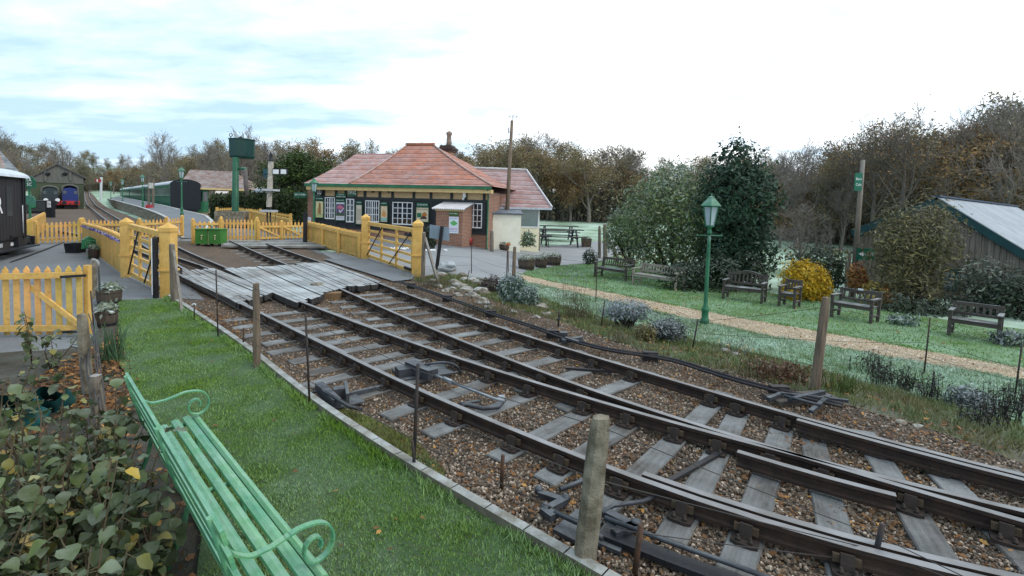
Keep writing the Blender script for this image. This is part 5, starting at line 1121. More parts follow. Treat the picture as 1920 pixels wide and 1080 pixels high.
# ------------------------------------------------------------------ loco shed with two locomotives
YS = 60; sw = Wall(PY(107, 400, YS), V(1, 0.90, 0))
root = thing('engine_shed', 'grey boarded engine shed with pointed gable and two arched doorways', 'shed', sw.o, sw.rz)
def sx(u, v, y=0): return sw.px(u, v, y)
xl_, xr_ = sx(58, 360)[0], sx(157, 360)[0]; zE = sx(58, 335)[1]; zE2 = sx(157, 333)[1]; xa, zA = sx(107, 309); zl2 = sx(107, 343)[1]
SHW = pm('shed_boards', (.15, .15, .135), (.09, .09, .08), 2.5, .9, .3, 20, stretch=(9, 9, .6)); SHG = pm('shed_green_boards', (.075, .095, .055), (.05, .065, .04), 2.5, .9, .3, 20, stretch=(9, 9, .6))
arch = []
def archpts(u0, u1, vt, vb):
    x0, zb_ = sx(u0, vb); x1, _ = sx(u1, vb); _, zt_ = sx((u0 + u1) / 2, vt); zs_ = zt_ - (x1 - x0) * .28; c = (x0 + x1) / 2; r_ = (x1 - x0) / 2
    return [V(x0, 0, zb_ - 1)] + [V(c - math.cos(a) * r_, 0, zs_ + math.sin(a) * (zt_ - zs_)) for a in [i * PI / 10 for i in range(11)]] + [V(x1, 0, zb_ - 1)]
A1, A2 = archpts(79, 110, 349, 398), archpts(118, 147, 347, 398)
zb_ = A1[0].z
outline = [V(xl_, 0, zb_), *A1, *A2, V(xr_, 0, zb_), V(xr_, 0, zl2), V(xl_, 0, zl2)]
vs2 = [V(p.x, p.z) for p in outline]; res = delaunay_2d_cdt(vs2, [], [list(range(len(vs2)))], 1, 1e-5)
mb = MB(); mb.add([V(v.x, 0, v.y) for v in res[0]], [list(f) for f in res[2]]); mb.add([V(xl_, 0, zb_), V(xl_, 14, zb_), V(xl_, 14, zE), V(xl_, 0, zE)], [(0, 1, 2, 3)]); mb.add([V(xr_, 0, zb_), V(xr_, 14, zb_), V(xr_, 14, zE2), V(xr_, 0, zE2)], [(3, 2, 1, 0)]); mb.box(xl_, xr_, 13.8, 14, zb_, zl2); mb.build('wall', SHG, root, local=True)
mb = MB(); mb.prism([(xl_, -.08, zl2), (xr_, -.08, zl2), (xr_, -.08, zE2), (xa, -.08, zA), (xl_, -.08, zE)], (0, .1, 0)); mb.build('gable', SHW, root, local=True)
mb = MB(); o_ = .3
mb.prism([(xl_ - o_, -.3, zE - .18), (xa, -.3, zA + .02), (xa, -.3, zA + .14), (xl_ - o_, -.3, zE - .06)], (0, 14.5, 0)); mb.prism([(xr_ + o_, -.3, zE2 - .18), (xr_ + o_, -.3, zE2 - .06), (xa, -.3, zA + .14), (xa, -.3, zA + .02)], (0, 14.5, 0)); mb.build('roof', pm('shed_roof', (.10, .10, .10), (.07, .07, .07), 3, .8), root, local=True)
for A_ in (A1, A2):
    mb = MB(); mb.tube([p + V(0, -.06, 0) for p in A_], .12, 5); mb.build('arch_trim', SHW, root, local=True)
for u in (90, 122): x, z = sx(u, 326); mb = MB(); mb.rock((x, -.25, z), .28, (1, .7, .8), 3); mb.build('floodlight', BLK, root, local=True)
for u in (85, 132): x, z = sx(u, 330); mb = MB(); mb.box(x - .12, x + .12, -.2, -.09, z - .6, z + .6); mb.build('vent_duct', SHW, root, local=True)
def loco(u0, u1, vt, vb, col, lab, ymove, discs=()):
    a, b = sw.px(u0, vb, -ymove * -1 - .4), sw.px(u1, vt, -ymove * -1 - .4); w_ = b[0] - a[0]; h_ = b[1] - a[1]; c = sw.w((a[0] + b[0]) / 2, ymove - .4, a[1])
    r_ = thing('locomotive', lab, 'locomotive', V(c.x, c.y, c.z - .4), sw.rz)
    mb = MB(); zt_ = h_ + .4; pr = [(-w_ / 2, 0, 1.0), (w_ / 2, 0, 1.0), (w_ / 2, 0, zt_ - .5), (w_ * .35, 0, zt_ - .12), (0, 0, zt_), (-w_ * .35, 0, zt_ - .12), (-w_ / 2, 0, zt_ - .5)]; mb.prism(pr, (0, 6, 0)); mb.build('cab', col, r_, local=True)
    for x in (-w_ * .28, w_ * .28): mb = MB(); mb.box(x * 1.25 - .16, x * 1.25 + .16, -.03, .02, zt_ - .78, zt_ - .42); mb.build('cab_window', pm('dim_glass', (.10, .115, .13), (.06, .07, .08), 3, .2), r_, local=True)
    mb = MB(); mb.box(-w_ / 2 - .15, w_ / 2 + .15, -.35, .05, .55, 1.02); bb = mb.build('buffer_beam', cm('beam_red', (.45, .03, .035)), r_, local=True)
    for x in (-w_ * .38, w_ * .38): mb = MB(); mb.tube([(x, -.35, .8), (x, -.7, .8)], .09, 8); mb.tube([(x, -.7, .8), (x, -.76, .8)], .22, 12); mb.build('buffer', BLK, bb, local=True)
    mb = MB(); mb.tube([(0, -.36, .8), (0, -.6, .7), (0, -.55, .4)], .05, 6); mb.box(-w_ * .4, w_ * .4, 0, 5.8, .1, .9); mb.build('running_gear', BLK, r_, local=True)
    for u, v in discs:
        q = sw.px(u, v, ymove - .9); q = sw.w(q[0], ymove - .9, q[1]); mb = MB(); mb.tube([q, q + sw.uy * .05], .21, 16); mb.build('headcode_disc', WHT, r_)
loco(80, 108, 352, 386, pm('loco_dark', (.03, .05, .055), (.02, .03, .035), 4, .5), 'dark locomotive with two white discs in left shed doorway', -1.5, ((86, 375), (108, 375)))
loco(117, 146, 352, 386, cm('loco_blue', (.018, .035, .16)), 'blue locomotive with red buffer beam in right shed doorway', -1.0)
# open wagon in front of the shed and sign boards
ww = Wall(PY(67, 398, 46), V(1, .95, 0)); a, b = ww.px(45, 396), ww.px(89, 378); root = thing('open_wagon', 'low black open wagon standing before the engine shed', 'wagon', ww.o, ww.rz)
mb = MB(); mb.box(a[0], b[0], 0, 4, a[1], b[1]); mb.box(a[0] - .05, b[0] + .05, -.05, 4.05, b[1], b[1] + .08); mb.build('body', pm('wagon_black', (.02, .026, .028), (.035, .04, .04), 5, .6), root, local=True); mb = MB(); mb.box(a[0] + .2, b[0] - .2, .1, 3.9, a[1] - .9, a[1]); mb.build('running_gear', BLK, root, local=True)
mb = MB(); q = ww.px(62, 386); q = ww.w(q[0], -.06, q[1]); mb.tube([q, q + V(-.03, .04, 0)], .2, 10); mb.build('brake_wheel', GRN, root)
p = PY(92, 410, 40); root = thing('board_post', 'dark post with stacked white notice plates beside the shed wagon', 'sign', p); mb = MB(); mb.box(p.x - .3, p.x + .25, 40, 40.3, p.z - .6, PY(92, 376, 40).z); mb.build('post', BLK, root)
for v0, v1 in ((377, 382), (383, 389)): a, b = PY(88, v1, 39.95), PY(94.5, v0, 39.95); mb = MB(); mb.box(a.x, b.x, a.y, a.y + .04, a.z, b.z); mb.build('plate', WHT, root)
root = thing('arched_board', 'green arched sign board with white letters behind the brake van roof', 'sign', PY(52, 350, 36)); q = PY(52, 338, 36)
mb = MB(); mb.prism([V(q.x + math.cos(a) * .55, 36, q.z + math.sin(a) * .42 - .1) for a in [i * PI / 10 for i in range(11)]] + [V(q.x - .55, 36, q.z - .55), V(q.x + .55, 36, q.z - .55)], (0, .06, 0)); mb.build('board', SIGNG, root)
mb = MB(); put_text(mb, 'TA', (q.x + .08, 35.98, q.z + .02), (1, 0, 0), (0, 0, 1), .32); put_text(mb, 'SC', (q.x + .12, 35.98, q.z - .30), (1, 0, 0), (0, 0, 1), .32); mb.build('lettering', INK, root); mb = MB(); mb.bar(V(q.x, 36.1, q.z - .5), V(q.x, 36.1, q.z - 3.5), .1, .1); mb.build('post', GRN, root)
q = PY(53, 374, 34); mb = MB(); mb.prism([V(q.x + math.cos(a) * .42, 34, q.z + math.sin(a) * .28) for a in [i * PI / 10 for i in range(11)]] + [V(q.x - .42, 34, q.z - .35), V(q.x + .42, 34, q.z - .35)], (0, .1, 0)); tag(mb.build('green_board', pm('teal_board', (.05, .17, .12), (.04, .13, .09))), 'small blank green rounded board left of the engine shed', 'sign')
# turret building at far left
tw = Wall(PY(36, 322, 36), V(1, .95, 0)); root = thing('turret_building', 'building with steep slate hipped roof at the left edge behind the brake van', 'building', V(tw.o.x, tw.o.y, tw.o.z - 4), tw.rz)
ap = tw.px(-2, 280, 1.6); fr = tw.px(13, 321, 0); E_ = 4.0; az2 = ap[1] + 4; L_ = -6
mb = MB(); mb.add([V(fr[0], -.01, E_), V(0, 0, E_), V(ap[0], 1.6, az2)], [(0, 1, 2)]); mb.add([V(0, 0, E_), V(0, 4, E_), V(ap[0], 1.6, az2)], [(0, 1, 2)]); mb.add([V(0, 4, E_), V(L_, 4, E_), V(L_, 1.6, az2), V(ap[0], 1.6, az2)], [(0, 1, 2, 3)]); mb.build('roof', SLATE, root, local=True)
mb = MB(); mb.add([V(L_, 0, E_), V(fr[0], 0, E_), V(ap[0], 1.6, az2), V(L_, 1.6, az2)], [(0, 1, 2, 3)]); mb.build('tile_roof', TILEB, root, local=True); mb = MB(); mb.box(L_, -.35, .3, 3.7, 0, E_ - .04); mb.build('wall', BRICK, root, local=True)
# ------------------------------------------------------------------ brake van at left
vw0 = PY(44, 446, 19.6); vdir = V(-2.7, 5.3, 0).normalized()     # towards the far end
root = thing('brake_van', 'dark grey wooden brake van with curved pale roof cut by the left edge', 'railway wagon', V(vw0.x, vw0.y, gz(vw0.x, vw0.y)), math.atan2(-vdir.y, -vdir.x))
# local: x towards the near end (away from far end), y to its left (away from the yard is -y?)
zr0 = vw0.z - gz(vw0.x, vw0.y); zt0 = PY(44, 334, 19.6).z - gz(vw0.x, vw0.y)
VG = pm('van_dark', (.030, .028, .032), (.018, .018, .022), 2, .6, .2, 30, stretch=(8, 8, .5))
yi = 1 if (Matrix.Rotation(math.atan2(-vdir.y, -vdir.x), 3, 'Z') @ V(0, 1, 0)).dot(EYE - vw0) > 0 else -1     # visible side
def yb(a, b): return (min(a * yi, b * yi), max(a * yi, b * yi))
LV = 6.5
mb = MB(); mb.box(.0, LV, *yb(-2.4, 0), zr0, zt0)
for i in range(26): mb.box(i * .25 + .01, i * .25 + .235, *yb(0, .015), zr0 + .04, zt0 - .1)
mb.build('body', VG, root, local=True)
mb = MB(); mb.prism([(-.25, yi * (-1.2 + math.cos(a) * 1.38), zt0 + math.sin(a) * .38) for a in [i * PI / 12 for i in range(13)]], (LV + .3, 0, 0)); mb.build('roof', pm('van_roof', (.55, .60, .64), (.42, .47, .52), 3, .6, frost=.5), root, local=True)
mb = MB(); mb.box(-.18, -.10, *yb(-.05, .05), zr0, zt0); mb.box(.02, .1, *yb(0, .06), zr0, zt0); mb.build('end_post', BLK, root, local=True)
mb = MB(); mb.tube([(.25, yi * .08, zr0 + .2), (.25, yi * .08, zr0 + 1.3)], .014, 6); mb.build('handrail', WHT, root, local=True)
mb = MB(); mb.box(1.0, 1.45, *yb(.01, .03), zr0 + .9, zt0 - .35); mb.build('ducket_window', pm('van_window', (.05, .055, .06), None, 4, .3), root, local=True)
mb = MB(); mb.box(-.9, LV + .3, *yb(-2.35, -.05), zr0 - .34, zr0 - .02); mb.build('underframe', pm('underframe', (.028, .026, .028), (.04, .035, .032), 5, .7), root, local=True)
mb = MB(); mb.box(-1.0, -.85, *yb(-2.45, .05), zr0 - .38, zr0 + .02); mb.build('buffer_beam', BLK, root, local=True)
for y in (-.3, -2.1):
    mb = MB(); mb.tube([(-1.0, yi * y, zr0 - .2), (-1.3, yi * y, zr0 - .2)], .10, 8); mb.tube([(-1.3, yi * y, zr0 - .2), (-1.36, yi * y, zr0 - .2)], .23, 14); mb.build('buffer', BLK, root, local=True)
for x in (.6, 4.6):
    for y in (-.25, -2.1):
        mb = MB(); mb.tube([(x, yi * (y - .06), .48), (x, yi * (y + .06), .48)], .46, 20); mb.tube([(x, yi * (y - .07), .48), (x, yi * (y - .03), .48)], .50, 20); mb.build('wheel', DSTEEL, root, local=True)
    mb = MB(); mb.box(x - .2, x + .2, *yb(-.1, .1), .3, .66); mb.box(x - .6, x + .6, *yb(-.05, .05), .68, .76); mb.box(x - .34, x - .26, *yb(-.08, .02), .2, zr0 - .3); mb.box(x + .26, x + .34, *yb(-.08, .02), .2, zr0 - .3); mb.build('axle_box', BLK, root, local=True)
mb = MB(); mb.box(-.5, 3, *yb(.05, .35), .25, .30); mb.box(-.4, -.34, *yb(.0, .1), .25, zr0 - .2); mb.box(2.6, 2.66, *yb(0, .1), .25, zr0 - .2); mb.build('footboard', BLK, root, local=True)
# lettering SR large on the side, near the left picture edge: local x increases towards the camera (left in the picture)
mb = MB(); ex = V(-1, 0, 0); put_text(mb, 'SR', (2.25, yi * .03, zr0 + 1.28), ex, (0, 0, 1), .85, bold=.012); mb.build('lettering', INK, root, local=True)
mb = MB(); put_text(mb, '56283', (1.95, yi * -.03, zr0 - .17), ex, (0, 0, 1), .2, bold=.004); mb.box(.7, 1.0, *yb(-.05, -.035), zr0 - .24, zr0 - .12); mb.build('number', INK, root, local=True)
mb = MB()
for (q0, q1) in (((20, 492), (126, 452)), ((-40, 480), (60, 452))): mb.bar(G(*q0, .015), G(*q1, .015), .07, .03)
tag(mb.build('yard_rails', DSTEEL), 'inset rails of the yard siding under the brake van', 'rail')
def PZ(u, v, z):
    d = ray(u, v); return EYE + d * ((z - CAMH) / d.z)
# ------------------------------------------------------------------ green slatted bench on the lawn
BG = pm('bench_green', (.17, .40, .18), (.055, .25, .15), 1.6, .42, .35, 45, stretch=(.8, 7, 7), frost=.22, fscale=6, dirt=.8, lo=.3, hi=.7)
def green_bench(o, ux, L, label):
    root = thing('slatted_bench', label, 'bench', o, math.atan2(ux.y, ux.x), 'light green slatted benches'); root.scale = (1, .9, 1)
    # local x along the seat, -y towards the back
    prof = [(-.015, .475, 0), (-.095, .485, .05), (-.19, .475, .02), (-.285, .455, -.05), (-.375, .44, -.1)]
    for k, (y, z, tl) in enumerate(prof):
        mb = MB(); n = 26; w_ = .038
        for i in range(n): 
            pass
        pr = [(-w_, -.010), (-w_ * .85, .004), (0, .012), (w_ * .85, .004), (w_, -.010), (0, -.016)]
        if k == 0: pr = [(-.032, -.03), (-.03, .0), (-.01, .016), (.018, .012), (.032, -.012), (.03, -.045)]
        mb.prism([(0, y + a * math.cos(tl) - b * math.sin(tl), z + b + a * math.sin(tl)) for a, b in pr], (L, 0, 0)); mb.build('seat_slat', BG, root, local=True)
    for k, (y, z) in enumerate(((-.445, .56), (-.475, .68), (-.51, .80), (-.545, .93))):
        mb = MB(); mb.bar((-.04, y, z), (L + .04, y, z), .078, .022, V(0, -.28, 1)); mb.build('back_slat', BG, root, local=True)
    for x in (.06, L * .5, L - .1):
        mb = MB(); mb.tube([(x, .02, 0), (x, -.02, .30), (x, -.02, .44)], .02, 6); mb.tube([(x, -.52, 0), (x, -.42, .25), (x, -.38, .42), (x, -.45, .55), (x, -.57, .97)], .02, 6); mb.tube([(x, -.02, .44), (x, -.2, .45), (x, -.40, .42)], .018, 6); mb.build('leg_frame', BG, root, local=True)
        if x != L * .5:
            pts = [V(x, -.535, .87), V(x, -.47, .75), V(x, -.38, .695), V(x, -.27, .70), V(x, -.12, .735), V(x, -.04, .73)]
            c = V(x, -.02, .60); r_ = .125
            for i in range(24):
                a = 1.45 - i * .36; rr = r_ * (1 - i * .033); pts.append(c + V(0, math.cos(a) * rr, math.sin(a) * rr))
            pts = smooth(resample(pts, .025), 1); mb = MB()
            for a, b in zip(pts, pts[1:]): mb.bar(a, b + (b - a) * .2, .036, .011, V(1, 0, 0))
            mb.build('scroll_arm', BG, root, local=True)
    return root
o = PZ(370, 778, .55); o = V(o.x, o.y, .07); e = PZ(608, 1072, .55); ub = V(e.x - o.x, e.y - o.y, 0).normalized()
NB = green_bench(o, ub, 2.66, 'long light green slatted bench with scroll arms on the near lawn'); BO, BU = o, ub; BV = V(ub.y, -ub.x, 0)   # BV: towards its back
g2 = G(166, 486); dup(NB, V(g2.x - .1, g2.y + .1, g2.z), math.atan2(.9, -.5) , (.55, .95, .95), 'small light green slatted bench by the dark pots in the yard')
# ------------------------------------------------------------------ wooden garden benches
def garden_bench(fl, fr, top, label, mat, curved=False, group='wooden garden benches'):
    a, b = G(*fl), G(*fr); u = V(b.x - a.x, b.y - a.y, 0); L = u.length; u.normalize(); h = PY(top[0], top[1], a.y + .5).z - a.z; h = max(.82, min(1.0, h))
    root = thing('garden_bench', label, 'bench', a, math.atan2(u.y, u.x), group); n = V(0, 1, 0); D_ = .5
    def p(name, *boxes):
        mb = MB(); [mb.box(*q) for q in boxes]; return mb.build(name, mat, root, local=True)
    for x in (.035, L - .035):
        p('leg', (x - .035, x + .035, -.03, .04, -.03, .62)); mb = MB(); mb.bar((x, D_ - .03, -.03), (x, D_ + .10, h), .07, .06, V(1, 0, 0)); mb.build('back_leg', mat, root, local=True)
        p('armrest', (x - .05, x + .05, -.07, D_ + .04, .62, .655)); p('side_stretcher', (x - .02, x + .02, .04, D_ - .04, .16, .21))
    p('front_rail', (.07, L - .07, -.015, .025, .34, .42)); p('seat', *[(.02, L - .02, -.03 + i * .115, .065 + i * .115, .42, .445) for i in range(4)])
    mb = MB(); n_ = 12
    for i in range(n_):
        x0, x1 = lerp(.06, L - .06, i / n_), lerp(.06, L - .06, (i + 1) / n_); f = lambda x: (.11 * math.cos((x / L - .5) * PI) ** 2 if curved else 0)
        mb.bar((x0, D_ + .085, h - .05 + f(x0) - (.05 if curved else 0)), (x1 + .004, D_ + .085, h - .05 + f(x1) - (.05 if curved else 0)), .04, .09, V(0, 1, 0))
    mb.build('top_rail', mat, root, local=True)
    mb = MB(); mb.bar((.06, D_ + .025, .53), (L - .06, D_ + .025, .53), .035, .06, V(0, 1, 0)); k = max(4, int((L - .2) / .105))
    for i in range(k): x = lerp(.12, L - .12, i / (k - 1)); mb.bar((x, D_ + .025, .54), (x, D_ + .085, h - .06), .05, .018, V(1, 0, 0))
    mb.build('back_slats', mat, root, local=True)
    return root
garden_bench((1114, 519), (1174, 528), (1160, 481), 'dark wooden bench leftmost under the laurel with left armrest showing', BENCHW)
garden_bench((1185, 533), (1268, 546), (1245, 495), 'pale grey wooden bench in front of the laurel', BENCHL)
garden_bench((1354, 560), (1430, 570), (1410, 508), 'dark bench with arched back rail below the holly', BENCHW, True)
garden_bench((1458, 574), (1491, 579), (1493, 528), 'dark wooden garden armchair for one before the yellow bush', BENCHW)
b5 = garden_bench((1556, 594), (1635, 608), (1600, 542), 'dark bench with small pale plaque right of yellow bush', BENCHW)
garden_bench((1775, 629), (1875, 645), (1830, 583), 'dark wooden bench farthest right by the barn shrubs', BENCHW)
mb = MB(); L5 = 1.0; mb.box(L5 * .45, L5 * .45 + .13, .556, .562, .80, .85); mb.build('plaque', WHT, b5, local=True)
# ------------------------------------------------------------------ picnic tables, tubs, bollards, signs
PICN = pm('picnic_wood', (.035, .03, .04), (.022, .02, .026), 4, .7, .2, 20, frost=.12)
def picnic(c, rz, label, s=1.35):
    root = thing('picnic_table', label, 'picnic table', c, rz, 'dark picnic tables by the annexe'); root.scale = (1.9, 1.8, 1.65)
    mb = MB(); [mb.box(-.9, .9, -.36 + i * .145, -.23 + i * .145, .72, .755) for i in range(5)]; mb.build('tabletop', PICN, root, local=True)
    for y in (-.72, .72): mb = MB(); mb.box(-.9, .9, y - .13, y + .13, .43, .465); mb.build('seat', PICN, root, local=True)
    for x in (-.6, .6):
        for s_ in (-1, 1): mb = MB(); mb.bar((x, s_ * .72, -.02), (x, s_ * .25, .72), .09, .045, V(0, 1, 0)); mb.build('leg', PICN, root, local=True)
        mb = MB(); mb.box(x - .06, x - .02, -.8, .8, .36, .43); mb.build('cross_beam', PICN, root, local=True)
    return root
P1 = picnic(G(1048, 461), .10, 'dark picnic table nearest the grey bollard')
dup(P1, G(1010, 461), .10, 1.0, 'dark picnic table behind the middle bollard'); dup(P1, G(1045, 450), .05, None, 'farther dark picnic table in front of the frosty field')
def tub(base, top, w_px, label, mat=BARREL, n=14, plant=True, name='planter_tub', square=False, pl_=None):
    p = G(*base); h = PY(base[0], top, p.y).z - p.z; r_ = w_px / 2 * p.y / F; root = thing(name, label, 'planter', p)
    mb = MB()
    if square: mb.lathe((0, 0, 0), [(r_ * 1.2, 0), (r_ * 1.4, h), (r_ * 1.25, h), (r_ * 1.2, h - .08)], 4, rot=PI / 4, smooth=False)
    else: mb.lathe((0, 0, -.02), [(r_ * .82, 0), (r_ * .97, h * .5), (r_, h), (r_ * .9, h), (r_ * .86, h - .07)], n * 2, smooth=False)
    mb.build('tub', mat, root, local=True)
    if not square:
        for z in (.22, .72): mb = MB(); k = .86 + .12 * z; mb.lathe((0, 0, h * z - .02), [(r_ * k * 1.025, 0), (r_ * (k + .02) * 1.03, .04)], n * 2, smooth=False); mb.build('hoop', BLK, root, local=True)
    mb = MB(); mb.lathe((0, 0, h - .1), [(r_ * .86, 0), (r_ * .86, .02)], 12); mb.build('soil', SOIL, root, local=True)
    if plant:
        mb = MB()
        for i in range(170):
            a = R.uniform(0, 2 * PI); q = r_ * math.sqrt(R.random()) * 1.05; leaf(mb, V(math.cos(a) * q, math.sin(a) * q, h - .05 + R.uniform(0, .16)), V(math.cos(a), math.sin(a), R.uniform(.2, 1.5)), R.uniform(.05, .11))
        mb.build('plants', pl_ or TUBL, root, local=True)
    return root
def leaf(mb, p, nrm, s, asp=.5, mi=0, droop=0.0):
    nrm = nrm.normalized(); t = nrm.orthogonal(); a = R.uniform(0, 2 * PI); t = (Matrix.Rotation(a, 3, nrm) @ t); 
    if droop: t = (t + V(0, 0, -droop)).normalized()
    b = nrm.cross(t).normalized()
    n = len(mb.v); mb.v += [p, p + t * s * .5 + b * s * asp * .5, p + t * s, p + t * s * .5 - b * s * asp * .5]
    mb.f.append([n, n + 1, n + 2, n + 3]); mb.mi.append(mi); mb.sm.append(False)
TUBL = leafmat('tub_plants', (.10, .14, .06), (.20, .24, .15), (.45, .48, .45), frost=.5)
HEDL = leafmat('hedge_leaf', (.03, .045, .018), (.05, .055, .025), (.08, .06, .03))
tub((205, 571), 541, 40, 'dark half barrel of pansies by the lawn corner, the farther of two'); tub((200, 614), 579, 36, 'dark half barrel with pale flowers, nearest the wire tangle')
tub((987, 505), 484, 33, 'low oak half barrel planter on the forecourt edge, nearest one'); tub((1014, 502), 483, 24, 'dark small tub between the two low half barrels'); tub((1036, 497), 479, 33, 'low weathered half barrel planter farthest right on the forecourt')
tub((945, 469), 457, 22, 'small brown bowl planter by the foot of the telegraph pole'); tub((1099, 463), 447, 18, 'square brown wooden planter beyond the picnic tables', square=True)
tub((142, 474), 456, 24, 'square black planter box beside the grey panel in the yard', BLK, square=True, plant=False); tub((176, 486), 465, 17, 'dark brown pot by the small green bench', pm('pot_brown', (.05, .035, .03)))
p = G(157, 462); t = PY(157, 437, p.y); mb = MB(); mb.box(p.x - .12, p.x + .12, p.y, p.y + .08, p.z, t.z); tag(mb.build('grey_cabinet', pm('cabinet_grey', (.3, .34, .38))), 'slim grey cabinet against the lit yellow fence in the yard', 'cabinet')
p = G(168, 484); t = PY(168, 443, p.y); mb = MB(); h = t.z - p.z; mb.prism([p + V(-.1, -.25, h * .45), p + V(.03, .25, h * .45), p + V(.03, .2, h * .85), p + V(-.05, 0, h), p + V(-.1, -.2, h * .85)], (.05, 0, 0)); mb.bar(p + V(-.02, .05, 0), p + V(-.02, .05, h * .5), .05, .05); tag(mb.build('small_sign', GRN), 'small green edge-on sign on the curved fence side of the yard', 'sign')
for lb, b_, t_ in (('grey weathered timber bollard left of the telegraph pole', (922, 472), (922, 433)), ('grey weathered timber bollard right of the garden shed', (968, 471), (968, 432)), ('grey weathered timber bollard before the picnic tables', (1009, 470), (1010, 433))): oldpost(lb, b_, t_, .22, WOODG, name='bollard', rough=.5, seed=len(lb))
oldpost('pair of grey gate posts by the laurel, the thinner left one', (1124, 484), (1124, 424), .17, WOODG, name='fence_post'); oldpost('thicker grey gate post by the laurel with slanting strut', (1135, 486), (1134, 421), .24, WOODG, seed=3)
a, b = PY(1137, 437, G(1135, 486).y - .1), G(1158, 484); mb = MB(); mb.bar(a, b, .1, .1); tag(mb.build('strut', WOODG), 'slanting strut propping the grey gate post by the laurel', 'strut')
p = G(818, 506); t = PY(829, 424, p.y); root = thing('road_sign', 'back of a grey rectangular sign on a leaning black post', 'sign', p); mb = MB(); mb.bar(p - V(0, 0, .1), t, .13, .06, V(1, 0, 0)); mb.build('post', BLK, root)
mb = MB(); q = [PY(u, v, p.y + .06) for u, v in ((806, 421), (842, 427), (842, 452), (805, 446))]; mb.prism(q, (0, .03, 0)); mb.build('plate', pm('sign_back', (.20, .27, .33), (.16, .22, .28), 3, .5), root)
for i in range(12):
    u = (732, 738, 744, 750, 756, 762, 796, 800, 804, 808, 812, 834)[i]; mb = MB(); mb.rock(G(u, 472 - (i < 6) * 3) + V(0, .2, .05), .1, (1.2, .8, .7), i); tag(mb.build('whitewashed_stone', WHT), 'small whitewashed stone edging the bed under the station wall', 'stone', 'whitewashed stones along the station wall')
# ------------------------------------------------------------------ barn
A0 = PY(1608, 500, 20.5); A1_ = PY(1925, 560, 16.5); bwl = Wall(V(A0.x, A0.y, gz(A0.x, A0.y)), A1_ - A0); root = thing('barn_cafe', 'barn with grey vertical boards, teal bargeboards and pale corrugated roof', 'barn', bwl.o, bwl.rz)
ax, az_ = bwl.px(1757, 379); lx, lz = bwl.px(1608, 436); rx_, rz_ = bwl.px(1990, 520); DP = 14
mb = MB(); k = int(rx_ / .16)
def rt(x): return lerp(lz, az_, x / ax) if x < ax else lerp(az_, rz_, (x - ax) / (rx_ - ax))
for i in range(k):
    x0, x1 = rx_ * i / k, rx_ * (i + 1) / k - .012; d_ = .0 if i % 2 else .022
    mb.prism([(x0, -d_, -.5), (x1, -d_, -.5), (x1, -d_, rt(x1) - .02), (x0, -d_, rt(x0) - .02)], (0, .05, 0))
mb.prism([(0, .06, -.5), (rx_, .06, -.5), (rx_, .06, rz_), (ax, .06, az_), (0, .06, lz)], (0, DP, 0))
mb.build('wall', pm('barn_boards', (.22, .185, .155), (.11, .092, .08), 1.6, .85, .4, 16, stretch=(7, 7, .5)), root, local=True)
TEAL = pm('teal_board_paint', (.012, .055, .06), (.01, .04, .045), 3, .5)
mb = MB(); mb.bar((-.25, -.12, lz - .06), (ax, -.12, az_ + .03), .04, .26, V(0, 1, 0)); mb.build('bargeboard', TEAL, root, local=True); mb = MB(); mb.bar((ax, -.121, az_ + .03), (rx_, -.121, rz_ + .02), .04, .28, V(0, 1, 0)); mb.build('bargeboard', TEAL, root, local=True)
mb = MB(); vs = []; N = 150
for i in range(N + 1):
    y = -.16 + DP * i / N; dz = .022 * (1 if i % 2 else -1); vs += [V(ax, y, az_ + .2 + dz), V(rx_ + .3, y, rz_ + .2 - (az_ - rz_) / (rx_ - ax) * .3 + dz)]
mb.add(vs, [(2 * i, 2 * i + 1, 2 * i + 3, 2 * i + 2) for i in range(N)]); mb.build('roof', pm('metal_roof', (.27, .30, .33), (.19, .22, .25), 1.2, .5, metal=.1, frost=.2), root, local=True)
mb = MB(); mb.add([V(ax, -.16, az_ + .19), V(ax, DP, az_ + .19), V(-.3, DP, lz + .1), V(-.3, -.16, lz + .1)], [(0, 1, 2, 3)]); mb.build('roof', MATS['metal_roof'], root, local=True)
mb = MB(); mb.bar((ax, -.2, az_ + .22), (ax, DP, az_ + .22), .25, .06); mb.build('ridge_cap', pm('blue_ridge', (.05, .07, .12)), root, local=True)
x0, z1 = bwl.px(1770, 506); x1, z0 = bwl.px(1790, 540); mb = MB(); t = .07
for q in ((x0 - t, x1 + t, z0 - t, z0), (x0 - t, x1 + t, z1, z1 + t), (x0 - t, x0, z0, z1), (x1, x1 + t, z0, z1)): mb.box(q[0], q[1], -.09, .0, q[2], q[3])
wd = mb.build('window', TEAL, root, local=True); mb = MB(); mb.box(x0, x1, -.05, -.03, z0, z1); mb.build('pane', pm('barn_glass', (.10, .13, .15), (.25, .28, .30), 6, .15, spec=.8), wd, local=True)
x0, z1 = bwl.px(1600, 428, -.5); mb = MB(); a = bwl.px(1605, 440, -.4); b = bwl.px(1632, 425, -.4); mb.bar((a[0], -.4, a[1]), (b[0], -.4, b[1]), .05, .26, V(0, 1, 0)); mb.build('porch_fascia', TEAL, root, local=True)
p = G(1601, 520); pY = 18.0; p = PY(1601, 515, pY); t = PY(1618, 300, pY); root = thing('sign_pole', 'tall leaning grey pole carrying the green cafe signs', 'pole', p); mb = MB(); mb.tube([p - V(0, 0, .8), t], [.10, .07], 8); mb.build('pole', WOODG, root)
pw = Wall(PY(1610, 400, pY - .12), V(1, 0, 0))
board('hanging_sign', 'green vertical sign with white words Barn Cafe high on the pole', 'sign', pw, (1604, 324, 1615.5, 358), .02, pm('cafe_green', (.008, .14, .085), (.006, .11, .065), 4, .4), None, [('lettering', INK, 'text', 'Barn', .5, .66, .2, .75), ('lettering', INK, 'text', 'Café', .5, .34, .2, .75)])
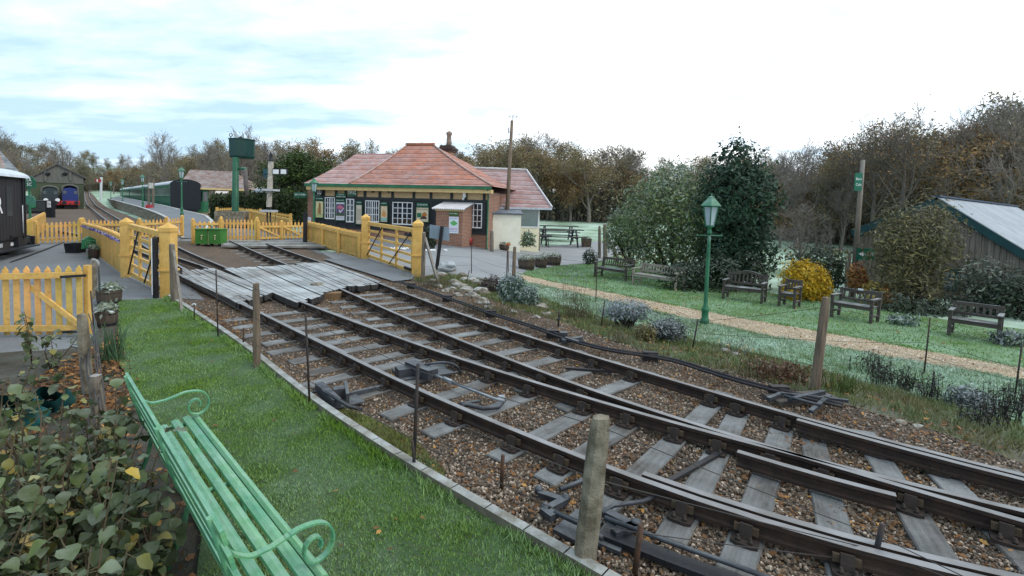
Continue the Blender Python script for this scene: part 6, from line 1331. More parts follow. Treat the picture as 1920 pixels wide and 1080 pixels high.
s_ = board('direction_sign', 'green sign with white pointing hand and word CAFE low on the pole', 'sign', pw, (1608, 465, 1640, 488), .02, MATS['cafe_green'], None, [('lettering', INK, 'text', 'CAFE', .66, .5, .42, .52), ('pointing_hand', INK, 'poly', [(.08, .5), (.2, .62), (.22, .56), (.3, .72), (.36, .62), (.36, .38), (.3, .3), (.22, .44), (.2, .38)])])
for u in (1592, 1587): oldpost('old grey fence post beside the cafe sign pole' + (', the shorter one' if u == 1587 else ', the taller one'), (u, 540), (u + 1, 473 if u == 1592 else 490), .13, WOODG, seed=u)
# ------------------------------------------------------------------ rubble bank
for i, (u, v, s) in enumerate([(812, 530, .16), (826, 520, .22), (838, 508, .30), (850, 533, .2), (862, 541, .28), (874, 548, .24), (884, 556, .2), (893, 560, .18), (902, 552, .3), (905, 570, .26), (846, 546, .18), (858, 556, .16), (872, 527, .18), (886, 530, .2), (898, 534, .22), (822, 540, .15), (835, 548, .14), (915, 580, .16), (868, 518, .16), (800, 536, .13), (1015, 580, .24), (1025, 592, .16), (1005, 597, .14), (962, 588, .14), (1360, 662, .2), (1378, 668, .16), (1690, 795, .18), (1720, 802, .16)]):
    mb = MB(); p = G(u, v); k = s * p.y / 12; k *= .62; mb.rock(p + V(0, 0, k * .25), k, (1.2, .9, .75), i + 3, sub=2)
    tag(mb.build('rubble_rock', STONE), 'rough buff rock of the rubble bank beside the forecourt' if i < 20 else 'rough pale rock lying in the garden side verge', 'rock', 'rubble bank rocks' if i < 20 else 'verge rocks')
mb = MB(); p = G(838, 512); mb.rock(p + V(0, 0, .26), .26, (1.2, .9, .7), 44, sub=3); tag(mb.build('pale_sheeting', pm('frosted_plastic', (.42, .47, .50), (.25, .28, .30), 4, .5, .4, 15)), 'crumpled pale plastic sheet topping the rubble bank', 'sheet')
# teal tarpaulin sacks
TARP = pm('teal_tarp', (.008, .065, .068), (.012, .09, .09), 3, .45, .4, 10)
for i, (u, v, s, lb) in enumerate(((28, 800, .26, 'crumpled teal tarpaulin sack at left edge full of leaves'), (100, 765, .20, 'dark teal tarpaulin sack with round open mouth by the old post'))):
    p = G(u, v); mb = MB(); n = 28; m = 12; base = len(mb.v)
    for j in range(m + 1):
        z = j / m
        for k in range(n):
            a = 2 * PI * k / n; rr = s * (1.05 - .25 * z) * (1 + .20 * noise.noise(V(math.cos(a) * 2.2, math.sin(a) * 2.2, z * 3 + i * 7)) + .05 * math.sin(a * 9 + z * 4)); mb.v.append(p + V(rr * math.cos(a) + z * .15, rr * math.sin(a) - z * .22, z * s * 1.3 + .05 * math.sin(a * 3)))
    for j in range(m):
        for k in range(n): mb.f.append([j * n + k, j * n + (k + 1) % n, (j + 1) * n + (k + 1) % n, (j + 1) * n + k]); mb.mi.append(0); mb.sm.append(True)
    o = mb.build('tarpaulin_sack', TARP); tag(o, lb, 'sack')
# the hanging orange tape etc.
a = PY(951, 459, G(950, 518).y - .03); mb = MB(); mb.box(a.x - .05, a.x + .13, a.y - .03, a.y + .02, a.z - .02, a.z + .06); tag(mb.build('orange_tag', cm('orange_tape', (.5, .14, .03))), 'small orange tag on the rusty stake by the round post', 'tag')
# ------------------------------------------------------------------ vegetation: shrubs
def rdir():
    while True:
        v = V(R.uniform(-1, 1), R.uniform(-1, 1), R.uniform(-1, 1))
        if .05 < v.length < 1: return v.normalized()
def cloud(mb, blobs, n, s, asp=.45, shell=.55, droop=0.0, zmin=None, rough=.25, up=.3):
    W = [b[1].x * b[1].y * b[1].z for b in blobs]
    for _ in range(n):
        c, r_ = R.choices(blobs, W)[0]; d = rdir(); k = shell + (1.03 - shell) * R.random() ** .6
        k *= 1 + rough * 1.3 * noise.noise(d * 2.1 + c) + rough * .8 * noise.noise(d * 5.3 + c)
        if noise.noise(d * 4.1 + c * 2) < -.33: continue
        p = c + V(d.x * r_.x, d.y * r_.y, d.z * r_.z) * k
        if zmin is not None and p.z < zmin: continue
        nn = d + rdir() * .8 + V(0, 0, up); leaf(mb, p, nn, s * R.uniform(.45, 1.5), asp, 0, droop)
def shrub(name, label, cat, base, rect, blobs, n, s, mat, stems=6, stem_mat=BARK, asp=.45, Y=None, deep=.8, droop=0, shell=.55, group=None, up=.3, rough=.25):
    # rect: picture box (u0, vtop, u1, vbot) that the blobs (in 0..1 of the box) fill
    p = G(*base) if Y is None else PY(base[0], base[1], Y); Y = p.y; k = Y / F; root = thing(name, label, cat, p, 0, group)
    B = []
    for (bx, by, rx, ry) in blobs:
        c = PY(lerp(rect[0], rect[2], bx), lerp(rect[1], rect[3], by), Y) + V(0, R.uniform(-.3, .3) * rx * (rect[2] - rect[0]) * k, 0)
        B.append((c, V(rx * (rect[2] - rect[0]) * k, rx * (rect[2] - rect[0]) * k * deep, ry * (rect[3] - rect[1]) * k)))
    mb = MB(); cloud(mb, B, n, s, asp, shell, droop, p.z, rough, up); mb.build('foliage_or_stems', mat, root)
    if stems:
        mb = MB()
        for i in range(stems):
            c = R.choice(B)[0]; a = p + V(0, 0, -.05); m = a.lerp(c, .5) + rdir() * .1; r_ = .012 + .012 * (c.z - p.z); mb.tube([a, m, c + rdir() * .1], [r_, r_ * .8, r_ * .4], 5)
        mb.build('stem', stem_mat, root)
    return root
LAUR = leafmat('laurel_leaf', (.075, .125, .038), (.11, .16, .055), (.20, .21, .09), .45, frost=.5, fscale=1.2)
HOLL = leafmat('holly_leaf', (.014, .045, .024), (.024, .06, .03), (.03, .06, .03), .5, frost=.10)
YELL = leafmat('yellow_leaf', (.62, .40, .02), (.45, .27, .02), (.25, .22, .03), .3, frost=0)
DARKL = leafmat('dark_leaf', (.018, .035, .016), (.03, .045, .02), None, .5, frost=.15)
WILL = leafmat('willow_leaf', (.12, .105, .045), (.085, .085, .035), (.18, .145, .06), .5, frost=.12)
REDL = leafmat('flame_leaf', (.32, .09, .035), (.25, .13, .05), (.4, .2, .06), .45)
FROL = leafmat('frosted_leaf', (.05, .10, .055), (.035, .075, .04), (.3, .36, .33), .4, frost=.75, fscale=9)
SILV = leafmat('silver_leaf', (.26, .29, .33), (.16, .19, .20), (.08, .12, .06), .35, frost=.5, fscale=8)
DFRO = leafmat('dusky_leaf', (.05, .06, .05), (.03, .04, .035), (.25, .28, .28), .5, frost=.6, fscale=12)
DRYS = leafmat('dry_stem', (.16, .125, .07), (.09, .075, .045), (.12, .12, .05), .4, frost=.2)
shrub('laurel_bush', 'broad frosted laurel bush on several stems behind the pale bench', 'bush', (1262, 530), (1135, 298, 1388, 556), [(.52, .38, .40, .36), (.34, .45, .26, .28), (.72, .50, .27, .32), (.50, .18, .22, .17), (.64, .72, .2, .2), (.40, .74, .16, .18), (.25, .60, .12, .16)], 20000, .16, LAUR, 14, BARK, .35, droop=.7, shell=.45, Y=21.5)
shrub('laurel_bush', 'smaller laurel bush with bare lower stems by the grey gate posts', 'bush', (1185, 500), (1132, 385, 1215, 505), [(.5, .35, .46, .36), (.25, .5, .24, .26), (.7, .55, .3, .22)], 4200, .15, LAUR, 9, BARK, .35, droop=.6, Y=23.5)
shrub('holly_tree', 'tall dark pointed holly tree behind the arched bench', 'tree', (1385, 545), (1300, 255, 1462, 555), [(.52, .22, .28, .2), (.5, .45, .46, .3), (.6, .72, .4, .28), (.38, .75, .34, .25), (.22, .3, .16, .14), (.75, .32, .2, .2), (.5, .1, .12, .13), (.33, .12, .08, .12), (.66, .14, .07, .12)], 15000, .15, HOLL, 5, BARK, .5, Y=19.6, shell=.4)
shrub('dark_bush', 'dark evergreen bush between holly and the arched bench', 'bush', (1330, 560), (1240, 470, 1440, 562), [(.2, .6, .22, .4), (.5, .55, .28, .5), (.8, .55, .22, .5)], 4500, .12, DARKL, 4, Y=18.4)
shrub('yellow_bush', 'bright golden yellow rounded bush behind the wooden armchair', 'bush', (1514, 572), (1466, 486, 1558, 578), [(.45, .48, .46, .46), (.72, .6, .28, .4), (.25, .55, .26, .36), (.4, .2, .22, .2)], 6000, .085, YELL, 6, BARK, .5, Y=16.8)
shrub('dark_bush', 'dark green bush behind the yellow bush', 'bush', (1540, 548), (1490, 458, 1582, 555), [(.5, .5, .5, .5), (.75, .65, .3, .35)], 3500, .11, DARKL, 4, Y=18.5)
shrub('willow_bush', 'large brown green twiggy bush half hiding the barn gable', 'bush', (1710, 606), (1618, 366, 1805, 610), [(.5, .35, .42, .33), (.3, .45, .3, .3), (.72, .45, .3, .33), (.5, .72, .44, .3), (.35, .2, .2, .16), (.68, .18, .2, .17)], 12500, .13, WILL, 26, BARKG, .28, Y=16.4, shell=.25, rough=.4)
shrub('shrub', 'grey green climbing shrub against the barn boards', 'bush', (1840, 645), (1780, 470, 1905, 650), [(.4, .3, .38, .26), (.6, .5, .4, .3), (.5, .8, .5, .25)], 5200, .11, leafmat('greygreen_leaf', (.055, .07, .045), (.04, .055, .03), (.16, .18, .14), .5, frost=.25), 10, BARKG, .4, Y=15.6, shell=.3)
shrub('shrub', 'dense dark green shrub at right edge below the barn roof', 'bush', (1915, 640), (1860, 500, 2010, 660), [(.4, .45, .4, .42), (.75, .5, .35, .45)], 4200, .12, DARKL, 5, Y=14.8)
shrub('shrub', 'low dark mixed shrubs behind the benches below the twiggy bush', 'bush', (1720, 615), (1655, 545, 1800, 622), [(.2, .5, .25, .45), (.5, .6, .3, .42), (.8, .55, .26, .45)], 3200, .10, DARKL, 3, Y=15.2)
shrub('flame_shrub', 'orange red shrub beside the cafe sign pole', 'bush', (1606, 546), (1588, 494, 1630, 548), [(.5, .35, .38, .36), (.5, .7, .45, .3)], 1100, .10, REDL, 5, Y=17)
shrub('flame_shrub', 'rusty and yellow low shrub right of the bench with plaque', 'bush', (1650, 590), (1622, 525, 1690, 592), [(.4, .4, .4, .36), (.65, .7, .4, .3)], 1100, .09, leafmat('rusty_leaf', (.20, .08, .03), (.26, .2, .05), (.3, .26, .06), .5), 6, Y=16)
shrub('small_plant', 'small frosted grey green plant at the edge of bench lawn', 'plant', (1697, 610), (1672, 590, 1722, 612), [(.5, .5, .5, .5)], 500, .08, FROL, 0)
shrub('small_plant', 'frosted heather clump at far right beside the last bench', 'plant', (1895, 648), (1866, 618, 1925, 652), [(.5, .5, .5, .5)], 700, .07, DFRO, 0)
shrub('small_plant', 'small evergreen by the grey gate posts at the forecourt edge', 'plant', (1106, 495), (1090, 466, 1122, 497), [(.5, .5, .46, .5)], 700, .10, DARKL, 2)
shrub('shrub', 'small green shrub beside the annexe window', 'bush', (990, 461), (976, 434, 1004, 462), [(.5, .45, .42, .45), (.3, .7, .3, .3), (.7, .75, .3, .25)], 500, .16, LAUR, 2, Y=25.5)
shrub('ivy_bush', 'dark ivy bush between the gate post and brick hut', 'bush', (808, 468), (796, 425, 818, 470), [(.5, .5, .5, .5)], 800, .13, DARKL, 0, Y=24.2)
shrub('frosted_bush', 'rounded frosted green cushion shrub nearest the round brown post', 'bush', (984, 574), (953, 532, 1012, 577), [(.5, .5, .48, .48), (.7, .6, .3, .36)], 3200, .055, FROL, 0, shell=.6, rough=.45)
shrub('frosted_bush', 'upright frosted green shrub behind the round brown post', 'bush', (952, 566), (934, 516, 984, 570), [(.4, .5, .4, .48), (.7, .25, .3, .25)], 2400, .06, FROL, 0, Y=11.6, shell=.6)
shrub('purple_bush', 'dull purple brown shrub on the rubble bank', 'bush', (922, 548), (900, 518, 946, 552), [(.5, .5, .5, .5)], 1100, .07, leafmat('purple_leaf', (.06, .035, .035), (.045, .035, .03), None, .5, frost=.3), 3)
shrub('silver_bush', 'silvery white frosted lavender mound beside the leaning black stake', 'bush', (1172, 618), (1128, 562, 1218, 618), [(.5, .32, .46, .34), (.25, .4, .26, .3), (.76, .36, .26, .32)], 4200, .05, SILV, 30, BARK, .4, shell=.45, rough=.6)
shrub('dark_frosted_bush', 'dark bush with frosted tips right of the silver mound', 'bush', (1252, 642), (1212, 594, 1290, 642), [(.5, .45, .48, .46), (.2, .55, .2, .4)], 3600, .05, DFRO, 24, BARK, .4, shell=.4, rough=.6)
shrub('dark_frosted_bush', 'dark frosted bush among flower stems near the right edge', 'bush', (1805, 790), (1768, 722, 1850, 792), [(.5, .45, .48, .46)], 2600, .05, DFRO, 30, BARK, .4, Y=7.2, shell=.4)
shrub('yellow_brown_bush', 'brownish yellow small bush between silver and dark bushes', 'bush', (1210, 640), (1188, 604, 1228, 642), [(.5, .5, .5, .48)], 900, .05, leafmat('ochre_leaf', (.16, .12, .03), (.12, .10, .04), (.2, .2, .1), .4, frost=.2), 10)
def stems(label, base, n, spread, h, mat, r_=.004, lean=.15, tips=0, name='dry_stems', cat='plant', bl=0, tipmat=None):
    p = G(*base); mb = MB(); tm = MB()
    for i in range(n):
        a = p + V(R.gauss(0, spread), R.gauss(0, spread * .6), -.02); a.z = gz(a.x, a.y); hh = h * R.uniform(.5, 1.1); t = a + V(R.gauss(0, lean * hh), R.gauss(0, lean * hh), hh)
        mb.tube([a, a.lerp(t, .55) + V(R.gauss(0, .01), 0, 0), t], [r_, r_ * .8, r_ * .5], 3, cap=False)
        for k in range(bl): q = a.lerp(t, R.uniform(.2, 1)); leaf(tm, q, rdir() + V(0, 0, .4), R.uniform(.03, .07), .35)
        for k in range(tips): leaf(tm, t + rdir() * .03, rdir(), R.uniform(.025, .05), .7)
    root = thing(name, label, cat, p); mb.build('foliage_or_stems', mat, root)  # this part holds the stem tubes; leaves and tips are built separately
    if tm.v: tm.build('leaves', tipmat or mat, root)
    return root
stems('tall dry stems with pale seed heads behind the thin black stake', (1080, 600), 90, .22, .62, DRYS, .004, .12, 1, bl=3)
stems('pale flowering stems with frosted white heads on the frosted verge', (1072, 562), 22, .25, .95, DRYS, .004, .12, 8, tipmat=SILV)
for i, (b_, n_, h_, lb) in enumerate((((1648, 722), 34, .42, 'dark upright flower stems right of the tall leaning post'), ((1632, 700), 26, .42, 'dark flower spikes behind the tall leaning post'), ((1700, 735), 30, .40, 'dark spiky stems in the middle of the right verge'), ((1738, 752), 28, .42, 'tall dark stems beside the short black stake'), ((1880, 790), 46, .48, 'dense dark stems at the right edge of verge'), ((1920, 770), 40, .5, 'dark leafy stems at the very right edge'), ((1840, 800), 30, .3, 'low mixed stems before the dark frosted bush'))):
    stems(lb, b_, n_, .13, h_, leafmat('dusk_stem', (.03, .032, .028), (.05, .04, .03), (.06, .08, .05), .4, frost=.25), .005, .10, 0, bl=9)
stems('reddish brown sedum patch left of the tall leaning post', (1462, 712), 160, .30, .26, leafmat('sedum', (.14, .06, .035), (.10, .06, .035), (.18, .10, .06), .5, frost=.2), .005, .15, 2, bl=4)
stems('yellow green strappy iris leaves at the foot of the tall post', (1578, 738), 60, .14, .32, leafmat('iris', (.16, .20, .05), (.10, .15, .04), None, .4, frost=.2), .007, .35)
stems('frosty small plant with orange flowers on a stone slab', (1380, 668), 40, .16, .28, leafmat('marigold', (.10, .13, .06), (.3, .33, .3), (.5, .25, .03), .4, frost=.4), .005, .3, 2)
stems('green strappy leaves beside the near flower barrel', (210, 682), 70, .10, .55, leafmat('strap_leaf', (.06, .13, .06), (.10, .17, .09), None, .4, frost=.35), .008, .22)
stems('dry grass and twigs tangled on the rubble bank near the strut', (815, 540), 150, .35, .38, DRYS, .005, .4)
stems('straw coloured tuft below the frosted cushions', (905, 588), 110, .30, .30, DRYS, .004, .3)
stems('yellow green grass tuft at the verge edge near rodding', (940, 592), 90, .25, .28, leafmat('lime_tuft', (.16, .17, .05), (.12, .13, .04), None, .4, frost=.2), .004, .3)
stems('low dry stems on the ballast edge near the silver bush', (1150, 640), 60, .25, .25, DRYS, .004, .25, bl=1)
# ------------------------------------------------------------------ big leaved plant in the foreground left
BIGL = leafmat('viburnum_leaf', (.075, .105, .03), (.105, .14, .05), (.28, .20, .035), .5, frost=.18, trans=.2, scale=3, fscale=6)
def bigleaf(mb, p, d, s):        # folded, drooping heart-shaped leaf
    d = d.normalized(); b = d.cross(V(0, 0, 1)); b = b.normalized() if b.length > .1 else V(1, 0, 0); n_ = b.cross(d)
    cup = R.uniform(.05, .55); P = []; n0 = len(mb.v); m = 6; W = [0, .36, .46, .40, .24, .0]
    for i in range(m):
        t = i / (m - 1); c = p + d * s * t - n_ * s * .22 * t * t * (1 if d.z < .3 else .5); w_ = W[i] * s
        mb.v += [c - b * w_ + n_ * (cup * w_ + R.uniform(-.01, .01)), c, c + b * w_ + n_ * (cup * w_ + R.uniform(-.01, .01))]
    for i in range(m - 1):
        a = n0 + 3 * i
        for q in (0, 1): mb.f.append([a + q, a + q + 1, a + q + 4, a + q + 3]); mb.mi.append(0); mb.sm.append(True)
RB = random.Random(5)
spots = []
for i in range(120):
    x = RB.uniform(-.5, 3.6); y = RB.uniform(.66, 3.0); spots.append((BO + BU * x + BV * y, RB.uniform(.5, 1.05) * (1 if y > .9 else .72)))
for i in range(60):
    spots.append((BO + BU * RB.uniform(-.1, 3.5) + BV * RB.uniform(.60, 1.15), RB.uniform(.35, .80)))
for i in range(16):
    spots.append((BO + BU * RB.uniform(-.4, 2.6) + BV * RB.uniform(.8, 2.2), RB.uniform(1.0, 1.25)))
spots += [(G(95, 700), .75), (G(60, 690), .8), (G(30, 860), .9), (BO + BU * .2 + BV * .72, 1.0), (BO + BU * -.05 + BV * .66, 1.0), (BO + BU * .6 + BV * .70, .9), (BO + BU * 1.2 + BV * .72, .85)]
for i, (p, h) in enumerate(spots):
    p = V(p.x, p.y, .04)
    root = thing('leafy_shrub', 'dull green broad leaved shrub stems with yellowing leaves behind the green bench', 'plant', p, 0, 'broad leaved shrub stems in the planting bed'); st_ = MB(); lf = MB()
    for s_ in range(RB.choice((2, 3))):
        t = p + V(RB.gauss(0, .14), RB.gauss(0, .14), h * RB.uniform(.7, 1.05)); m = p.lerp(t, .5) + V(RB.gauss(0, .04), RB.gauss(0, .04), 0); st_.tube([p, m, t], [.008, .006, .003], 5)
        for k in range(RB.randint(13, 18)):
            f = RB.uniform(.25, 1.02); q = p.lerp(m, f * 2) if f < .5 else m.lerp(t, f * 2 - 1); a = RB.uniform(0, 2 * PI); d = V(math.cos(a), math.sin(a), RB.uniform(-1.5, .15)); q2 = q + d * .04; st_.tube([q, q2], .003, 3, cap=False); bigleaf(lf, q2, d, RB.uniform(.045, .112))
    st_.build('stem', pm('plant_stem', (.06, .055, .03), (.09, .06, .035), 6, .8), root); lf.build('leaves', BIGL, root)
# ------------------------------------------------------------------ trees
TWIG = pm('twig_bark', (.20, .175, .15), (.145, .125, .11), 3, .95); TWIGD = pm('twig_dark', (.14, .12, .10), (.10, .088, .075), 3, .95)
def grow(seed, H, levels, spread, tr, upb=.35, first=.25, nb=(11, 6, 5, 4), fan=1.0):
    rr = random.Random(seed); mb = MB(); tips = []
    def rd(): return V(rr.gauss(0, 1), rr.gauss(0, 1), rr.gauss(0, 1))
    def br(p, d, L, r_, lv):
        n = 5 if lv == 0 else (4 if lv == 1 else 3); pts = [p]; q = p.copy(); dd = d.copy()
        for i in range(n):
            dd = (dd + rd() * (.05 if lv == 0 else .17) + V(0, 0, upb * .25 * (lv > 0))).normalized(); q = q + dd * L / n; pts.append(q.copy())
        mb.tube(pts, [max(.012, r_ * (1 - .75 * i / n)) for i in range(n + 1)], (7, 5, 4, 3, 3)[lv], cap=False)
        if lv >= levels: tips.append((q, dd)); return
        k = nb[lv]
        for j in range(k):
            t = first + (1 - first) * (j + rr.random()) / k if lv == 0 else .25 + .75 * (j + rr.random()) / k
            x = t * n; i = min(n - 1, int(x)); c = pts[i].lerp(pts[i + 1], x - i); ax_ = (pts[i + 1] - pts[i]).normalized()
            o_ = rd(); o_ = (o_ - ax_ * o_.dot(ax_)).normalized(); ang = rr.uniform(.5, 1.1) * fan; nd = (ax_ * math.cos(ang) + o_ * math.sin(ang) + V(0, 0, upb * .5)).normalized()
            if lv == 0: l2 = H * spread * (1.15 - .6 * t) * rr.uniform(.75, 1.1)
            else: l2 = L * rr.uniform(.42, .68)
            br(c, nd, l2, r_ * (1 - .7 * t) * .5, lv + 1)
        tips.append((q, dd))
    br(V(0, 0, -.2), V(0, 0, 1), H * .82, tr, 0); return mb, tips
def tree_proto(seed, levels=3, spread=.42, leafn=0, lmat=None, label='', cat='tree', bark=TWIG, ls=.30, name='bare_tree', first=.25, upb=.35, nb=(12, 6, 5, 4)):
    mb, tips = grow(seed, 10, levels, spread, .24, upb, first, nb); root = thing(name, label, cat, (0, -500, 0))
    mb.build('trunk', bark, root, local=True)
    if leafn:
        lf = MB(); rr = R
        for q, d in tips:
            for k in range(leafn): leaf(lf, q + V(R.gauss(0, .26), R.gauss(0, .26), R.gauss(0, .2)), rdir() + V(0, 0, .4), ls * R.uniform(.6, 1.3), .7)
        lf.build('crown', lmat, root, local=True)
    return root
OAKL = leafmat('oak_leaf', (.27, .195, .095), (.195, .16, .09), (.18, .18, .09), .4, trans=.3, scale=.35); RUST = leafmat('rust_leaf', (.29, .175, .07), (.21, .135, .068), (.18, .16, .075), .4, trans=.2, scale=.35); DULL = leafmat('dull_leaf', (.20, .175, .115), (.145, .145, .09), (.21, .155, .085), .4, trans=.2, scale=.3); GRNL = leafmat('evergreen_leaf', (.05, .085, .025), (.035, .065, .02), (.09, .12, .03), .45, scale=.4); IVY = leafmat('ivy_leaf', (.025, .04, .016), (.04, .055, .02), None, .5)
PROTO = {
 'bare': [tree_proto(s, 4, .44, name='bare_tree', first=.22, nb=(11, 6, 5, 4)) for s in (11, 12, 13)],
 'thin': [tree_proto(s, 4, .30, name='bare_tree', upb=.6, first=.18, nb=(13, 6, 4, 3)) for s in (21, 22)],
 'oak': [tree_proto(s, 3, .46, 8, OAKL, name='oak_tree', first=.25, ls=.19) for s in (31, 32)],
 'sparse': [tree_proto(s, 4, .50, 1, RUST, name='oak_tree', ls=.12, nb=(11, 6, 5, 3), first=.3, bark=TWIGD) for s in (61, 62)],
 'rust': [tree_proto(s, 3, .36, 11, RUST, name='oak_tree', first=.15, ls=.19) for s in (41, 42)],
 'dull': [tree_proto(s, 3, .42, 10, DULL, name='woodland_tree', first=.12, ls=.19) for s in (51, 52)],
 'green': [tree_proto(71, 3, .40, 14, GRNL, name='evergreen_tree', first=.05, ls=.26)],
}
used_p = set()
LAB = {'bare': 'bare leafless winter tree', 'thin': 'slender bare upright tree', 'oak': 'oak with thin brown leaves', 'sparse': 'spreading oak with a few rusty leaves', 'rust': 'leafy rust brown tree', 'dull': 'dense dull brown woodland tree', 'green': 'dense dark green evergreen tree'}
def tree(u, Y, vtop, kind, where, sx_=1.0, vb=None):
    p = PY(u, 400, Y); p = V(p.x, p.y, gz(p.x, p.y) - .1); h = PY(u, vtop, Y).z - p.z; i = R.randrange(len(PROTO[kind])); pr = PROTO[kind][i]; s = h / 10.2; lab = LAB[kind] + ' ' + where; grp = lab
    sc_ = (s * sx_ * R.uniform(.9, 1.15), s * sx_ * R.uniform(.9, 1.15), s)
    if (kind, i) in used_p: return dup(pr, p, R.uniform(0, 6.28), sc_, lab, grp)
    used_p.add((kind, i)); pr.location = p; pr.rotation_euler.z = R.uniform(0, 6.28); pr.scale = sc_; tag(pr, lab, 'tree', grp)
SKY = [(-60, 262), (0, 258), (30, 272), (62, 276), (85, 280), (110, 268), (140, 280), (185, 298), (215, 300), (260, 290), (300, 280), (345, 280), (400, 268), (470, 268), (540, 275), (580, 270), (640, 276), (700, 282), (860, 287), (905, 280), (950, 282), (1000, 266), (1050, 272), (1100, 285), (1150, 280), (1200, 296), (1260, 305), (1330, 300), (1400, 300), (1450, 294), (1490, 288), (1540, 292), (1590, 280), (1640, 242), (1690, 236), (1740, 256), (1790, 236), (1850, 212), (1900, 204), (2000, 200)]
def skyl(u):
    for (a, b), (c, d) in zip(SKY, SKY[1:]):
        if u <= c: return lerp(b, d, (u - a) / (c - a))
    return SKY[-1][1]
def rowt(u0, u1, step, Y, dy, kinds, where, dv=8, drop=0):
    u = u0
    while u < u1:
        uu = u + R.uniform(-.3, .3) * step; tree(uu, Y + R.uniform(-dy, dy), skyl(uu) + drop + R.uniform(-dv * .6, dv), R.choice(kinds), where, R.uniform(.85, 1.2)); u += step
rowt(-40, 560, 22, 175, 25, ['bare', 'dull', 'oak', 'thin'], 'on the hillside beyond the platform', 6, 0)
rowt(-40, 560, 26, 120, 14, ['dull', 'bare', 'dull', 'rust', 'oak'], 'in the wood beyond the coaches', 8, 22)
rowt(250, 560, 30, 88, 8, ['dull', 'thin', 'oak'], 'behind the brick cottage', 8, 26)
rowt(560, 880, 26, 95, 10, ['dull', 'rust', 'oak', 'oak'], 'in the wood beyond the station roof', 6, 0)
rowt(850, 1460, 25, 96, 9, ['bare', 'oak', 'dull', 'bare'], 'at the back of the wood beyond the field', 7, 0)
rowt(860, 1460, 27, 78, 5, ['oak', 'dull', 'rust', 'rust', 'oak'], 'along the far edge of the frosty field', 10, 22)
for u, Y, vt, k, w_ in ((1000, 82, 263, 'bare', 1.2), (1010, 74, 292, 'oak', 1.1), (1105, 72, 288, 'oak', 1.3), (1070, 73, 318, 'rust', 1.2), (1160, 80, 278, 'bare', 1.2), (940, 76, 279, 'oak', 1.3), (900, 80, 284, 'oak', 1.2), (1190, 74, 322, 'rust', 1.2)): tree(u, Y, vt, k, 'standing out along the frosty field', w_)
rowt(1440, 1960, 27, 52, 4, ['bare', 'dull', 'bare', 'thin'], 'in the tall wood behind the barn', 8, 4)
rowt(1440, 1960, 30, 42, 3, ['dull', 'bare', 'rust', 'oak'], 'along the wood edge behind the barn', 14, 48)
for u, Y, vt, k, w_ in ((1680, 36, 236, 'sparse', 1.25), (1640, 38, 244, 'sparse', 1.0), (1820, 36, 232, 'rust', 1.15), (1795, 40, 236, 'thin', 1.0), (1880, 34, 208, 'bare', 1.2), (1925, 35, 203, 'bare', 1.1), (1500, 42, 288, 'bare', 1.1), (1545, 44, 293, 'oak', 1.1), (1580, 40, 288, 'sparse', .9), (1850, 38, 262, 'dull', 1.3), (1905, 37, 270, 'dull', 1.3)): tree(u, Y, vt, k, 'rising over the barn and bushes', w_)
for u, Y, vt, k, w_ in ((316, 90, 257, 'bare', 1.1), (392, 80, 266, 'thin', 1.2), (408, 76, 272, 'thin', 1.1), (470, 58, 252, 'thin', 1.2), (452, 56, 236, 'thin', 1.2), (500, 60, 262, 'thin', 1.3), (12, 70, 258, 'bare', 1.2), (110, 130, 268, 'bare', 1.5), (530, 62, 278, 'bare', 1.3)): tree(u, Y, vt, k, 'left of the station roof', w_)
for u, Y, vt, w_ in ((560, 42, 292, 1.5), (590, 46, 296, 1.3), (535, 45, 306, 1.3)): tree(u, Y, vt, 'green', 'between signal post and station', w_)
tree(1505, 24, 395, 'bare', 'small and reddish behind the yellow bush', 1.5)
# evergreen hedge and scrub masses
def mass(name, label, cat, pts, depth, n, s, mat, asp=.6, kind=None, twigs=0, tm=None):      # pts: (u, Y, vtop)
    mb = MB()
    for _ in range(n):
        x = R.uniform(0, len(pts) - 1.001); i = int(x); f = x - i; (u0, Y0, v0), (u1, Y1, v1) = pts[i], pts[i + 1]; u, Y, vt = lerp(u0, u1, f), lerp(Y0, Y1, f) + R.uniform(0, depth), lerp(v0, v1, f)
        p = PY(u, vt, Y); g = gz(p.x, p.y); top = (p.z - g) * (1 + .28 * noise.noise(V(p.x * .35, p.y * .35, 3)))
        z = g + top * R.random() ** .75; leaf(mb, V(p.x, p.y, z), rdir() + V(0, -.5, .4), s * R.uniform(.6, 1.4), asp)
    for _ in range(twigs):
        x = R.uniform(0, len(pts) - 1.001); i = int(x); f = x - i; (u0, Y0, v0), (u1, Y1, v1) = pts[i], pts[i + 1]; u, Y, vt = lerp(u0, u1, f), lerp(Y0, Y1, f) + R.uniform(0, depth), lerp(v0, v1, f)
        p = PY(u, vt, Y); g = gz(p.x, p.y); a = V(p.x, p.y, g); h = (p.z - g) * R.uniform(.6, 1.5); mb.tube([a, a + V(R.gauss(0, .15 * h), R.gauss(0, .1 * h), h)], [.05, .015], 3, 1, False)
    o = mb.build(name, [mat, tm or TWIG]); return tag(o, label, cat, None, kind)
mass('hedge', 'dark clipped hedge behind the ramp fence and signal post', 'hedge', [(395, 41, 366), (480, 40, 368), (575, 38, 362)], 2.5, 9000, .22, IVY)
mass('bramble_scrub', 'brown bramble scrub', None, [(1150, 24, 478), (1300, 24, 468), (1480, 24, 462), (1600, 24, 470)], 3, 1500, .16, WILL, kind='stuff')
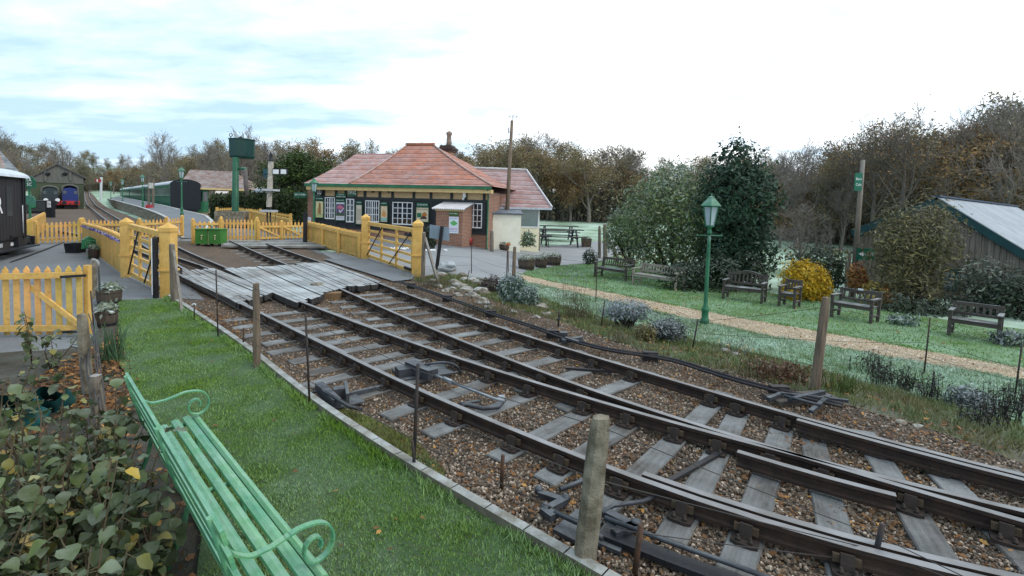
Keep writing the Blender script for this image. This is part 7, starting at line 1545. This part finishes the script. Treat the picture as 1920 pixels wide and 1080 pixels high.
mass('woodland_understorey', 'brown understorey', None, [(-60, 108, 322), (120, 112, 318), (190, 125, 330), (260, 112, 322), (420, 96, 318), (560, 86, 322), (700, 84, 320), (860, 74, 345), (1000, 74, 362), (1150, 72, 358), (1300, 70, 352), (1450, 52, 352), (1620, 46, 350), (1800, 42, 335), (1990, 40, 320)], 16, 52000, .50, DULL, kind='stuff', twigs=7000, tm=TWIGD)

for kind in PROTO:
    for i, pr in enumerate(PROTO[kind]):
        if (kind, i) not in used_p:
            for c in list(pr.children): bpy.data.objects.remove(c)
            bpy.data.objects.remove(pr)
# ------------------------------------------------------------------ loose ground cover: stones, leaves, grass
def inpoly(x, y, Q):
    c = False; j = len(Q) - 1
    for i in range(len(Q)):
        a, b = Q[i], Q[j]
        if (a.y > y) != (b.y > y) and x < (b.x - a.x) * (y - a.y) / (b.y - a.y) + a.x: c = not c
        j = i
    return c
def scatter(Q, n, dens=None):
    xs = [p.x for p in Q]; ys = [p.y for p in Q]; x0, x1, y0, y1 = min(xs), max(xs), min(ys), max(ys); k = 0; t = 0
    while k < n and t < n * 40:
        t += 1; x, y = R.uniform(x0, x1), R.uniform(y0, y1)
        if abs(x) > y * 1.12 + .3 or not inpoly(x, y, Q): continue
        if dens and R.random() > dens(x, y): continue
        k += 1; yield x, y
bedQ = EDGEP + pix([(1500, 1330), (2900, 1300)] + BED_R + [(640, 493), (384, 566), (330, 562)])
near = lambda x, y: min(1, (4.2 / y) ** 1.6)
STN = leafmat('ballast_stone', (.185, .138, .098), (.105, .082, .064), (.29, .24, .19), .5, trans=0, scale=.6)
STN2 = leafmat('ballast_leaf', (.20, .09, .032), (.15, .08, .035), (.30, .165, .05), .45, trans=.15, scale=2)
mb = MB()
for x, y in scatter(bedQ, 70000, near):
    s = R.uniform(.007, .0165); z = gz(x, y) + s * .45 + .012; a = R.uniform(0, PI); ca, sa = math.cos(a) * s, math.sin(a) * s; n = len(mb.v); w_ = R.uniform(.6, 1); h = s * R.uniform(.45, .85); j = lambda: R.uniform(.65, 1.15)
    for k, (i, l) in enumerate(((-1, -1), (1, -1), (1, 1), (-1, 1))): f = j(); mb.v.append(V(x + (i * ca - l * sa * w_) * f, y + (i * sa + l * ca * w_) * f, z - h * .5))
    for k, (i, l) in enumerate(((-1, -1), (1, -1), (1, 1), (-1, 1))): f = j() * .66; mb.v.append(V(x + (i * ca - l * sa * w_) * f, y + (i * sa + l * ca * w_) * f, z + h * R.uniform(.6, 1)))
    mb.f += [[n + 4, n + 5, n + 6, n + 7], [n, n + 1, n + 5, n + 4], [n + 1, n + 2, n + 6, n + 5], [n + 2, n + 3, n + 7, n + 6], [n + 3, n, n + 4, n + 7]]; mb.mi += [0] * 5; mb.sm += [False] * 5
tag(mb.build('ballast_stones', STN), 'loose brown ballast stones', None, None, 'stuff')
mb = MB()
def lay(Q, n, s0, s1, zoff, dens=None):
    for x, y in scatter(Q, n, dens):
        s = R.uniform(s0, s1); p = V(x, y, gz(x, y) + zoff + R.uniform(0, .02)); nn = V(R.gauss(0, .4), R.gauss(0, .4), 1).normalized(); t = Matrix.Rotation(R.uniform(0, 6.28), 3, nn) @ nn.orthogonal(); b = nn.cross(t); n_ = len(mb.v)
        cu = R.uniform(-.25, .35); O = [(-.5, 0), (-.3, .25), (-.1, .16), (.05, .36), (.2, .18), (.5, .0), (.2, -.2), (.05, -.36), (-.1, -.15), (-.3, -.24)]
        for q, w_ in O: mb.v.append(p + t * q * s + b * w_ * s + nn * (cu * abs(w_) * s + R.uniform(0, .1) * s))
        mb.f.append([n_ + i for i in range(10)]); mb.mi.append(0); mb.sm.append(False)
cl = lambda x, y: min(1, (4.5 / y) ** 1.2) * (1 if noise.noise(V(x * .8, y * .8, 5)) > -.05 else .3)
lay(bedQ, 6500, .022, .048, .02, cl)
lay(pix(BED_R[3:10] + [(930, 545), (1150, 615), (1560, 728), (1760, 780)]), 500, .03, .06, .04)
lay(pix([(225, 610), (250, 640), (235, 700), (240, 790), (160, 800), (60, 720), (150, 665), (215, 640)]), 900, .035, .075, .04)
lay(pix([(330, 575), (430, 640), (470, 680), (440, 600)]), 500, .03, .06, .03)
lay(pix([(222, 640), (262, 740), (380, 1000), (330, 1300), (-600, 1300), (-300, 760), (60, 720)]), 1500, .03, .07, .06)
lay(pix([(978, 516), (1110, 494), (1300, 520), (1500, 560), (1960, 640), (1960, 690), (1485, 613), (1080, 536)]), 160, .05, .08, .05)
lay(pix(UP[:-1] + LO[1:]), 120, .04, .07, .02)
lay(lawn_poly, 42, .03, .055, .10)
tag(mb.build('fallen_leaves', STN2), 'fallen orange oak leaves', None, None, 'stuff')
def grassmat(name, c1, c2, fr, fc=(.40, .55, .46), fsc=.9):
    m, nt, b = nodes(name); g = nt.nodes.new('ShaderNodeNewGeometry'); col = mixc(nt, ramp(nt, tex(nt, g.outputs['Position'], 1.0, 4), .35, .65), c1, c2)
    hs = nt.nodes.new('ShaderNodeHueSaturation'); nt.links.new(col, hs.inputs['Color']); nt.links.new(math_(nt, 'ADD', math_(nt, 'MULTIPLY', g.outputs['Random Per Island'], .9), .55), hs.inputs['Value'])
    f = math_(nt, 'MULTIPLY', math_(nt, 'MULTIPLY', ramp(nt, tex(nt, g.outputs['Position'], fsc, 6, .65), .38, .66), ramp(nt, g.outputs['Random Per Island'], .1, .6)), fr)
    nt.links.new(mixc(nt, f, hs.outputs[0], fc), b.inputs['Base Color']); b.inputs['Roughness'].default_value = .6; b.inputs['Specular IOR Level'].default_value = .2
    t = nt.nodes.new('ShaderNodeBsdfTranslucent'); nt.links.new(hs.outputs[0], t.inputs[0]); ms = nt.nodes.new('ShaderNodeMixShader'); ms.inputs[0].default_value = .25; nt.links.new(b.outputs[0], ms.inputs[1]); nt.links.new(t.outputs[0], ms.inputs[2]); nt.links.new(ms.outputs[0], nt.nodes['Material Output'].inputs[0]); return m
def grass(name, Q, n, h, zoff, mat, wid=.006, dens=None):
    mb = MB()
    for x, y in scatter(Q, n, dens):
        k = 1 + .5 * noise.noise(V(x * 2.2, y * 2.2, 0)); hh = h * R.uniform(.5, 1.2) * k; z = gz(x, y) + zoff; a = R.uniform(0, 6.28); w_ = wid * (1 + y * .07); l = R.uniform(.2, .9) * hh; b = R.uniform(0, 6.28); n_ = len(mb.v)
        mb.v += [V(x - math.cos(a) * w_, y - math.sin(a) * w_, z), V(x + math.cos(a) * w_, y + math.sin(a) * w_, z), V(x + math.cos(b) * l, y + math.sin(b) * l, z + hh)]; mb.f.append([n_, n_ + 1, n_ + 2]); mb.mi.append(0); mb.sm.append(False)
    return tag(mb.build(name, mat), name.replace('_', ' '), None, None, 'stuff')
G1 = grassmat('lawn_blades', (.125, .245, .026), (.18, .295, .05), .5); G2 = grassmat('garden_blades', (.15, .28, .05), (.115, .235, .045), .75, (.60, .74, .64)); G3 = grassmat('frosted_blades', (.17, .25, .10), (.20, .29, .15), 1.1, (.70, .82, .75), .7); G4 = grassmat('verge_blades', (.11, .16, .04), (.165, .14, .06), .3)
grass('lawn_grass', lawn_poly, 120000, .031, .062, G1, .0042, lambda x, y: min(1, (4 / y) ** 1.1))
gq = pix([(978, 516), (990, 505), (1050, 498), (1110, 494), (1150, 490), (1300, 520), (1500, 560), (1700, 590), (1960, 640), (1960, 698)] + UP[::-1][3:]); grass('garden_grass', gq, 30000, .05, 0, G2, .006)
vq = pix([(975, 525)] + LO[::-1][1:-2] + [(1960, 810), (1760, 758), (1560, 700), (1400, 660), (1250, 628), (1150, 604), (1060, 575), (990, 548)]); grass('frosted_grass', vq, 34000, .05, 0, G3, .006)
wq = pix([(975, 525), (990, 548), (1060, 575), (1150, 604), (1250, 628), (1400, 660), (1560, 700), (1760, 758), (1960, 815)] + BED_R[3:] + [(790, 521), (830, 513), (880, 523), (930, 528)]); grass('verge_grass', wq, 24000, .11, 0, G4, .006, lambda x, y: .25 + .75 * (noise.noise(V(x * 1.5, y * 1.5, 2)) > -.1))
grass('moss_tufts', pix([(590, 770), (660, 775), (720, 800), (790, 840), (840, 895), (800, 900), (700, 838)]), 2500, .05, .02, G4, .005)

mb = MB(); pq = pix(UP[:-1] + LO[1:])
for x, y in scatter(pq, 9000):
    s = R.uniform(.010, .022); mb.rock(V(x, y, gz(x, y) + .008), s, (1.2, 1, .6), R.random() * 50, sub=0) if False else None
    n = len(mb.v); a = R.uniform(0, 6.28); z = gz(x, y) + .006
    for k in range(3): mb.v.append(V(x + math.cos(a + k * 2.09) * s, y + math.sin(a + k * 2.09) * s, z))
    mb.v.append(V(x, y, z + s * R.uniform(.5, 1.0))); mb.f += [[n, n + 1, n + 3], [n + 1, n + 2, n + 3], [n + 2, n, n + 3]]; mb.mi += [0] * 3; mb.sm += [False] * 3
tag(mb.build('path_gravel', leafmat('path_stone', (.46, .35, .22), (.34, .25, .16), (.58, .5, .4), .45, trans=0, scale=2)), 'loose tan path gravel', None, None, 'stuff')
# tufts that break the straight edges of the path, lawn and edging
def fringe(P, n, h, mat, off=.09, zoff=0, name='edge_grass'):
    mb = MB(); L = [(b - a).length for a, b in zip(P, P[1:])]
    for _ in range(n):
        i = R.choices(range(len(L)), L)[0]; q = P[i].lerp(P[i + 1], R.random()); q = q + V(R.gauss(0, off), R.gauss(0, off), 0)
        if abs(q.x) > q.y * 1.15 or noise.noise(V(q.x * 2, q.y * 2, 7)) < -.25: continue
        hh = h * R.uniform(.4, 1.2); z = gz(q.x, q.y) + zoff; a = R.uniform(0, 6.28); w_ = .004 * (1 + q.y * .08); b = R.uniform(0, 6.28); l = R.uniform(.3, 1) * hh; n_ = len(mb.v)
        mb.v += [V(q.x - math.cos(a) * w_, q.y - math.sin(a) * w_, z), V(q.x + math.cos(a) * w_, q.y + math.sin(a) * w_, z), V(q.x + math.cos(b) * l, q.y + math.sin(b) * l, z + hh)]; mb.f.append([n_, n_ + 1, n_ + 2]); mb.mi.append(0); mb.sm.append(False)
    tag(mb.build(name, mat), name.replace('_', ' '), None, None, 'stuff')
fringe(pix(UP), 6000, .06, G2, .07); fringe(pix(LO), 6000, .06, G3, .07); fringe([p + V(-.06, -.06, 0) for p in EDGEP], 6500, .07, G1, .035, .08); fringe(EDGEP, 1500, .07, G4, .10, .01)
